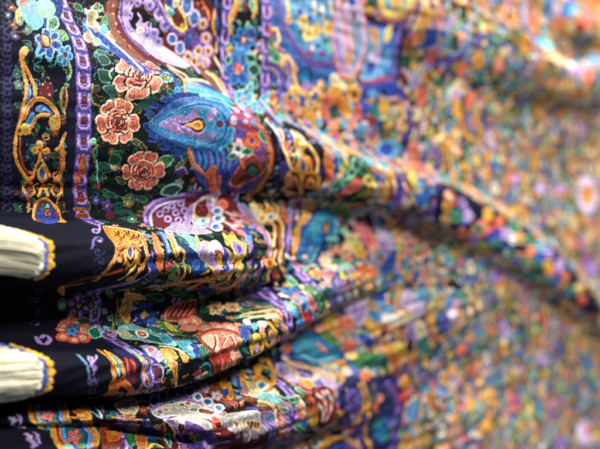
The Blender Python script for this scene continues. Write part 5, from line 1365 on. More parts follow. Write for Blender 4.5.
    oval((150.7,227.3),(5.9,-3.4,1.5,5.4),'salmon')
    oval((150.7,227.3),(3.5,-1.7,0.9,2.7),'peach')
    oval((177.8,236.9),(2.9,-6.4,7.2,6.6),'rust')
    oval((177.8,236.9),(2.5,-4.9,6.3,5.1),'salmon')
    oval((177.8,236.9),(1.5,-2.5,3.8,2.5),'peach')
    oval((170,230.7),(4.3,-5.3,4.9,6.3),'rust')
    oval((170,230.7),(3.7,-3.8,4.3,4.5),'salmon')
    oval((170,230.7),(2.2,-1.9,2.6,2.3),'peach')
    oval((160.4,230.8),(6.1,-5.1,2.3,6.9),'rust')
    oval((160.4,230.8),(5.3,-3.6,2,4.9),'salmon')
    oval((160.4,230.8),(3.2,-1.8,1.2,2.5),'peach')
    shape([(138.6,211.5),(143.9,216.8),(139,237.3),(132,234.8)],'leaf')
    shape([(141.1,212),(142.1,220.3),(138.6,232.8),(136.5,227.3)],'yellow')
    line([(135.1,227),(141.4,242.2),(151.7,244.4)],2.3,'darkgreen')
    line([(128.5,247.5),(138.6,253.7)],2.2,'teal')
    oval((191.5,229.8),(3.5,-4.9,1.1,6.5),'navy')
    line([(193.4,222.4),(206.7,219.2)],1.8,'mint')
    line([(128.5,177.1),(132.4,149.8),(153.9,141.7),(157.5,137.8)],1.8,'gold')
    line([(128.9,171.1),(136.2,146.6),(156.8,140),(161.1,135.7)],1.7,'darkgold')
    line([(127.2,162.4),(140.4,144.1),(160.1,138.6),(164.4,132.9)],1.8,'royal')
    line([(125.8,154.3),(145,141.5),(163.3,137.4),(168.1,130.6)],1.8,'gold')
    line([(126.8,149.1),(150,139.5),(167,136.7),(172.2,128.5)],1.8,'olive')
    line([(190.3,185.4),(197.7,166.9),(183.5,134.3)],2.4,'olive')
    line([(197.3,181.9),(192.2,155.9),(188.4,130.6)],2.3,'purple')
    line([(202,177.3),(190.7,147.8),(195.3,127)],2.1,'gold')
    line([(204.3,171.3),(192.6,142),(206.3,122.3)],1.8,'lilac')
    # stripes on the lower fringed fold
    line([(59.5,260.5),(58.2,271.4),(56.6,281),(57.6,289.1),(58.5,298.9),(76.2,340.8),(78.1,365.7)],2.2,'gold','orange',0.4)
    line([(63.8,267.3),(63.5,277.4),(63.8,285.4),(65.4,294.6)],1.9,'gold','orange',0.4)
    line([(62.6,273.7),(61.6,283.4),(60.7,289.9)],1.2,'cyan')
    line([(63.8,263.3),(59.1,277.8),(60.4,287.1)],1.3,'yellow')
    line([(59.8,268.6),(55.1,281.6)],1.2,'rust')
    shape([(60.7,293.9),(63.8,292.4),(71.7,301.9),(87.8,320.5),(105.5,349.9),(69.5,304.9),(64.8,302.5),(81,339.4),(84.9,365.2),(59.5,302.6)],'orange')
    shape([(65.7,305.9),(68.6,304.4),(81.7,322.5),(100.6,349)],'ink')
    oval((74.3,317.9),(1.8,3,0.1,5.4),'green')
    line([(88.1,364.7),(99.2,349.6),(107.2,346.3)],2.6,'gold')
    line([(65.1,311.3),(64.5,298.5)],1.2,'rust')
    shape([(72.4,274.7),(75.9,280.7),(75.6,291.8),(75.6,302.6),(69.5,298.8),(65.1,286.7)],'maroon')
    line([(70.2,280.3),(67.6,289.2),(70.2,297.6)],1.2,'red')
    line([(73.3,283.1),(73.3,293)],1.4,'red')
    oval((68.3,294.7),(1.7,1.3,1,3.4),'royal')
    line([(84.2,260.2),(85.2,269.6),(81.3,284.4)],2.5,'mint')
    line([(81.7,277.3),(80.7,288.7),(82.3,297.5),(83.3,309.1),(110.9,346)],1.3,'olive','gold',0.4)
    line([(84.9,276.9),(84.9,287.7),(85.5,297.9),(118,343.8)],1.1,'gold')
    shape([(72.7,263.5),(78.4,270.7),(77.8,280.8),(69.5,277.2)],'midnight')
    shape([(100.2,255.8),(107.2,255.8),(105.5,267.5),(100.9,278.4),(92,282.5),(94,271.9)],'palelilac')
    oval((101.5,263.9),(2.3,-3,-0.1,4.7),'coral')
    line([(93,278.1),(94.3,285.9),(93.3,295),(127.2,342.4)],4.1,'violet')
    shape([(92,285.4),(95.9,285.4),(94.6,293.1),(91.4,295)],'maroon')
    line([(89.1,283.7),(89.1,292.4),(92.3,303.6)],1.2,'lilac')
    line([(90.7,284.6),(97.9,283.6),(96.9,294.1),(91,297.4)],1.2,'lilac')
    line([(95.9,264.3),(88.1,283.8),(87.1,297.5)],1.5,'royal')
    line([(95,268.2),(86.8,285.6)],1.1,'teal')
    shape([(107.9,264),(115.2,261),(115.9,267.8),(111.2,281.1),(113.9,294.1),(143.2,337.9),(106.2,286.8),(102.5,279.9)],'gold')
    shape([(108.2,265.8),(112.5,267.6),(107.2,279.5),(104.5,276)],'yellow')
    line([(108.9,276),(108.5,285.2),(111.9,298.8)],1.3,'orange')
    shape([(121.3,261.9),(121,271.7),(119.6,279),(115.2,277.6)],'gold')
    line([(112.5,256.2),(119,261.4),(120,271.2)],1.7,'cream')
    shape([(111.2,281.1),(118,280.5),(129.2,286.5),(156.1,341.2),(147.8,338.8)],'ink')
    shape([(126.5,251.1),(134.8,253),(131,266.6),(124.8,275.5),(122.7,268.7)],'cyan')
    shape([(132.7,256.5),(135.8,260.7),(128.2,275.1),(126.5,271.7)],'royal')
    oval((128.9,263.1),(0.3,-2.2,2.5,2.6),'white')
    oval((134.1,269.3),(3,-4.2,-0.2,8.5),'teal')
    oval((140,264.3),(2.1,-4.1,-0,6.8),'green')
    line([(132.4,292.2),(132,283),(140,278.9),(146,287.2),(174.4,338.5)],1.5,'teal')
    shape([(126.8,289.4),(129.6,285.5),(134.8,284.4),(134.8,290.1)],'red')
    oval((178.2,336.4),(3.3,-4.5,1.4,3.9),'green')
    oval((129.6,278.5),(5.5,1.2,-0.3,3.3),'navy')
    oval((178.2,344.5),(2.6,-9,1.2,8.6),'teal')
    # coral rose over the lower fringed fold
    shape([(144.3,246.8),(159,234.3),(171.8,235.1),(179.3,244.1),(177.4,258.2),(177.4,274.5),(211.5,316.5),(193.8,335.6),(147.1,281.5),(139.7,268.8)],'rust')
    shape([(146.4,247.3),(159.3,238.5),(170,240.1),(174.8,248.1),(175.5,260.9),(171.1,274.1),(209.9,314.6),(201.6,323.1),(150.3,273),(143.6,264.1)],'coral')
    shape([(146.8,247.4),(157.2,243.8),(150.7,255.6),(148.2,267.1),(143.6,264.1)],'peach')
    line([(159.7,242.7),(152.1,255.6),(143.9,266.2)],1.5,'maroon')
    line([(160.1,243.7),(152.8,256.7),(145.3,266.4)],1.1,'peach')
    line([(166.3,240.5),(164.1,250.7),(153.5,261),(161.9,264.9)],1.4,'maroon')
    line([(166.6,241.8),(164.4,251.8),(154.3,261.6),(164.8,265.8)],0.9,'peach')
    line([(171.1,245.7),(166.6,256.8),(165.5,265.5),(172.2,268.9)],1.8,'maroon')
    line([(171.8,246.5),(167.7,257.3),(167.7,266.1),(173.3,269.7)],1.2,'peach')
    line([(147.5,269.5),(152.5,275.9),(156.8,283.7)],1.3,'maroon')
    line([(150.3,270.1),(153.9,276.2),(160.8,285.2)],1,'peach')
    line([(154.6,267.1),(159.3,274.1),(161.5,282.4)],1.3,'maroon')
    line([(157.9,267.8),(160.8,274.5),(165.2,283.7)],1,'peach')
    line([(165.5,269.1),(167,275.9),(214.7,306.9)],1.5,'maroon')
    line([(167,269.4),(170.3,276.8),(215.5,306.9)],1.3,'peach')
    line([(155.3,241.6),(161.5,246.7),(172.6,246)],1.6,'maroon')
    line([(155.7,242.6),(162.2,247.8),(173.3,246.8)],1.1,'peach')
    line([(173.7,252.3),(178.2,265.2),(170.3,276.2),(209.9,314.6)],2.4,'peach')
    shape([(143.6,268.1),(154.3,271),(153.5,279.5),(148.2,277.8)],'red')
    shape([(153.5,263),(165.2,267.4),(161.5,275.6),(157.5,277.3)],'red')
    line([(199.2,327.5),(169.6,281.6),(177.4,267)],2.1,'salmon')
    oval((203.1,325.7),(9.2,-1.8,-8.8,4.2),'rust')
    shape([(186.9,236.2),(195,239.5),(192.2,254.7),(188.8,269.2),(178.2,272.1),(174.8,256.2)],'navy')
    shape([(185,239),(191.5,239.7),(185,252.1),(177.8,252.5)],'royal')
    oval((196.5,230.9),(1.4,-3.4,2.8,4),'white')
    oval((199.2,236.7),(2.3,-3.3,1.4,3.8),'cyan')
    oval((180.4,261.2),(3,5.3,0,6.9),'teal')
    oval((199.6,257.4),(11,-6,-3.2,14.2),'ink')
    oval((199.6,257.4),(9.5,-5.4,-2.7,12.7),'gold')
    oval((198.1,256.2),(9.2,3.7,-1.9,10.7),'yellow')
    oval((199.6,257.4),(6.3,-4.1,-1.8,9.7),'ink')
    oval((199.2,254.9),(5.4,2.4,-1.1,4.5),'brown')
    oval((199.2,259.2),(2.8,-2.2,-0.8,4.2),'lilac')
    line([(193,262),(199.2,254.9),(203.9,258.7)],2,'gold')
    oval((215.5,236.4),(16.5,4.7,-12.4,10.1),'ink')
    oval((215.5,236.4),(14.2,4.3,-10.6,9.1),'gold')
    oval((213.9,236.3),(8.7,-4.8,-6,12.3),'yellow')
    oval((215.5,236.4),(9.5,3.2,-7.1,6.9),'ink')
    oval((215.9,233.5),(4.4,-2.6,-3.3,5.9),'brown')
    oval((219.1,235.6),(5.1,2.8,-4.1,1.8),'lilac')
    line([(210.7,243.1),(215.9,233.5),(228.5,228)],1.6,'gold')
    oval((186.1,251.7),(2.5,-1.6,-0.4,4.8),'olive')
    oval((192.2,261.2),(2.2,-0.8,-0.6,2.8),'gold')
    line([(232.3,203.7),(239.8,204.3),(293.1,223.8),(282,233.5)],1.9,'gold','yellow',0.4)
    line([(227.3,207.1),(233.9,206.9)],1.6,'aqua')
    line([(226.5,212.4),(234.3,213.4)],1.9,'royal')
    oval((207.9,232),(3.6,-3.3,0.1,4.7),'white')
    line([(217.5,218.8),(231.8,202.1)],1.6,'cream')
    oval((204.3,239.3),(3.2,-2.4,-1.4,4.7),'salmon')
    oval((226.1,214.8),(2.9,2.3,-4,1.3),'gold')
    line([(198.8,219),(218.3,207.3),(231.8,193.6)],1.9,'gold','cream',0.4)
    line([(204.3,210.9),(223.2,196.8),(236,184.1)],1.4,'olive')
    line([(198.1,227.5),(218.3,214.5),(231.4,199.9)],2,'gold','cream',0.4)
    line([(203.5,219.5),(223.2,204),(235.2,190.9)],1.5,'olive')
    # guard stripes and posy at the end of the lower fringed fold
    shape([(252.6,167.5),(255.7,172.6),(259.1,177.7),(256.1,185.2),(247,183.9)],'sky')
    flower((250.9,179.1),(5,-4,-2.7,7.8),5,'mint','teal','coral','ink')
    shape([(257.4,171.5),(262.7,174.6),(259.6,182.4)],'teal')
    line([(260,160.9),(262.2,170),(268.9,176)],2.3,'coral')
    line([(265.3,155.7),(268.4,163.8),(275.6,173.4)],2.3,'salmon')
    line([(270.7,151.8),(275.2,161.1),(281.5,172.3)],2.2,'royal')
    line([(276.1,149.8),(281.5,159.5),(286.1,170.5)],2.2,'peach')
    line([(282.4,147.2),(287,157.5),(291.2,169.1)],2.2,'red')
    shape([(277.9,153.6),(284.3,157.8),(290.3,165.5),(283.4,168.5),(276.5,162.7)],'pink')
    shape([(278.3,157.4),(284.7,161.3),(284.7,166.9)],'coral')
    shape([(272.9,169.6),(282.4,174.3),(326,214.6),(272,178.6)],'red')
    shape([(270.7,154.7),(276.1,159.2),(276.5,166.3),(268,165.7)],'sky')
    shape([(268.4,161.9),(275.2,164.4),(269.3,170.2)],'royal')
    shape([(280.6,145.1),(291.2,143.8),(294.5,152.5),(306.4,165.5),(304.5,176.8),(293.6,177.5),(291.7,165.8),(282.4,156)],'green')
    oval((283.4,148.9),(3,-3.8,3.2,3.6),'leaf')
    dots([(288,153.1),(292.6,157.8),(299.2,165.4),(297.3,170.4),(292.6,163.1),(295,174.2)],2.7,'mint')
    line([(283.8,142.3),(293.1,144.4),(296.9,153)],1.7,'olive')
    shape([(333.5,131.5),(333,142.1),(339.1,153.7),(338.6,165.3),(322,153.6)],'lilac')
    shape([(350,199.2),(365.9,189.7),(375.2,197.1),(369.2,211.2),(353.7,208.9)],'gold')
    oval((343.7,204.2),(7.6,1,-1.5,3.9),'plum')
    line([(332,124.5),(330,140),(327.5,154.8),(323,168.9)],4.5,'royal')
    # second turquoise drop
    shape([(298.7,236.6),(304.9,226.8),(310.7,220.4),(332,215.7),(357.9,221.5),(388,231.7),(361.6,244.6),(323.5,255.8),(304.5,253.3)],'deepblue')
    shape([(301.1,235.6),(307.8,228.4),(312.7,222.7),(330,218.2),(355.8,223.9),(382.9,232.2),(359,242.9),(327,251.5),(312.2,250.1)],'azure')
    shape([(307.8,233.4),(320.5,225.3),(336,225.1),(345.8,233.9),(329.5,242.1),(314.6,243.9)],'cyan')
    line([(314.1,226),(317.5,237.1),(318,246.2)],1.8,'sky')
    line([(329.5,221.4),(337.1,231.8),(335,244.3)],1.9,'sky')
    line([(306.4,239.1),(330,247.9),(374.1,236.7)],2.1,'aqua')
    shape([(339.1,227),(347.4,227.7),(364.3,232.7),(361.6,235.3),(342.2,233.6)],'ink')
    shape([(339.6,228.1),(347.4,228.7),(360,232.5),(356.8,234.2),(343.7,232)],'salmon')
    shape([(341.2,229.9),(353.7,232.3),(347.4,232)],'rust')
    oval((295,232),(4.5,-2.4,0.8,4.9),'orange')
    line([(290.8,241.5),(298.7,250.8),(308.8,258.2)],2.6,'gold')
    shape([(365.9,215.8),(389.1,213.1),(399.9,219.8),(382.9,225.8)],'pink')
    shape([(342.2,214.5),(369.2,213.3),(384.6,220.9),(368.6,225.4)],'leaf')
    oval((377.4,242.3),(11.2,-1.4,-1.3,3.3),'gold')
    oval((353.7,249.4),(16.6,-4.9,-2.4,4.2),'cream')
    # hollow between the lower fringed fold and the bottom fold
    shape([(217.9,309.9),(244.9,265.9),(267.1,240),(272,251.9),(240.2,307.8),(215.5,354.7),(188.4,373.3),(177.8,367.8)],'ink')
    shape([(276.1,236.2),(282.4,235.4),(267.5,261.9),(250.5,296.5),(257.8,277.4)],'midnight')
    shape([(209.1,336.6),(218.7,328),(212.7,352.9),(231.4,326.8),(224.4,345.3),(200.8,371.6),(194.6,363.1)],'cream')
    shape([(242.3,276.2),(251.8,266.3),(250.5,273.4),(239.8,288.5),(239.4,296.8),(235.6,312),(218.7,339.8),(222,320.2),(235.6,292.1)],'gold')
    line([(239.8,281),(247.5,278.2)],1.9,'rust')
    shape([(231.8,308.4),(229.4,323.2),(212.7,352.9),(215.1,339.8)],'cream')
    shape([(227.7,318.6),(226.1,327.4),(216.3,345.1),(217.9,336.9)],'azure')
    line([(267.1,248.8),(256.5,278.4),(233.5,314.4)],2.8,'gold')
    dots([(238.5,272.2),(233.1,289.3),(227.7,307.5),(220.7,344),(221.2,317.3)],2.9,'white')
    dots([(226.9,297.5),(221.6,313)],2.8,'white')
    line([(224.4,302.3),(207.5,341.9),(200.4,361.5),(207.9,362.8)],3.3,'gold')
    line([(198.4,362.3),(210.3,358.2),(231.8,323.1)],2.4,'darkgold')
    oval((259.6,255.8),(3.5,-0.9,-3.1,3.5),'gold')
    oval((259.6,255.8),(1.6,-0.4,-1.4,1.7),'rust')
    line([(220.3,303.9),(202.8,344.7),(195.3,366.6)],2.7,'lilac')
    line([(215.9,312.2),(196.9,350.4)],1.9,'sky')
    dots([(209.9,344.3),(219.9,347.3)],2.1,'red')
    line([(214.3,320.7),(195.7,358.9)],2.2,'royal')
    shape([(272,251.9),(282.4,255.3),(283.4,270.1),(268,286.8),(257,293.1),(257.4,281.8)],'palelilac')
    oval((266.6,268.6),(4.1,-8.1,-2.8,15.3),'lilac')
    oval((267.5,265.8),(2.2,-2.7,-1.4,4.9),'maroon')
    oval((255.7,290.5),(2.2,-2.4,-1.3,4.4),'maroon')
    line([(290.8,239.6),(293.1,256.6),(311.2,264.9),(335,264)],4.3,'gold','cream',0.4)
    line([(288,247.3),(288,263.3),(306.9,270.9)],2.5,'ink')
    line([(278.8,259.4),(277,274.1)],3.5,'aqua')
    shape([(284.3,250.9),(285.2,263.5),(275.6,277.3),(272.9,271.5)],'peach')
    line([(257.4,289.3),(260,299.9),(264.4,301.6)],2.6,'orange')
    line([(270.2,285.4),(280.2,286.5)],2.4,'teal')
    # white paisley on the bottom fold
    shape([(118.3,354.1),(140.7,341.1),(157.9,350.4),(160.4,372.7),(174,383.9),(190.3,378.7),(215.1,361.9),(238.5,373.3),(211.1,424),(143.2,425.6),(112.9,438.6)],'maroon')
    shape([(106.5,377.8),(123.4,360),(137.2,355.8),(146.4,361.6),(151.4,375),(166.3,386.2),(141.4,384.5),(123.1,384.9),(107.2,389.7)],'lilac')
    shape([(105.9,382),(122.4,366.7),(136.9,362.9),(144.3,369.5),(150,378.6),(159,384.5),(135.5,388.6),(118.3,388.8),(105.5,392.5)],'white')
    line([(111.2,368.1),(126.8,356.3),(140.4,352.6),(148.2,358.8)],2,'purple')
    oval((120,357.1),(3.5,-6.8,0.8,12),'lilac')
    oval((119.6,357.9),(2.5,-5.2,0.5,9.7),'ink')
    oval((119.6,357.9),(2,-4.3,0.4,8),'midnight')
    oval((118.3,360.3),(1.1,-2.3,0.2,4.4),'royal')
    oval((130.3,349.9),(3.2,-6.2,0.9,9.7),'lilac')
    oval((129.9,350.6),(2.3,-5,0.8,7.6),'ink')
    oval((129.9,350.6),(1.8,-4.2,0.6,6.3),'midnight')
    oval((128.9,352.2),(1.1,-2.2,0.4,3.3),'royal')
    oval((139,346.3),(3.6,-6.3,0.8,10.3),'lilac')
    oval((138.6,346.8),(2.6,-5.1,0.4,8.2),'ink')
    oval((138.6,346.8),(2.1,-4.2,0.3,6.8),'midnight')
    oval((137.2,348.8),(1.2,-2.1,0.3,3.4),'royal')
    oval((146.8,344.2),(3.3,-6.8,1.2,10.2),'lilac')
    oval((146.4,344.5),(2.4,-4.9,0.8,7.7),'ink')
    oval((146.4,344.5),(1.9,-4,0.6,6.4),'midnight')
    oval((145,346.8),(1.1,-2.2,0.3,3.4),'royal')
    oval((152.5,346.2),(3.7,-7.2,1.2,9.8),'lilac')
    oval((151.7,346.9),(2.6,-5.5,1.1,7.5),'ink')
    oval((151.7,346.9),(2.1,-4.5,0.9,6.2),'midnight')
    oval((150.7,348.5),(1.1,-2.3,0.4,3.1),'royal')
    oval((150.7,357.6),(1,-5.8,4,6.3),'white')
    oval((150.7,357.6),(0.6,-3.8,2.6,4.1),'azure')
    oval((150.7,356.6),(1,-1.5,0.4,2.2),'blue')
    oval((152.1,366.8),(1.8,-5.5,3.8,5.3),'white')
    oval((152.1,366.8),(1.2,-3.6,2.4,3.5),'azure')
    oval((151.7,366),(1.1,-1.3,0.4,1.9),'blue')
    oval((155.3,375.7),(3.2,-3.3,2.6,3.3),'white')
    oval((155.3,375.7),(2.1,-2.2,1.7,2.2),'azure')
    oval((154.6,375.3),(1.2,-0.8,0.3,1.3),'blue')
    oval((164.1,386.7),(6.5,-1.7,4.3,2.5),'white')
    oval((164.1,386.7),(4.2,-1.1,2.7,1.6),'azure')
    oval((162.6,385.6),(1.9,0.1,1,1.1),'blue')
    oval((128.5,362.8),(2.9,-1.7,-0.3,3.3),'mint')
    oval((128.5,362.8),(1.9,-0.8,-0.2,1.6),'green')
    oval((132.7,367.5),(1.9,-1.4,0.2,2.4),'green')
    line([(133.7,365.8),(134.1,372.9)],1.3,'red')
    oval((136.5,376.3),(2.8,-1.5,-0.1,3.4),'mint')
    oval((116.9,377.6),(2,-1.5,-0,3.1),'gold')
    oval((110.9,382.2),(2,-2.1,-0,4.2),'lilac')
    oval((137.6,366.3),(1.9,-1.4,0.4,2.4),'coral')
    dots([(127.2,373.1),(140.7,376.2)],1.8,'red')
    shape([(167.7,347.1),(192.6,339.5),(193,350.9),(176.3,373.9),(163.3,374.2),(160.8,363.1)],'brown')
    shape([(188,343.2),(194.2,347),(179.7,368.5),(169.2,370.9),(179.7,357.1)],'gold')
    oval((178.5,360.5),(2.6,-6,1.1,5.6),'royal')
    flower((167,346.8),(3.7,-6.8,2.3,6.6),5,'palelilac','lilac','royal','ink')
    flower((165.5,361.7),(4.4,-6.4,2.5,6),5,'white','palelilac','cyan','ink')
    line([(167,354.6),(167,366.3),(170.7,377.1)],1.6,'coral')
    oval((168.9,373.9),(2.3,-2.6,3.6,1.5),'red')
    dots([(175.2,347.1),(154.6,370.5)],2,'coral')
    shape([(141.4,374.6),(150,378.6),(145.7,382.2),(138.6,380.7)],'rust')
    oval((141.8,291.9),(7,2.1,0.4,3.2),'olive')
    oval((144.6,289.3),(5.2,1.4,-0.2,2.8),'teal')
    line([(164.4,341.1),(157.5,357.7)],1.6,'red')
    shape([(111.9,394.1),(126.1,387.6),(137.9,390.1),(147.8,392),(140.4,399.7),(129.9,397),(119,396)],'white')
    shape([(121.7,397.3),(130.3,395.6),(139,397.8),(146,394.6),(158.2,406.9),(165.5,421.8),(129.6,442.3)],'purple')
    shape([(124.4,400.6),(145.7,404.8),(158.6,415.6),(133.7,436.9)],'violet')
    shape([(126.8,405.8),(139,418.7),(135.8,408.2),(143.2,416.4),(139,425.7),(137.6,424.9)],'mint')
    oval((138.6,422),(2.4,0.5,-2.9,4.4),'yellow')
    oval((128.2,405.7),(1.2,0.9,-0.5,2.8),'orange')
    oval((141.8,417.6),(1.6,0.5,-2.1,3.5),'leaf')
    line([(109.5,392.4),(116.6,399.4),(129.9,429.3),(127.5,443.1)],3.1,'lilac')
    line([(107.5,394.4),(115.9,402.9),(126.8,434.1)],1.4,'white')
    line([(113.2,393.8),(119.3,401.5),(131.3,435.2)],1.3,'ink')
    line([(147.5,414.9),(163.7,415.5),(175.5,417.1)],3.4,'lilac')
    line([(150,397.5),(158.2,397.9)],1.4,'pink')
    oval((110.5,409.4),(2.5,3,0.7,13.4),'pink')
    oval((109.9,407),(1.4,1.7,0.6,7.9),'red')
    oval((116.9,424.7),(3.1,0.8,-2.1,9.7),'mint')
    oval((116.9,424.7),(1.5,0.5,-1,6.1),'green')
    shape([(147.1,382.8),(156.1,385.1),(147.5,389.4),(161.5,393.7),(146,394.6)],'coral')
    oval((161.5,387.2),(5.7,2.8,1.5,7.8),'gold')
    oval((161.5,386.6),(4.5,2.5,1.2,6.9),'white')
    oval((161.5,389.2),(3.9,3,1.1,4.8),'palelilac')
    oval((171.8,394.1),(5.4,5.5,0.9,8.4),'gold')
    oval((171.4,393.6),(4.4,5.5,0.8,7.9),'white')
    oval((171.8,396.4),(2.9,0.6,0.2,3.8),'palelilac')
    oval((178.2,398.7),(5,0.1,-0.2,6.8),'gold')
    oval((178.2,398.4),(3.7,0.5,-0.3,5.9),'white')
    oval((177.4,400.8),(3.4,0.2,0.1,3.3),'palelilac')
    oval((191.1,402.6),(5.6,6.3,-2.1,10.7),'gold')
    oval((190.7,402),(4.8,5.8,-1.4,9.2),'white')
    oval((191.5,406.2),(2.8,2.4,-1.8,4),'palelilac')
    oval((201.6,398.4),(4.6,2.8,-4.5,6.2),'gold')
    oval((201.6,398.1),(3.4,1.9,-3.3,5.9),'white')
    oval((202.8,400.6),(2.9,4.3,-2.8,2.1),'palelilac')
    oval((210.3,387.3),(4.8,-0.7,-6.2,8.4),'gold')
    oval((210.7,386.3),(3.8,-0.7,-4.8,7.4),'white')
    oval((209.9,390.2),(2.7,2.7,-3.4,2.2),'palelilac')
    oval((178.2,395.5),(2.1,1.1,0,3.9),'gold')
    oval((178.2,395.5),(1,0.7,0,2.6),'maroon')
    oval((191.5,394),(2.4,1.2,-1,3),'gold')
    oval((191.5,394),(1.2,0.8,-0.5,2.1),'maroon')
    oval((201.2,391.9),(2.7,1.6,-1.8,3.5),'gold')
    oval((201.2,391.9),(1.3,1.1,-0.9,2.4),'maroon')
    shape([(163.7,385),(183.8,386.4),(207.1,377.8),(222,366.5),(209.9,384.2),(181.9,394.2)],'white')
    dots([(194.6,410.9),(216.7,402.4),(182.7,409.9)],5.3,'lilac')
    line([(186.5,383.2),(199.6,380.2)],1.5,'royal')
    shape([(205.9,377.2),(224,358.4),(232.3,368),(237.7,376.5),(212.3,385.2)],'lilac')
    line([(216.3,377.1),(230.2,375.6),(268.9,379.4)],3.6,'royal')
    oval((220.7,366.3),(4.9,0.2,-6.3,2.3),'sky')
    line([(237.3,360.2),(260.5,373),(270.7,379.7)],6.6,'orange')
    line([(220.7,375.2),(238.5,373.3)],2.6,'blue')
    # round posy and red whorl at the end of the bottom fold
    oval((245.7,339.2),(21.7,-6.4,-10.6,22.3),'gold')
    oval((244.9,338.8),(20.2,-5.6,-11,21.5),'cream')
    oval((244,340),(17.3,-5.6,-10,19.4),'ink')
    oval((243.6,339.2),(16.7,-3.7,-10,19.1),'teal')
    flower((247,340.5),(15,4.7,-6.2,12.4),8,'purple','lilac','royal','plum')
    oval((247,340.5),(3.6,1.5,-1.5,3.8),'midnight')
    flower((228.5,345.6),(6.3,1.7,-8.9,0.8),5,'coral','salmon','cream','ink')
    flower((238.5,330.8),(6.5,1.7,-6.1,1.6),5,'coral','salmon','cream','ink')
    flower((257.8,323.4),(5.8,1.5,-4.6,2.6),5,'coral','salmon','cream','ink')
    flower((262.7,329.2),(7.4,4.1,-5.8,2.1),5,'coral','salmon','cream','ink')
    flower((233.5,347.3),(5.3,0,-6.6,3.5),5,'coral','salmon','cream','ink')
    flower((231,359.5),(7.5,-0.6,-8.5,4.5),5,'coral','salmon','cream','ink')
    flower((284.3,350.9),(8.3,14.4,-1.1,7),5,'coral','salmon','cream','ink')
    flower((252.6,357.1),(6.3,6.4,-3.3,2.5),5,'coral','salmon','cream','ink')
    leafy((222.4,349.7),(5.5,-2.3,-5.8,5.4),'green','mint','darkgreen')
    leafy((246.2,323.4),(8,-0.6,-2.4,2.7),'green','mint','darkgreen')
    leafy((236.4,338.3),(6.2,-1.4,-5.4,3.8),'green','mint','darkgreen')
    leafy((265.8,339.5),(8.8,0.9,-5.6,2.7),'green','mint','darkgreen')
    shape([(199.2,370.7),(224.8,340.6),(242.3,323.7),(229.4,343.2),(207.5,369.6)],'aqua')
    line([(225.7,341.5),(240.2,326.9)],1.8,'rust')
    shape([(176.3,373.9),(205.9,367.9),(228.1,348),(204.7,376.8)],'brown')
    line([(200.8,372.9),(222,356.3)],2.2,'cream')
    oval((205.5,371.5),(6.7,-0.4,-5.6,2),'olive')
    shape([(262.7,294.3),(264.4,305.5),(274.3,313.8),(285.2,334.7),(319.5,370.2),(335,360.9),(307.3,329),(292.6,305.8),(271.6,296.7)],'ink')
    shape([(261.8,301.4),(270.7,300.6),(284.7,308),(293.1,321.6),(288.9,330.7),(270.7,320.7),(268.9,308.5)],'orange')
    shape([(270.2,319),(283.8,313.8),(294,325.6),(281.5,328.9)],'gold')
    oval((282.4,323.9),(4.2,1.2,-1.1,3.2),'yellow')
    shape([(262.2,306),(274.7,304.3),(277.4,313.1),(268.4,310.6)],'rust')
    line([(261.8,304),(281.1,295.7),(302.5,299.8)],2.1,'coral')
    shape([(274.3,293.3),(302.1,290.5),(322,298.5),(330,310.7),(328.5,332),(318,341.6),(294,313.8),(277.9,303.2)],'maroon')
    shape([(277.9,294.8),(303.5,294.6),(321,304.5),(318.5,319.1),(307.3,329),(296.4,310)],'red')
    line([(282,297.5),(300.2,303.2),(306.9,314.3)],2.9,'white')
    line([(278.3,298.9),(295.4,303),(303,314.7)],2,'maroon')
    line([(294,294.7),(313.6,304.4),(317.1,313.2),(311.2,324.1)],2.5,'white')
    line([(289.8,295.6),(309.7,305.6),(313.1,315.1),(307.3,325)],1.6,'maroon')
    line([(288,305.5),(301.1,315.2),(302.5,323.3)],2.6,'white')
    line([(284.3,307.1),(296.9,315.3),(298.3,323.2)],1.9,'maroon')
    line([(302.5,296.2),(321,304.5)],2.7,'white')
    line([(298.3,296.2),(316.6,306.7)],1.8,'maroon')
    oval((312.7,340.5),(5.4,3.3,-1.2,3.5),'peach')
    shape([(320,273.6),(335.5,275.5),(331.5,286.7),(313.1,293.1),(303,286.3)],'palelilac')
    oval((330.5,271.4),(9.3,-10,-1.2,8.6),'peach')
    oval((281.5,286.5),(3.2,-6.2,1.9,4.7),'aqua')
    oval((336.6,294.5),(6.9,0.6,-2.1,6.8),'lilac')
    shape([(335.5,275.5),(336.6,284.8),(338.6,299.4),(334,309.5),(328.5,295.3)],'royal')
    shape([(370.3,250.4),(364.3,268.2),(354.7,288.2),(344.8,286.2),(351.6,270.3)],'gold')
    line([(346.8,259.3),(346.8,274.4)],3.8,'mint')
    line([(362.2,255.2),(351.6,276.3),(351.6,297.1)],3.1,'navy')
    line([(277,277),(301.1,279.5),(335.5,266.5)],3.4,'cream')
    shape([(273.4,281.1),(286.1,286.2),(268.9,295.4)],'gold')
    oval((381.3,251.5),(3.5,-6.4,2.6,5.6),'cream')
    oval((346.3,271.6),(5.4,-10.7,-1.6,9.3),'olive')
    # bottom fold: left end
    shape([(77.2,359.3),(92.7,358.1),(83.6,386.1),(69.5,383.3)],'midnight')
    line([(74.9,374.1),(74,380.2),(70.8,384.1)],1.7,'white')
    line([(81.7,371),(76.2,381.6)],1.4,'lilac')
    line([(69.5,377.5),(69.5,383.3)],1.1,'sky')
    shape([(90.1,368.2),(99.6,355.1),(110.9,347.3),(105.9,363.4),(94.3,385.6),(86.8,386.8)],'cream')
    shape([(96.6,356.1),(96.6,364.8),(88.1,380.7)],'salmon')
    flower((96.9,367.1),(3.3,-4.2,-1.4,10.2),5,'sky','royal','ink','ink')
    oval((89.1,388.2),(3.4,-1.1,0.9,1.8),'gold')
    oval((89.7,387.1),(2.4,-0.7,-0,1.2),'coral')
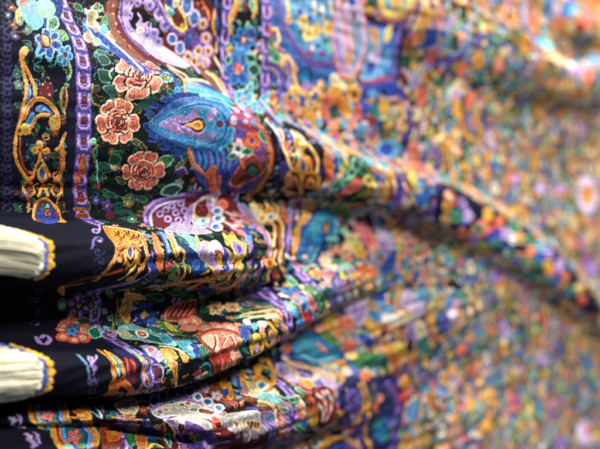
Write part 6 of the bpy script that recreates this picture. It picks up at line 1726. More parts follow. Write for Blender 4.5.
    oval((81,385.8),(2.6,-1.7,0.6,2.1),'teal')
    oval((76.2,387.2),(2.8,-0.5,1.4,1.6),'green')
    shape([(104.9,368.3),(107.5,373.2),(100.2,385.5),(98.6,381.6)],'rust')
    oval((102.5,377.2),(1.6,-2,0,4.2),'coral')
    shape([(66.7,366.7),(71.4,371.9),(63.8,383.3),(57.6,382.5)],'gold')
    line([(60.4,372.7),(64.8,378)],1.8,'rust')
    line([(54.5,380.5),(62.9,381.4)],1.4,'darkgold')
    oval((61.3,375.8),(2.9,-1.4,0.4,2.4),'orange')
    line([(77.5,387.7),(87.1,391.2),(97.6,392.7)],1,'gold')
    # rainbow leaves on the two small folds
    shape([(37.2,362.5),(57.3,361.3),(52,381.8),(43.9,391.9),(34.3,387)],'teal')
    line([(37.2,359),(35,374.1),(35.4,380.7),(35.3,388.6)],2,'gold')
    line([(39.3,359),(36.9,374.2),(37.2,380.5),(37.5,389.1)],1.8,'rust')
    line([(40.6,359),(38.4,374.2),(38.4,380.4),(38.7,389.4)],1,'coral')
    line([(41.8,358.7),(39.3,374),(39,380.7),(39.9,390)],1.9,'cyan')
    line([(43.6,358.8),(40.9,373.9),(40.4,380.5),(41.8,390.7)],1.7,'royal')
    line([(57,357.1),(55.1,374.8),(51,381.5),(48.9,393.9)],2.7,'gold')
    line([(54.8,356.8),(53.2,374.3),(49.5,380.9),(46.7,393.1)],1.9,'salmon')
    line([(53.2,356.2),(51.7,373.7),(48.3,380.3),(44.6,392)],1.8,'sky')
    line([(51.7,356),(50.4,373.3),(47,380.1),(43.3,391.6)],1.6,'royal')
    flower((43.9,375.6),(4,-2.2,-0.2,6.8),5,'coral','maroon','sky','ink')
    oval((37.5,383.3),(2,-1,0.3,2.4),'mint')
    oval((43.3,382.4),(2.3,-1.2,0.3,1.7),'leaf')
    shape([(42.1,389.7),(67.6,398.3),(70.5,422.7),(58.8,428.6),(47.6,416.3)],'teal')
    line([(41.2,386.2),(43.3,397.5),(45.8,410.6),(48.6,419.2)],2.5,'gold')
    line([(43.6,388.5),(46.4,399.4),(48.6,412.3),(50.9,421.1)],2.4,'rust')
    line([(45.2,389.4),(47.9,400.2),(50.1,413.4),(52.5,422.4)],1.2,'coral')
    line([(46.7,390.4),(49.5,401),(51.4,414.2),(53.8,423.3)],2.3,'cyan')
    line([(48.9,391.2),(52,401.9),(52.9,415.5),(55.7,425.2)],2.1,'royal')
    line([(62.9,388.4),(69.2,410.5),(67.9,423.7),(66.7,431.6)],3.1,'gold')
    line([(60.1,386.6),(66.4,410.2),(65.1,424.1),(63.8,432.4)],2.3,'salmon')
    line([(57.9,386),(64.8,409.7),(62.9,423.1),(60.7,430.6)],2.3,'sky')
    line([(56.6,385.8),(63.2,408.4),(61,421.9),(57.9,427.4)],2.1,'royal')
    flower((56,408.2),(4.6,-1.7,3.5,11.1),5,'coral','maroon','sky','ink')
    oval((50.7,417.4),(2.3,-0.5,2.1,1.5),'mint')
    oval((57.9,422.8),(2.9,-0.4,2.6,1.7),'leaf')
    shape([(72.1,398.5),(88.4,414.8),(87.8,435.1),(83.3,438.2),(72.7,425.8),(75.3,412.4)],'brown')
    shape([(75.6,404.5),(88.1,422.2),(86.2,432.9),(76.5,417.9)],'orange')
    oval((84.2,420.1),(3.2,-1.1,5.2,3),'gold')
    shape([(72.4,400.3),(78.1,402),(77.2,425),(72.7,422.1)],'rust')
    shape([(93,421.9),(97.6,423.9),(94.6,444.3),(89.7,445.5)],'green')
    oval((94.3,428.3),(1.6,-0.8,-0.2,5),'leaf')
    shape([(98.9,418.9),(104.2,421),(99.2,449),(94.6,450.8)],'darkgold')
    oval((99.2,436),(1.8,-1.4,-0.9,8.6),'orange')
    line([(92,398.4),(101.9,420)],1.7,'yellow')
    shape([(88.1,408.5),(90.4,399.4),(98.6,420.9),(94,422.1)],'palelilac')
    oval((92.7,417.5),(1.5,0.2,0.3,1.7),'royal')
    shape([(94,393.9),(100.9,397.7),(109.2,423.5),(103.5,430.3)],'royal')
    oval((100.9,405.2),(2.4,1.9,2.4,7.1),'sky')
    shape([(101.9,397.8),(109.2,404.6),(114.6,420.2),(110.9,419.7)],'red')
    oval((106.2,404.7),(2.1,1.5,1.2,6.1),'white')
    line([(100.2,448.9),(105.2,438.9),(109.9,439.2)],1.7,'gold')
    # violet lattice at the lower right
    shape([(345.3,282.3),(409.3,247.3),(481.4,243.6),(495.7,279.9),(483.5,320.9),(470.8,340),(360.6,365.3),(367,326.2)],'midnight')
    shape([(334.5,289.2),(391.4,264.7),(405.2,295.5),(416.3,332.1),(371.3,352.3)],'navy')
    line([(345.3,282.3),(362.2,292.4),(354.7,310.6),(391.4,320.7),(387.4,344.6)],3.3,'violet')
    line([(367.5,278.5),(347.9,297.8),(374.1,306.2),(380.2,328.2),(395.9,339.7)],2.3,'purple')
    line([(361.1,280.3),(370.8,289.6),(368.1,306),(399.9,316.3),(395.9,339.7)],3.1,'violet')
    line([(375.2,276.5),(361.6,294.6),(381.8,303.9),(389.1,324.4),(402.3,336)],2.6,'purple')
    line([(369.7,280),(381.3,286.8),(379.6,302.4),(408.1,312.9),(404,335.1)],2.6,'violet')
    line([(384.6,273.8),(373.5,290.6),(391.4,299.8),(400.5,318.8),(408.7,333)],2.4,'purple')
    line([(382.9,278.3),(390.8,283.2),(390.2,298.2),(415.7,309.5),(411.6,331.9)],3,'violet')
    line([(394.8,268.6),(386.3,287.4),(398.8,295.9),(409.3,314.6),(415.2,330.3)],2.1,'purple')
    dots([(352.1,294.5),(377.9,305.1),(381.3,286.8),(386.9,323.6)],3.8,'sky')
    line([(395.4,262.3),(405.2,273.2),(415.7,299.7),(432.7,323.7)],6.1,'gold','olive',0.4)
    line([(426.6,251.6),(416.9,270.7)],3.1,'olive')
    oval((429.6,276.1),(9.6,3.1,-0.7,5.3),'orange')
    oval((440.7,265.2),(9.6,0.8,0.2,4.6),'salmon')
    line([(342.2,363.1),(361.6,342.8),(389.7,330.5),(410.4,328.2)],5.2,'gold')
    line([(345.3,346.6),(356.3,325.8),(393.1,317.6)],4.2,'orange')
    line([(339.6,354.2),(341.2,324.6),(345.3,306.4)],3.3,'olive')
    line([(317.5,375.8),(336.6,350.7),(339.6,331.2)],3,'darkgold')
    line([(326.5,368),(337.1,336.1)],3.4,'brown')
    line([(362.7,354.2),(390.8,338.5)],2.7,'royal')
    dots([(380.2,343.3),(373,346.7)],5.1,'royal')
    oval((388.5,308.1),(8.2,1.7,-2.6,2.7),'gold')
    oval((401.7,285.3),(8.7,2.6,-2.9,2.6),'gold')
    oval((452.7,300.9),(27.2,0.5,5,17.4),'deepblue')
    oval((453.9,302.4),(19.5,0.6,3.2,13.2),'teal')
    oval((452.7,306),(8,-0.5,0.9,7.7),'azure')
    oval((458.4,298.9),(5.8,-1.1,0.9,5.1),'royal')
    line([(462.3,253.2),(478.8,269),(482.8,286),(471.5,298.5),(480.1,319.7),(470.8,331.3)],7.2,'purple')
    line([(466.2,253.5),(483.5,272.9),(485.5,289)],3.8,'plum')
    line([(385.7,269.4),(395.9,282),(390.2,302.6)],4.8,'gold')
    oval((495.1,277.2),(7.8,0.6,3.2,6.1),'red')
    oval((504.8,273),(7.5,-0.6,3.8,5.5),'coral')
    oval((495.1,259.5),(10.3,-0.7,3.7,6.2),'gold')
    oval((488.9,248.6),(10.2,-0.5,3.5,4.1),'rust')
    oval((409.3,247.3),(9.8,-6.3,-2,6.7),'orange')
    # soft flowers where the folds die out
    shape([(384.1,168.8),(415.7,162.2),(422.9,175.7),(411,191.1),(395.9,189.5)],'palelilac')
    oval((408.1,177.4),(7.3,1.6,-1.7,9),'lilac')
    flower((388.5,196.8),(16.1,0.8,-6.4,8.2),6,'coral','salmon','gold','ink')
    oval((363.2,198.9),(11.3,4.3,-1.3,8.4),'yellow')
    oval((363.8,205.4),(6.1,-1.3,-1.1,5.1),'gold')
    oval((443.2,153.8),(8.8,-3.1,-0.1,12),'royal')
    oval((446.3,166.5),(11.6,-4.2,4.6,4.6),'sky')
    oval((433.9,175.8),(8.8,-3.8,3.2,5.1),'azure')
    oval((455.9,179.3),(14.8,-2.4,3.6,5.1),'white')
    oval((478.8,180),(12.5,1.3,3.1,7.3),'cream')
    oval((472.8,219.5),(22.8,7.9,5.4,13.3),'gold')
    oval((471.5,226.5),(11,2.6,2.1,7.6),'orange')
    oval((473.4,212.4),(9.4,0.6,1.4,5.4),'yellow')
    oval((418.7,226.3),(21.1,0.5,-7.4,8.4),'green')
    oval((414.6,222.7),(14.3,0.5,-4.8,4.1),'leaf')
    oval((431.4,231.3),(13.9,-0.8,-1.5,4.4),'teal')
    oval((397.6,227.6),(8.5,-2.4,-1.2,4.1),'yellow')
    oval((452.7,229.3),(8.5,0.6,0.5,6.9),'darkgreen')
    oval((393.6,216.8),(10,1,-3.9,4.9),'coral')
    oval((421.1,203.3),(13.8,-2.2,2.4,4.5),'royal')
    oval((486.2,161.1),(9.9,-7.5,4.8,8.2),'palelilac')
    oval((496.4,202.8),(10.6,0.5,4.8,13.8),'lilac')
    oval((500.6,177.2),(11.1,-5.4,7,6.2),'palelilac')
    oval((514.7,167.4),(12.1,-5.9,8.9,5.5),'sky')
    oval((546.3,183.1),(7.7,-5,3.5,7.3),'tan')
    oval((567.8,198.2),(7.7,-2.7,-0.2,8.9),'palelilac')
    oval((544,166),(6,-3.4,3.6,3.6),'slate')
    line([(496.4,222.3),(496.4,244.3),(482.8,257.3)],4.7,'purple')
    oval((509,203.3),(9.4,2.8,4.5,10.4),'cream')
    oval((497.1,217.6),(6.9,3.7,3.8,13),'ink')
    oval((522.6,227.5),(10.3,6.5,4.9,14.4),'teal')
    oval((506.2,236.6),(8.2,0.9,3.4,9.4),'gold')
    oval((527,198.6),(6.2,0,2.4,6.5),'gold')
    oval((539.5,224.4),(6.3,3.5,1.9,8.3),'coral')
    oval((560,247.9),(6,-0,1.2,12),'slate')
    oval((578.1,236.7),(5,-0,0.1,10.1),'slate')
    # large soft shapes of the far field
    line([(499.9,-82.8),(509.7,-71.7),(511.1,-55.9),(496.4,-56.7)],7,'violet')
    line([(541,-132.3),(567.8,-135.2),(587.8,-156.3),(605.1,-172.9)],5.5,'purple')
    oval((519.7,-113.3),(9.6,2.2,1.8,9.7),'palelilac')
    oval((519.7,-113.3),(5,1.2,0.9,5.4),'lilac')
    oval((533.6,-94.5),(11.1,-1.2,2.2,11.2),'coral')
    oval((514.7,-25.9),(12.5,0,3.1,20.6),'coral')
    oval((511.1,-28.9),(7.1,0,1.8,13.7),'salmon')
    oval((472.8,-45.8),(21.8,-2.2,3.8,10.8),'sky')
    oval((468.8,-46.8),(13.8,-1.5,2.3,7.6),'royal')
    oval((579.7,-53.7),(12.3,-0.8,-1.1,7.8),'slate')
    oval((578.9,-51.2),(6.8,-1.1,-0.6,5.3),'slate')
    oval((626.4,-91.9),(8.3,-2.5,-0.3,12.1),'coral')
    oval((598.4,-95.2),(7.7,-1.5,1.3,4.1),'lilac')
    oval((599.2,-77.2),(5.8,2.7,-0.5,11),'gold')
    oval((474.8,-144.2),(6.2,1.3,0.7,14),'lilac')
    oval((593.5,-126.6),(6,3.7,0.4,10.7),'coral')
    oval((645.7,-143.4),(6.9,2.5,-0,11.7),'salmon')
    oval((553.1,-179.7),(6.5,-0.5,0.6,9.8),'palelilac')
    oval((570.2,-165),(5.1,0,-0.6,5.6),'salmon')
    oval((543.3,-150.4),(7.2,-0.5,3.7,3.7),'lilac')
    oval((943.7,16),(30.2,4.7,-0.3,28.9),'palelilac')
    oval((943.7,16),(16.3,2.8,-0.1,17.3),'gold')
    oval((943.7,13.1),(7.2,0,-0.3,8.7),'orange')
    oval((759.3,-18.5),(10.9,1.1,-0.5,8.4),'slate')
    oval((754,-20.7),(5.1,0,-0.1,4.5),'slate')
    oval((736.2,1.7),(8.3,-1.7,-0.4,6.3),'lilac')
    oval((717.8,23.1),(15.1,-5.5,1.8,10),'slate')
    oval((834,-7.7),(9,1.7,-0.4,11.9),'slate')
    oval((859.6,8.2),(10.4,0,-0.4,8.2),'lilac')
    oval((803.6,10.4),(8,-1.3,-0.3,9.5),'palelilac')
    oval((943.7,120),(19.2,-1.9,0.5,12.2),'plum')
    oval((960.5,132.8),(22.4,3.3,0.4,10.9),'lilac')
    oval((805.9,275.7),(8,0,-0,9.9),'lilac')
    oval((752.9,308.5),(11.1,0,2.2,9.5),'slate')
    oval((633.3,220.1),(11.1,2.9,0.4,11.4),'slate')
    oval((935.4,395.8),(25,0,5.4,19.8),'palelilac')
    oval((943.7,394.4),(9.5,0,1.3,10.7),'red')
    oval((943.7,291.8),(24.1,0,1.4,15.3),'slate')
    oval((940.9,294.8),(12.7,0,1.5,7.6),'slate')
    oval((629.8,314.9),(7.8,-2,0.5,8.7),'gold')
    oval((675.1,285.8),(15,2.2,1.5,9.3),'slate')
    oval((697,278.3),(8.2,1,1,8.4),'slate')
    oval((703.9,224.1),(10,4.5,0.8,12.4),'lilac')
    oval((602.6,243.3),(10.5,-2.3,0.8,8.5),'coral')
    oval((590.2,269),(7.3,0,-0.7,8.1),'gold')
    oval((642.2,243.6),(7.6,3.7,-0.1,8.1),'teal')
    oval((506.2,299),(9.8,-1.2,4.8,10.9),'sky')
    oval((523.3,176.9),(4.1,-6.1,2.2,7.9),'slate')
    # far end above the last fold
    line([(707.8,-280.9),(710.8,-252.5),(652,-198.2)],7,'salmon')
    line([(730,-285.3),(738.2,-258.1),(738.2,-239)],6.9,'gold')
    line([(748.7,-289.9),(760.4,-265.3),(759.3,-245.5)],6.9,'palelilac')
    line([(765.8,-296.6),(781.1,-271.5),(782.2,-252)],6.8,'coral')
    line([(780.5,-301),(797.9,-272.6),(799,-252.4)],5.9,'gold')
    line([(796.8,-303.3),(814,-267.7),(815.1,-240.3)],7.4,'sky')
    line([(800.2,-298),(818.6,-262.8)],4.8,'blue')
    oval((857.1,-288.4),(21.4,-9.3,-6.6,17.6),'blue')
    oval((862.1,-285.4),(12.3,-5.2,-3.5,9.8),'sky')
    oval((844.8,-258.3),(9.1,9.9,-4.9,10.3),'salmon')
    oval((862.1,-253.5),(9.7,10,-3.6,9.7),'gold')
    oval((863.3,-258.5),(6.9,7.3,-2.3,7.6),'cream')
    oval((887.4,-269.9),(22.4,-3.4,-1.3,11.7),'coral')
    oval((824.5,-274.7),(6.1,6.4,-1.9,10.6),'palelilac')
    oval((807,-225.3),(17.7,-6.1,3.2,7.2),'sky')
    oval((821,-220.9),(13.1,-8.5,2.5,7.7),'aqua')
    oval((969.1,-311.8),(18.7,-5.7,0.9,10.5),'orange')
    oval((877.2,-261.2),(11.7,5.3,-0.8,7.1),'rust')
    oval((942.3,-206.9),(15.3,-17.7,-1.3,16.2),'sky')
    oval((881,-177.4),(15.9,-15.8,-1.7,12.3),'pink')
    oval((877.2,-163.5),(15.9,-1.7,-1.8,12),'coral')
    oval((960.5,-230.7),(17.1,19.8,-0.9,12.8),'gold')
    oval((831.6,-167.8),(19,-3,-2.4,7.9),'lilac')
    oval((780,-173),(23.4,-6.3,1.8,6.7),'cream')
    oval((829.2,-178.1),(24.8,-12,-6.5,10.6),'white')
    # orange loop and blue panel beyond the guard stripes
    shape([(422.3,-189),(457.1,-188.5),(490.9,-189.8),(497.8,-152.3),(486.2,-116),(447,-112.7),(418.7,-108.7)],'navy')
    shape([(432.7,-180.4),(452,-177.9),(472.1,-176.9),(479.4,-164.9),(480.8,-143.3),(470.1,-131.4),(448.8,-125.6),(424.7,-121.5)],'sky')
    line([(438.8,-183.4),(462.9,-179.8),(481.4,-182.4)],3.7,'royal')
    line([(442.6,-179.4),(453.9,-165.1),(445.1,-152.1)],3.1,'gold')
    line([(462.9,-166.6),(457.8,-152.4),(466.9,-138.4)],2.5,'purple')
    shape([(460.4,-173.3),(481.4,-169.1),(482.8,-129.6),(463.6,-127.6)],'blue')
    oval((448.8,-171.6),(5.9,0,-0.2,9.3),'gold')
    oval((448.8,-169.2),(3.2,-0.5,-0.2,5.5),'salmon')
    oval((468.8,-172.8),(4.5,-3.4,0.8,9.1),'yellow')
    oval((448.2,-147.8),(9.5,-3.2,-0.5,11.9),'palelilac')
    oval((441.3,-136.4),(9.4,-2.5,-0.9,7.3),'royal')
    oval((468.2,-144.7),(6.1,0,0.7,9.9),'sky')
    line([(422.3,-116),(444.4,-120.9),(467.5,-123.8),(480.8,-125.8),(480.1,-145.7),(484.8,-166.4),(497.1,-191.6)],6,'purple')
    line([(424.7,-118.5),(448.2,-123.5),(473.4,-125.8)],2.7,'red')
    shape([(415.7,-110.1),(437,-116.1),(475.4,-119.4),(489.6,-110.8),(479.4,-101.4),(447,-108.5),(425.9,-98.8)],'royal')
    oval((440.1,-108.2),(6.6,0,-0.5,4.1),'sky')
    oval((461.6,-110.2),(5.8,0,0.4,4.1),'ink')
    oval((494.4,-103.8),(9.2,2.4,1.4,8.2),'violet')
    shape([(387.4,-203.4),(397.6,-195.6),(405.2,-199.9),(421.1,-211.6),(430.8,-196.6),(436.3,-170.2),(427.8,-143.6),(416.3,-126.2),(401.7,-121.5),(390.8,-129),(382.9,-147.5),(383.5,-172.3)],'palelilac')
    shape([(387.4,-167.3),(394.8,-152.1),(401.1,-135.1),(406.3,-127.8),(394.2,-129.6),(386.3,-145.9)],'lilac')
    shape([(414,-179.3),(425.3,-185.2),(428.4,-162.8),(419.9,-142.3),(412.2,-135),(415.2,-162.4)],'sky')
    line([(390.2,-204),(385.2,-186.8),(384.1,-168.5),(382.9,-147.5),(390.8,-130.1),(402.8,-122),(418.1,-127.5),(429,-146),(436.3,-170.2),(430.8,-194.5),(421.1,-211.6)],3.3,'orange')
    line([(393.1,-203),(396.5,-189.4),(403.4,-174.9),(406.9,-158.8),(408.1,-144.7),(405.2,-133.7)],4.4,'orange')
    line([(411,-196.8),(419.3,-178.1),(416.9,-156.2),(412.2,-139.1)],2.7,'gold')
    line([(390.8,-174.2),(394.8,-158.2),(398.2,-140.5)],2,'violet')
    oval((406.3,-142),(4,-0.6,-0.7,6),'gold')
    oval((415.2,-187.8),(4,0.6,-0.7,5.9),'maroon')
    line([(381.3,-175.8),(379,-151.1),(386.9,-126.2),(402.3,-117.7),(419.9,-123.3),(435.7,-148.6)],2,'brown')
    oval((411,-201.2),(6.3,0.5,-1.5,5.2),'royal')
    dots([(433.9,-191),(438.2,-177.1),(435.1,-159.3),(428.4,-139.3)],3.3,'rust')
    oval((476.1,-208.6),(30.6,-0,3.8,25.4),'rust')
    oval((476.1,-208.6),(26.6,-0,3.3,22.1),'tan')
    oval((476.1,-209.6),(21.3,-1.8,2.6,17.7),'yellow')
    oval((476.1,-208.6),(16,-0,2,12.1),'mint')
    oval((478.8,-206.1),(7.4,-0.8,0.6,7.7),'gold')
    oval((467.5,-202.9),(4.3,0.5,0.3,5.2),'azure')
    oval((443.2,-206.6),(10.2,-0.6,-1,6.3),'darkgreen')
    line([(506.2,-202),(502.7,-184.6),(499.9,-169.6)],4.4,'violet')
    oval((502.7,-156.1),(7.6,3.1,0.5,10.3),'brown')
    oval((503.4,-138.3),(9.9,0,1.3,9),'darkgreen')
    oval((516.1,-143.2),(6.2,2.9,0.9,9.5),'olive')
    oval((497.8,-118.9),(7.4,1.8,1.2,8.8),'maroon')
    oval((541,-137.5),(8.2,3.7,0.9,7.7),'coral')
    line([(547.8,-134.5),(572.5,-133.3)],8.5,'violet')
    oval((515,-188.8),(6.4,4.3,0.2,13.2),'gold')
    oval((531.4,-190.1),(7.4,0,0.9,10.4),'salmon')
    oval((526.2,-161.5),(6.6,4.9,0.3,10.7),'royal')
    oval((514,-166.6),(4.3,2.9,-0,9.3),'darkgold')
    oval((414,-106.2),(9,0.9,-1.4,8.9),'gold')
    oval((414,-105.2),(5,1,-0.6,5),'brown')
    oval((387.4,-116),(4.2,3.6,-1.7,5.7),'cream')
    oval((397.6,-111.6),(4.3,3.1,-1.8,5.5),'cream')
    oval((375.7,-94.5),(6.9,1.5,-0.7,7.6),'coral')
    oval((393.6,-92.9),(7.1,2.6,-1.3,8.4),'orange')
    oval((404,-88.4),(7.3,1.5,-1,7.9),'gold')
    oval((386.3,-83.5),(7.5,-0.7,-1.2,8.4),'darkgreen')
    oval((421.1,-88.1),(5.2,1.6,-0.3,8.1),'coral')
    oval((431.4,-92.6),(7.1,-0.7,-0.5,7.3),'royal')
    oval((447,-89.7),(8.9,-0.8,-0.2,8.3),'teal')
    oval((461.6,-93.2),(7.3,-1,0.7,9.4),'gold')
    oval((441.3,-79),(5.8,0.7,-0.2,7.5),'rust')
    oval((411.6,-74.6),(5.9,-1.2,-0.6,6.5),'salmon')
    oval((425.9,-71.7),(8.5,-0.5,-0.5,5.2),'sky')
    # flowers on the far half of the long fold
    flower((530.6,69.6),(7.3,7.7,1.6,12.3),5,'gold','cream','gold','ink')
    flower((569.4,66.9),(9.8,0.9,-0.2,7.9),5,'lilac','palelilac','gold','ink')
    flower((573.3,91.5),(7.3,11.1,-1.3,11.8),5,'coral','salmon','gold','ink')
    flower((611.8,65.4),(11.3,0,0.5,8.2),5,'gold','yellow','gold','ink')
    flower((637.7,75.3),(9.6,1,-0.8,8.6),5,'coral','salmon','gold','ink')
    flower((650.2,89),(9.8,0,-1.2,8.4),5,'lilac','palelilac','gold','ink')
    flower((623.8,113.7),(7.2,11.1,-1,12.7),5,'olive','yellow','gold','ink')
    flower((684.5,92.6),(15.1,2.2,0.1,8.6),5,'gold','cream','gold','ink')
    flower((716.8,108.5),(11.7,-1.2,-0.2,10.2),5,'coral','peach','gold','ink')
    flower((740.3,102.9),(14.7,-2.4,-0,9.3),5,'sky','aqua','gold','ink')
    flower((704.9,125.1),(9,6.9,-0.3,10.4),5,'teal','mint','gold','ink')
    flower((760.4,130.6),(12.5,3.8,1,9.7),5,'gold','yellow','gold','ink')
    flower((791.1,129.4),(14.1,-1.3,-0.6,9.3),5,'lilac','palelilac','gold','ink')
    flower((809.3,147.3),(16,6.7,-0.1,9.7),5,'coral','salmon','gold','ink')
    flower((857.1,163.4),(13.4,-1.4,0.4,9.7),5,'gold','cream','gold','ink')
    flower((788.9,155.4),(10.3,11.8,-0.7,11.7),5,'blue','sky','gold','ink')
    flower((597.6,98.1),(6.9,8.2,-0.6,10.8),5,'purple','lilac','gold','ink')
    leafy((546.3,67.7),(10.9,-3.1,4.8,4.6),'green','mint','darkgreen')
    leafy((593.5,81.4),(12,-1.8,4.4,5.6),'green','mint','darkgreen')
    leafy((635.1,103.1),(10.1,-1.5,3.7,6),'green','mint','darkgreen')
    leafy((673.2,114.1),(13.8,-0.4,3.5,6.7),'green','mint','darkgreen')
    leafy((731,127),(14.1,-1.9,3.6,6.2),'green','mint','darkgreen')
    leafy((763.6,151.1),(13.7,1.7,6.4,8),'green','mint','darkgreen')
    leafy((837.6,165.8),(13.1,-5.1,4.4,6.2),'green','mint','darkgreen')
    leafy((669.5,77.5),(13.2,-7.3,3.3,5.8),'green','mint','darkgreen')
    leafy((711.8,95.8),(15.2,-6.3,3.9,5.8),'green','mint','darkgreen')
# ---------------------------------------------------------------- scene helpers
scene=bpy.context.scene; col=bpy.context.collection
def mesh_object(name,co,faces,mat,parent=None,smooth=True):
    me=bpy.data.meshes.new(name); co=np.asarray(co,'f4'); faces=np.asarray(faces,'i4')
    me.vertices.add(len(co)); me.vertices.foreach_set('co',co.ravel())
    n=faces.shape[1]; me.loops.add(faces.size); me.loops.foreach_set('vertex_index',faces.ravel())
    me.polygons.add(len(faces)); me.polygons.foreach_set('loop_start',np.arange(0,faces.size,n,dtype='i4'))
    me.update(calc_edges=True); me.validate()
    me.polygons.foreach_set('use_smooth',np.full(len(me.polygons),smooth))
    me.materials.append(mat)
    o=bpy.data.objects.new(name,me); col.objects.link(o)
    if parent: o.parent=parent; o.matrix_parent_inverse=parent.matrix_world.inverted()
    return o
def material(name):
    m=bpy.data.materials.new(name); m.use_nodes=True; return m,m.node_tree,m.node_tree.nodes['Principled BSDF']
def node(nt,t,**k):
    n=nt.nodes.new(t)
    for a,b in k.items():
        if isinstance(a,str) and hasattr(n,a): setattr(n,a,b)
    return n
# ---- woven pile: colour of each knot, wool variation, ribbed weave
def pile_material():
    m,nt,b=material('woven_wool'); L=nt.links.new
    a=node(nt,'ShaderNodeAttribute',attribute_name='knot'); uv=node(nt,'ShaderNodeAttribute',attribute_name='weave')
    nz=node(nt,'ShaderNodeTexNoise'); nz.inputs['Scale'].default_value=.55; nz.inputs['Detail'].default_value=5; nz.inputs['Roughness'].default_value=.7; L(uv.outputs['Vector'],nz.inputs['Vector'])
    mr=node(nt,'ShaderNodeMapRange'); mr.inputs['From Min'].default_value=.25; mr.inputs['From Max'].default_value=.75; mr.inputs['To Min'].default_value=.68; mr.inputs['To Max'].default_value=1.3; L(nz.outputs['Fac'],mr.inputs['Value'])
    mx=node(nt,'ShaderNodeVectorMath',operation='SCALE'); L(a.outputs['Color'],mx.inputs[0]); L(mr.outputs[0],mx.inputs[3]); L(mx.outputs[0],b.inputs['Base Color'])
    w1=node(nt,'ShaderNodeTexWave',wave_type='BANDS',bands_direction='X'); w1.inputs['Scale'].default_value=.30; w1.inputs['Distortion'].default_value=1.6; w1.inputs['Detail Scale'].default_value=.5; L(uv.outputs['Vector'],w1.inputs['Vector'])
    w2=node(nt,'ShaderNodeTexWave',wave_type='BANDS',bands_direction='Y'); w2.inputs['Scale'].default_value=.34; w2.inputs['Distortion'].default_value=1.2; L(uv.outputs['Vector'],w2.inputs['Vector'])
    ad=node(nt,'ShaderNodeMath',operation='MULTIPLY_ADD'); L(w2.outputs['Fac'],ad.inputs[0]); ad.inputs[1].default_value=.8; L(w1.outputs['Fac'],ad.inputs[2])
    n2=node(nt,'ShaderNodeTexNoise'); n2.inputs['Scale'].default_value=1.4; n2.inputs['Detail'].default_value=2; L(uv.outputs['Vector'],n2.inputs['Vector'])
    a2=node(nt,'ShaderNodeMath',operation='MULTIPLY_ADD'); L(n2.outputs['Fac'],a2.inputs[0]); a2.inputs[1].default_value=1.6; L(ad.outputs[0],a2.inputs[2])
    bp=node(nt,'ShaderNodeBump'); bp.inputs['Strength'].default_value=BUMP; bp.inputs['Distance'].default_value=.0004; L(a2.outputs[0],bp.inputs['Height']); L(bp.outputs[0],b.inputs['Normal'])
    b.inputs['Roughness'].default_value=ROUGH
    bw=node(nt,'ShaderNodeRGBToBW'); L(a.outputs['Color'],bw.inputs[0])                     # silk in the coloured yarn, dull wool in the dark ground
    sp=node(nt,'ShaderNodeMapRange'); sp.inputs['From Max'].default_value=.10; sp.inputs['To Min'].default_value=SPEC*.12; sp.inputs['To Max'].default_value=SPEC; L(bw.outputs[0],sp.inputs['Value']); L(sp.outputs[0],b.inputs['Specular IOR Level'])
    ro=node(nt,'ShaderNodeMapRange'); ro.inputs['From Max'].default_value=.08; ro.inputs['To Min'].default_value=.85; ro.inputs['To Max'].default_value=ROUGH; L(bw.outputs[0],ro.inputs['Value']); L(ro.outputs[0],b.inputs['Roughness'])
    b.inputs['Sheen Weight'].default_value=SHEEN; b.inputs['Sheen Roughness'].default_value=.35; b.inputs['Sheen Tint'].default_value=(1,.97,.92,1)
    return m
def yarn(name,c1,c2,rough=.6):
    m,nt,b=material(name); L=nt.links.new
    tc=node(nt,'ShaderNodeTexCoord'); nz=node(nt,'ShaderNodeTexNoise'); nz.inputs['Scale'].default_value=260; nz.inputs['Detail'].default_value=4; L(tc.outputs['Object'],nz.inputs['Vector'])
    cr=node(nt,'ShaderNodeValToRGB'); cr.color_ramp.elements[0].position=.3; cr.color_ramp.elements[1].position=.7; cr.color_ramp.elements[0].color=(*c1,1); cr.color_ramp.elements[1].color=(*c2,1)
    L(nz.outputs['Fac'],cr.inputs[0]); L(cr.outputs[0],b.inputs['Base Color']); b.inputs['Roughness'].default_value=rough; b.inputs['Specular IOR Level'].default_value=.35
    if name=='cream_yarn':                                # every strand has its own tone
        at=node(nt,'ShaderNodeAttribute',attribute_name='shade'); mu=node(nt,'ShaderNodeVectorMath',operation='SCALE'); L(cr.outputs[0],mu.inputs[0]); L(at.outputs['Fac'],mu.inputs[3]); L(mu.outputs[0],b.inputs['Base Color'])
    bp=node(nt,'ShaderNodeBump'); bp.inputs['Strength'].default_value=.4; bp.inputs['Distance'].default_value=.0006; L(nz.outputs['Fac'],bp.inputs['Height']); L(bp.outputs[0],b.inputs['Normal'])
    return m
# ---- build the rug
u,v,X,Y,Z=grid()
W=Weave(u*1000,v*1000,rng)
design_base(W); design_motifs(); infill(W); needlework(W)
rug=bpy.data.objects.new('rug',None); col.objects.link(rug); rug.location=(XE,0,0); bpy.context.view_layer.update()
rug['label']='folded woven rug with a dark flowered border, paisleys, coral roses and cream fringe'; rug['category']='rug'
nu,nv=X.shape
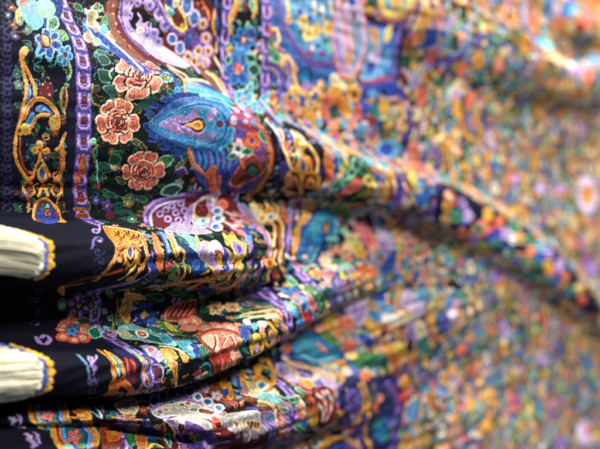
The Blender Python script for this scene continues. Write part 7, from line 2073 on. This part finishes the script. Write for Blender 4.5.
# raised yarn: the coloured knots stand a little prouder than the dark ground, no two quite level
P3=np.stack([X,Y,Z],-1); tu=np.gradient(P3,u,axis=0); tv=np.gradient(P3,axis=1); nn=np.cross(tv,tu); nn/=np.linalg.norm(nn,axis=-1)[...,None]; nn*=np.sign(nn[...,2].mean())
lumk=W.C@np.array([.25,.6,.15]); hgt=.00040*np.clip(lumk/.12,0,1)**.5+rng.normal(0,.00007,lumk.shape)
P3+=nn*hgt[...,None]; X,Y,Z=P3[...,0],P3[...,1],P3[...,2]
idx=np.arange(nu*nv,dtype='i4').reshape(nu,nv)
faces=np.stack([idx[:-1,:-1],idx[1:,:-1],idx[1:,1:],idx[:-1,1:]],-1).reshape(-1,4)[:,::-1]
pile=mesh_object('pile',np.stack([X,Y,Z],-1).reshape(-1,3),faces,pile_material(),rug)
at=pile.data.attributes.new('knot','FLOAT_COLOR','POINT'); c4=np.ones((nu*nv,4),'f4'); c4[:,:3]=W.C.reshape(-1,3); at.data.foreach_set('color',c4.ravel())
at=pile.data.attributes.new('weave','FLOAT_VECTOR','POINT'); w3=np.zeros((nu*nv,3),'f4'); w3[:,0]=np.repeat(u*1000,nv); w3[:,1]=(v*1000).ravel(); at.data.foreach_set('vector',w3.ravel())
# ---- stitched end and fringe
def tube(path,rad,n=6):
    p=np.asarray(path,float); t=np.gradient(p,axis=0); t/=np.linalg.norm(t,axis=1)[:,None]+1e-9
    ref=np.array([0,.3,1.]); a=np.cross(t,ref); a/=np.linalg.norm(a,axis=1)[:,None]+1e-9; b=np.cross(t,a)
    th=np.arange(n)*2*pi/n; rad=np.broadcast_to(rad,(len(p),))
    co=p[:,None,:]+rad[:,None,None]*(a[:,None,:]*np.cos(th)[None,:,None]+b[:,None,:]*np.sin(th)[None,:,None])
    i=np.arange(len(p)-1)[:,None]*n; j=np.arange(n)[None,:]; k=(j+1)%n
    f=np.stack([i+j,i+k,i+n+k,i+n+j],-1).reshape(-1,4)
    return co.reshape(-1,3),f
def bead(c,ax,n=7,m=9):
    """lumpy stitch: ellipsoid with axes ax (3x3 rows)"""
    th=np.linspace(.12,pi-.12,n)[:,None]; ph=(np.arange(m)*2*pi/m)[None,:]
    q=np.stack([np.sin(th)*np.cos(ph),np.sin(th)*np.sin(ph),np.cos(th)+0*ph],-1).reshape(-1,3)
    co=np.asarray(c)+q@np.asarray(ax)
    i=np.arange(n-1)[:,None]*m; j=np.arange(m)[None,:]; k=(j+1)%m
    return co,np.stack([i+j,i+k,i+m+k,i+m+j],-1).reshape(-1,4)
def join(parts):
    co=[];fa=[];o=0
    for c,f in parts: co.append(c); fa.append(f+o); o+=len(c)
    return np.vstack(co),np.vstack(fa)
def on_rug(uu,yy):
    a,b,c=surface(np.array([[uu]]),np.array([[yy]])); return np.array([a[0,0],b[0,0],c[0,0]])
def frame(uu,yy,e=.0006):
    p=on_rug(uu,yy); a=on_rug(uu+e,yy)-on_rug(uu-e if uu>e else uu,yy); b=on_rug(uu,yy-e)-on_rug(uu,yy+e)
    a/=np.linalg.norm(a); b/=np.linalg.norm(b); n=np.cross(b,a); n/=np.linalg.norm(n)
    if n[2]<0: n=-n
    return p,a,b,n
cream=yarn('cream_yarn',(.62,.58,.42),(.82,.79,.66),.6); yellow=yarn('yellow_yarn',(.58,.30,.02),(.80,.50,.05),.8); bluey=yarn('blue_yarn',(.03,.05,.25),(.06,.11,.42),.8)
def edge_walk(y0,y1,step):
    """points along the rug's end, evenly spaced over the folds"""
    yy=np.linspace(y0,y1,1500)[None,:]; a,b,c=surface(np.array([[0.]]),yy)
    s=np.r_[0,np.cumsum(np.sqrt(np.diff(a[0])**2+np.diff(b[0])**2+np.diff(c[0])**2))]
    return np.interp(np.arange(step/2,s[-1],step),s,yy[0]),s[-1]
def make_fringe(y0,y1,drift,label,seed):
    r=random.Random(seed); ys,_=edge_walk(y0,y1,.0011)
    yc=(y0+y1)/2; parts=[]; shade=[]; z0=on_rug(0,yc)[2]
    knots,_=edge_walk(y0,y1,.0062)
    for yk in knots:
        if abs(2*(yk-yc)/(y0-y1))>.84: continue            # looped tuft heads at the stitched end
        p,a,b,n=frame(0,yk); shade+=[1.]*63; parts.append(bead(p+n*.0012-a*.0006,np.array([a*.0046,b*.0033,n*.0026])))
    for layer in range(6):
        for yk in ys:
            if layer and r.random()<.12: continue
            yk=yk+r.uniform(-.003,.003); p,a,b,n=frame(0,min(max(yk,min(y0,y1)),max(y0,y1)))
            e=2*(yk-yc)/abs(y0-y1); dome=sqrt(max(0,1-e*e)); n=np.array([0,e*.7,1.]); n/=np.linalg.norm(n); a=np.array([1.,0,0]); p=p+n*(.0004+.0017*layer*dome)+a*r.uniform(-.004,.0015)
            off=yk-yc; pts=[]
            wob=r.gauss(0,.0032); ph=r.uniform(0,6.3); lift=r.uniform(-.002,.004)
            for k in range(15):
                t=k/14; d=.105*t
                q=p+np.array([-d, wob*sin(2.6*t*pi+ph)*t-off*.22*t*t+drift*t**.7, lift*sin(pi*t)-(p[2]-.006-.0012*layer)*.75*t**2.2])
                q[1]+=.004*sin(pi*t)*(1 if off>0 else .4)
                pts.append(q)
            shade+=[r.uniform(.55,1.0)**.8]*(15*6); parts.append(tube(pts,np.linspace(.00050,.00042,15)*r.uniform(.75,1.2)))
    co,f=join(parts); o=mesh_object('fringe',co,f,cream,rug); sa=o.data.attributes.new('shade','FLOAT','POINT'); sa.data.foreach_set('value',np.array(shade,'f4')); o['label']=label
    for nm,mt,off,sz,sh in (('blue_stitching',bluey,.0040,(.0028,.0026,.0013),0),('yellow_stitching',yellow,.0078,(.0026,.0026,.0014),.5)):
        parts=[]; st=.0058; yy,_=edge_walk(y0,y1,st)
        for yk in yy:
            yk=yk+sh*st*.5*(-1); p,a,b,n=frame(off,yk)
            jx=r.uniform(-.0005,.0005); g=r.uniform(.88,1.12)
            for h in (-1.5,-.5,.5,1.5):                       # four satin stitches make one tooth, the middle pair reaching further
                ln=sz[0]*g*(1.15 if abs(h)<1 else .72)*r.uniform(.9,1.1)
                parts.append(bead(p+n*.0004+a*(jx+ln*.35)+b*h*sz[1]*.55,np.array([a*ln,b*sz[1]*.40,n*sz[2]*r.uniform(.85,1.15)])))
        co,f=join(parts); mesh_object(nm,co,f,mt,o)
    return o
make_fringe(*FR1,.010,'upper tuft of cream fringe',1)
make_fringe(*FR2,-.002,'lower tuft of cream fringe',2)
# ---- floor under the rug
fm,nt,b=material('dark_floor'); L=nt.links.new
tc=node(nt,'ShaderNodeTexCoord'); nz=node(nt,'ShaderNodeTexNoise'); nz.inputs['Scale'].default_value=9; nz.inputs['Detail'].default_value=8; L(tc.outputs['Object'],nz.inputs['Vector'])
cr=node(nt,'ShaderNodeValToRGB'); cr.color_ramp.elements[0].color=(.018,.016,.016,1); cr.color_ramp.elements[1].color=(.06,.05,.045,1); L(nz.outputs['Fac'],cr.inputs[0]); L(cr.outputs[0],b.inputs['Base Color']); b.inputs['Roughness'].default_value=.5
g=np.linspace(-3,3,7); gx,gy=np.meshgrid(g+.8,g,indexing='ij'); gi=np.arange(49).reshape(7,7)
fl=mesh_object('floor',np.stack([gx,gy,0*gx],-1).reshape(-1,3),np.stack([gi[:-1,:-1],gi[1:,:-1],gi[1:,1:],gi[:-1,1:]],-1).reshape(-1,4),fm,None,False); fl['kind']='structure'
# ---- light: one broad window-like lamp beyond the rug, weak room light
w=bpy.data.worlds.new('World'); scene.world=w; w.use_nodes=True; bg=w.node_tree.nodes['Background']; bg.inputs[0].default_value=(.78,.86,1,1); bg.inputs[1].default_value=AMB
def area(name,loc,aim,size,power,colr):
    l=bpy.data.lights.new(name,'AREA'); l.shape='RECTANGLE'; l.size,l.size_y=size; l.energy=power; l.color=colr
    o=bpy.data.objects.new(name,l); col.objects.link(o); o.location=loc; o.rotation_euler=(Vector(aim)-Vector(loc)).to_track_quat('-Z','Y').to_euler(); return o
LIGHTS()
# ---- camera
cd=bpy.data.cameras.new('camera'); cam=bpy.data.objects.new('camera',cd); col.objects.link(cam); scene.camera=cam
cam.matrix_world=Matrix(((s45,0,-s45,0),(0,1,0,0),(s45,0,s45,H),(0,0,0,1)))
cd.sensor_width=36; cd.lens=48; cd.clip_start=.01; cd.clip_end=50
cd.dof.use_dof=True; cd.dof.focus_distance=FOCUS; cd.dof.aperture_fstop=FSTOP
scene.view_settings.view_transform='Standard'; scene.view_settings.look='None'; scene.view_settings.exposure=EXPO
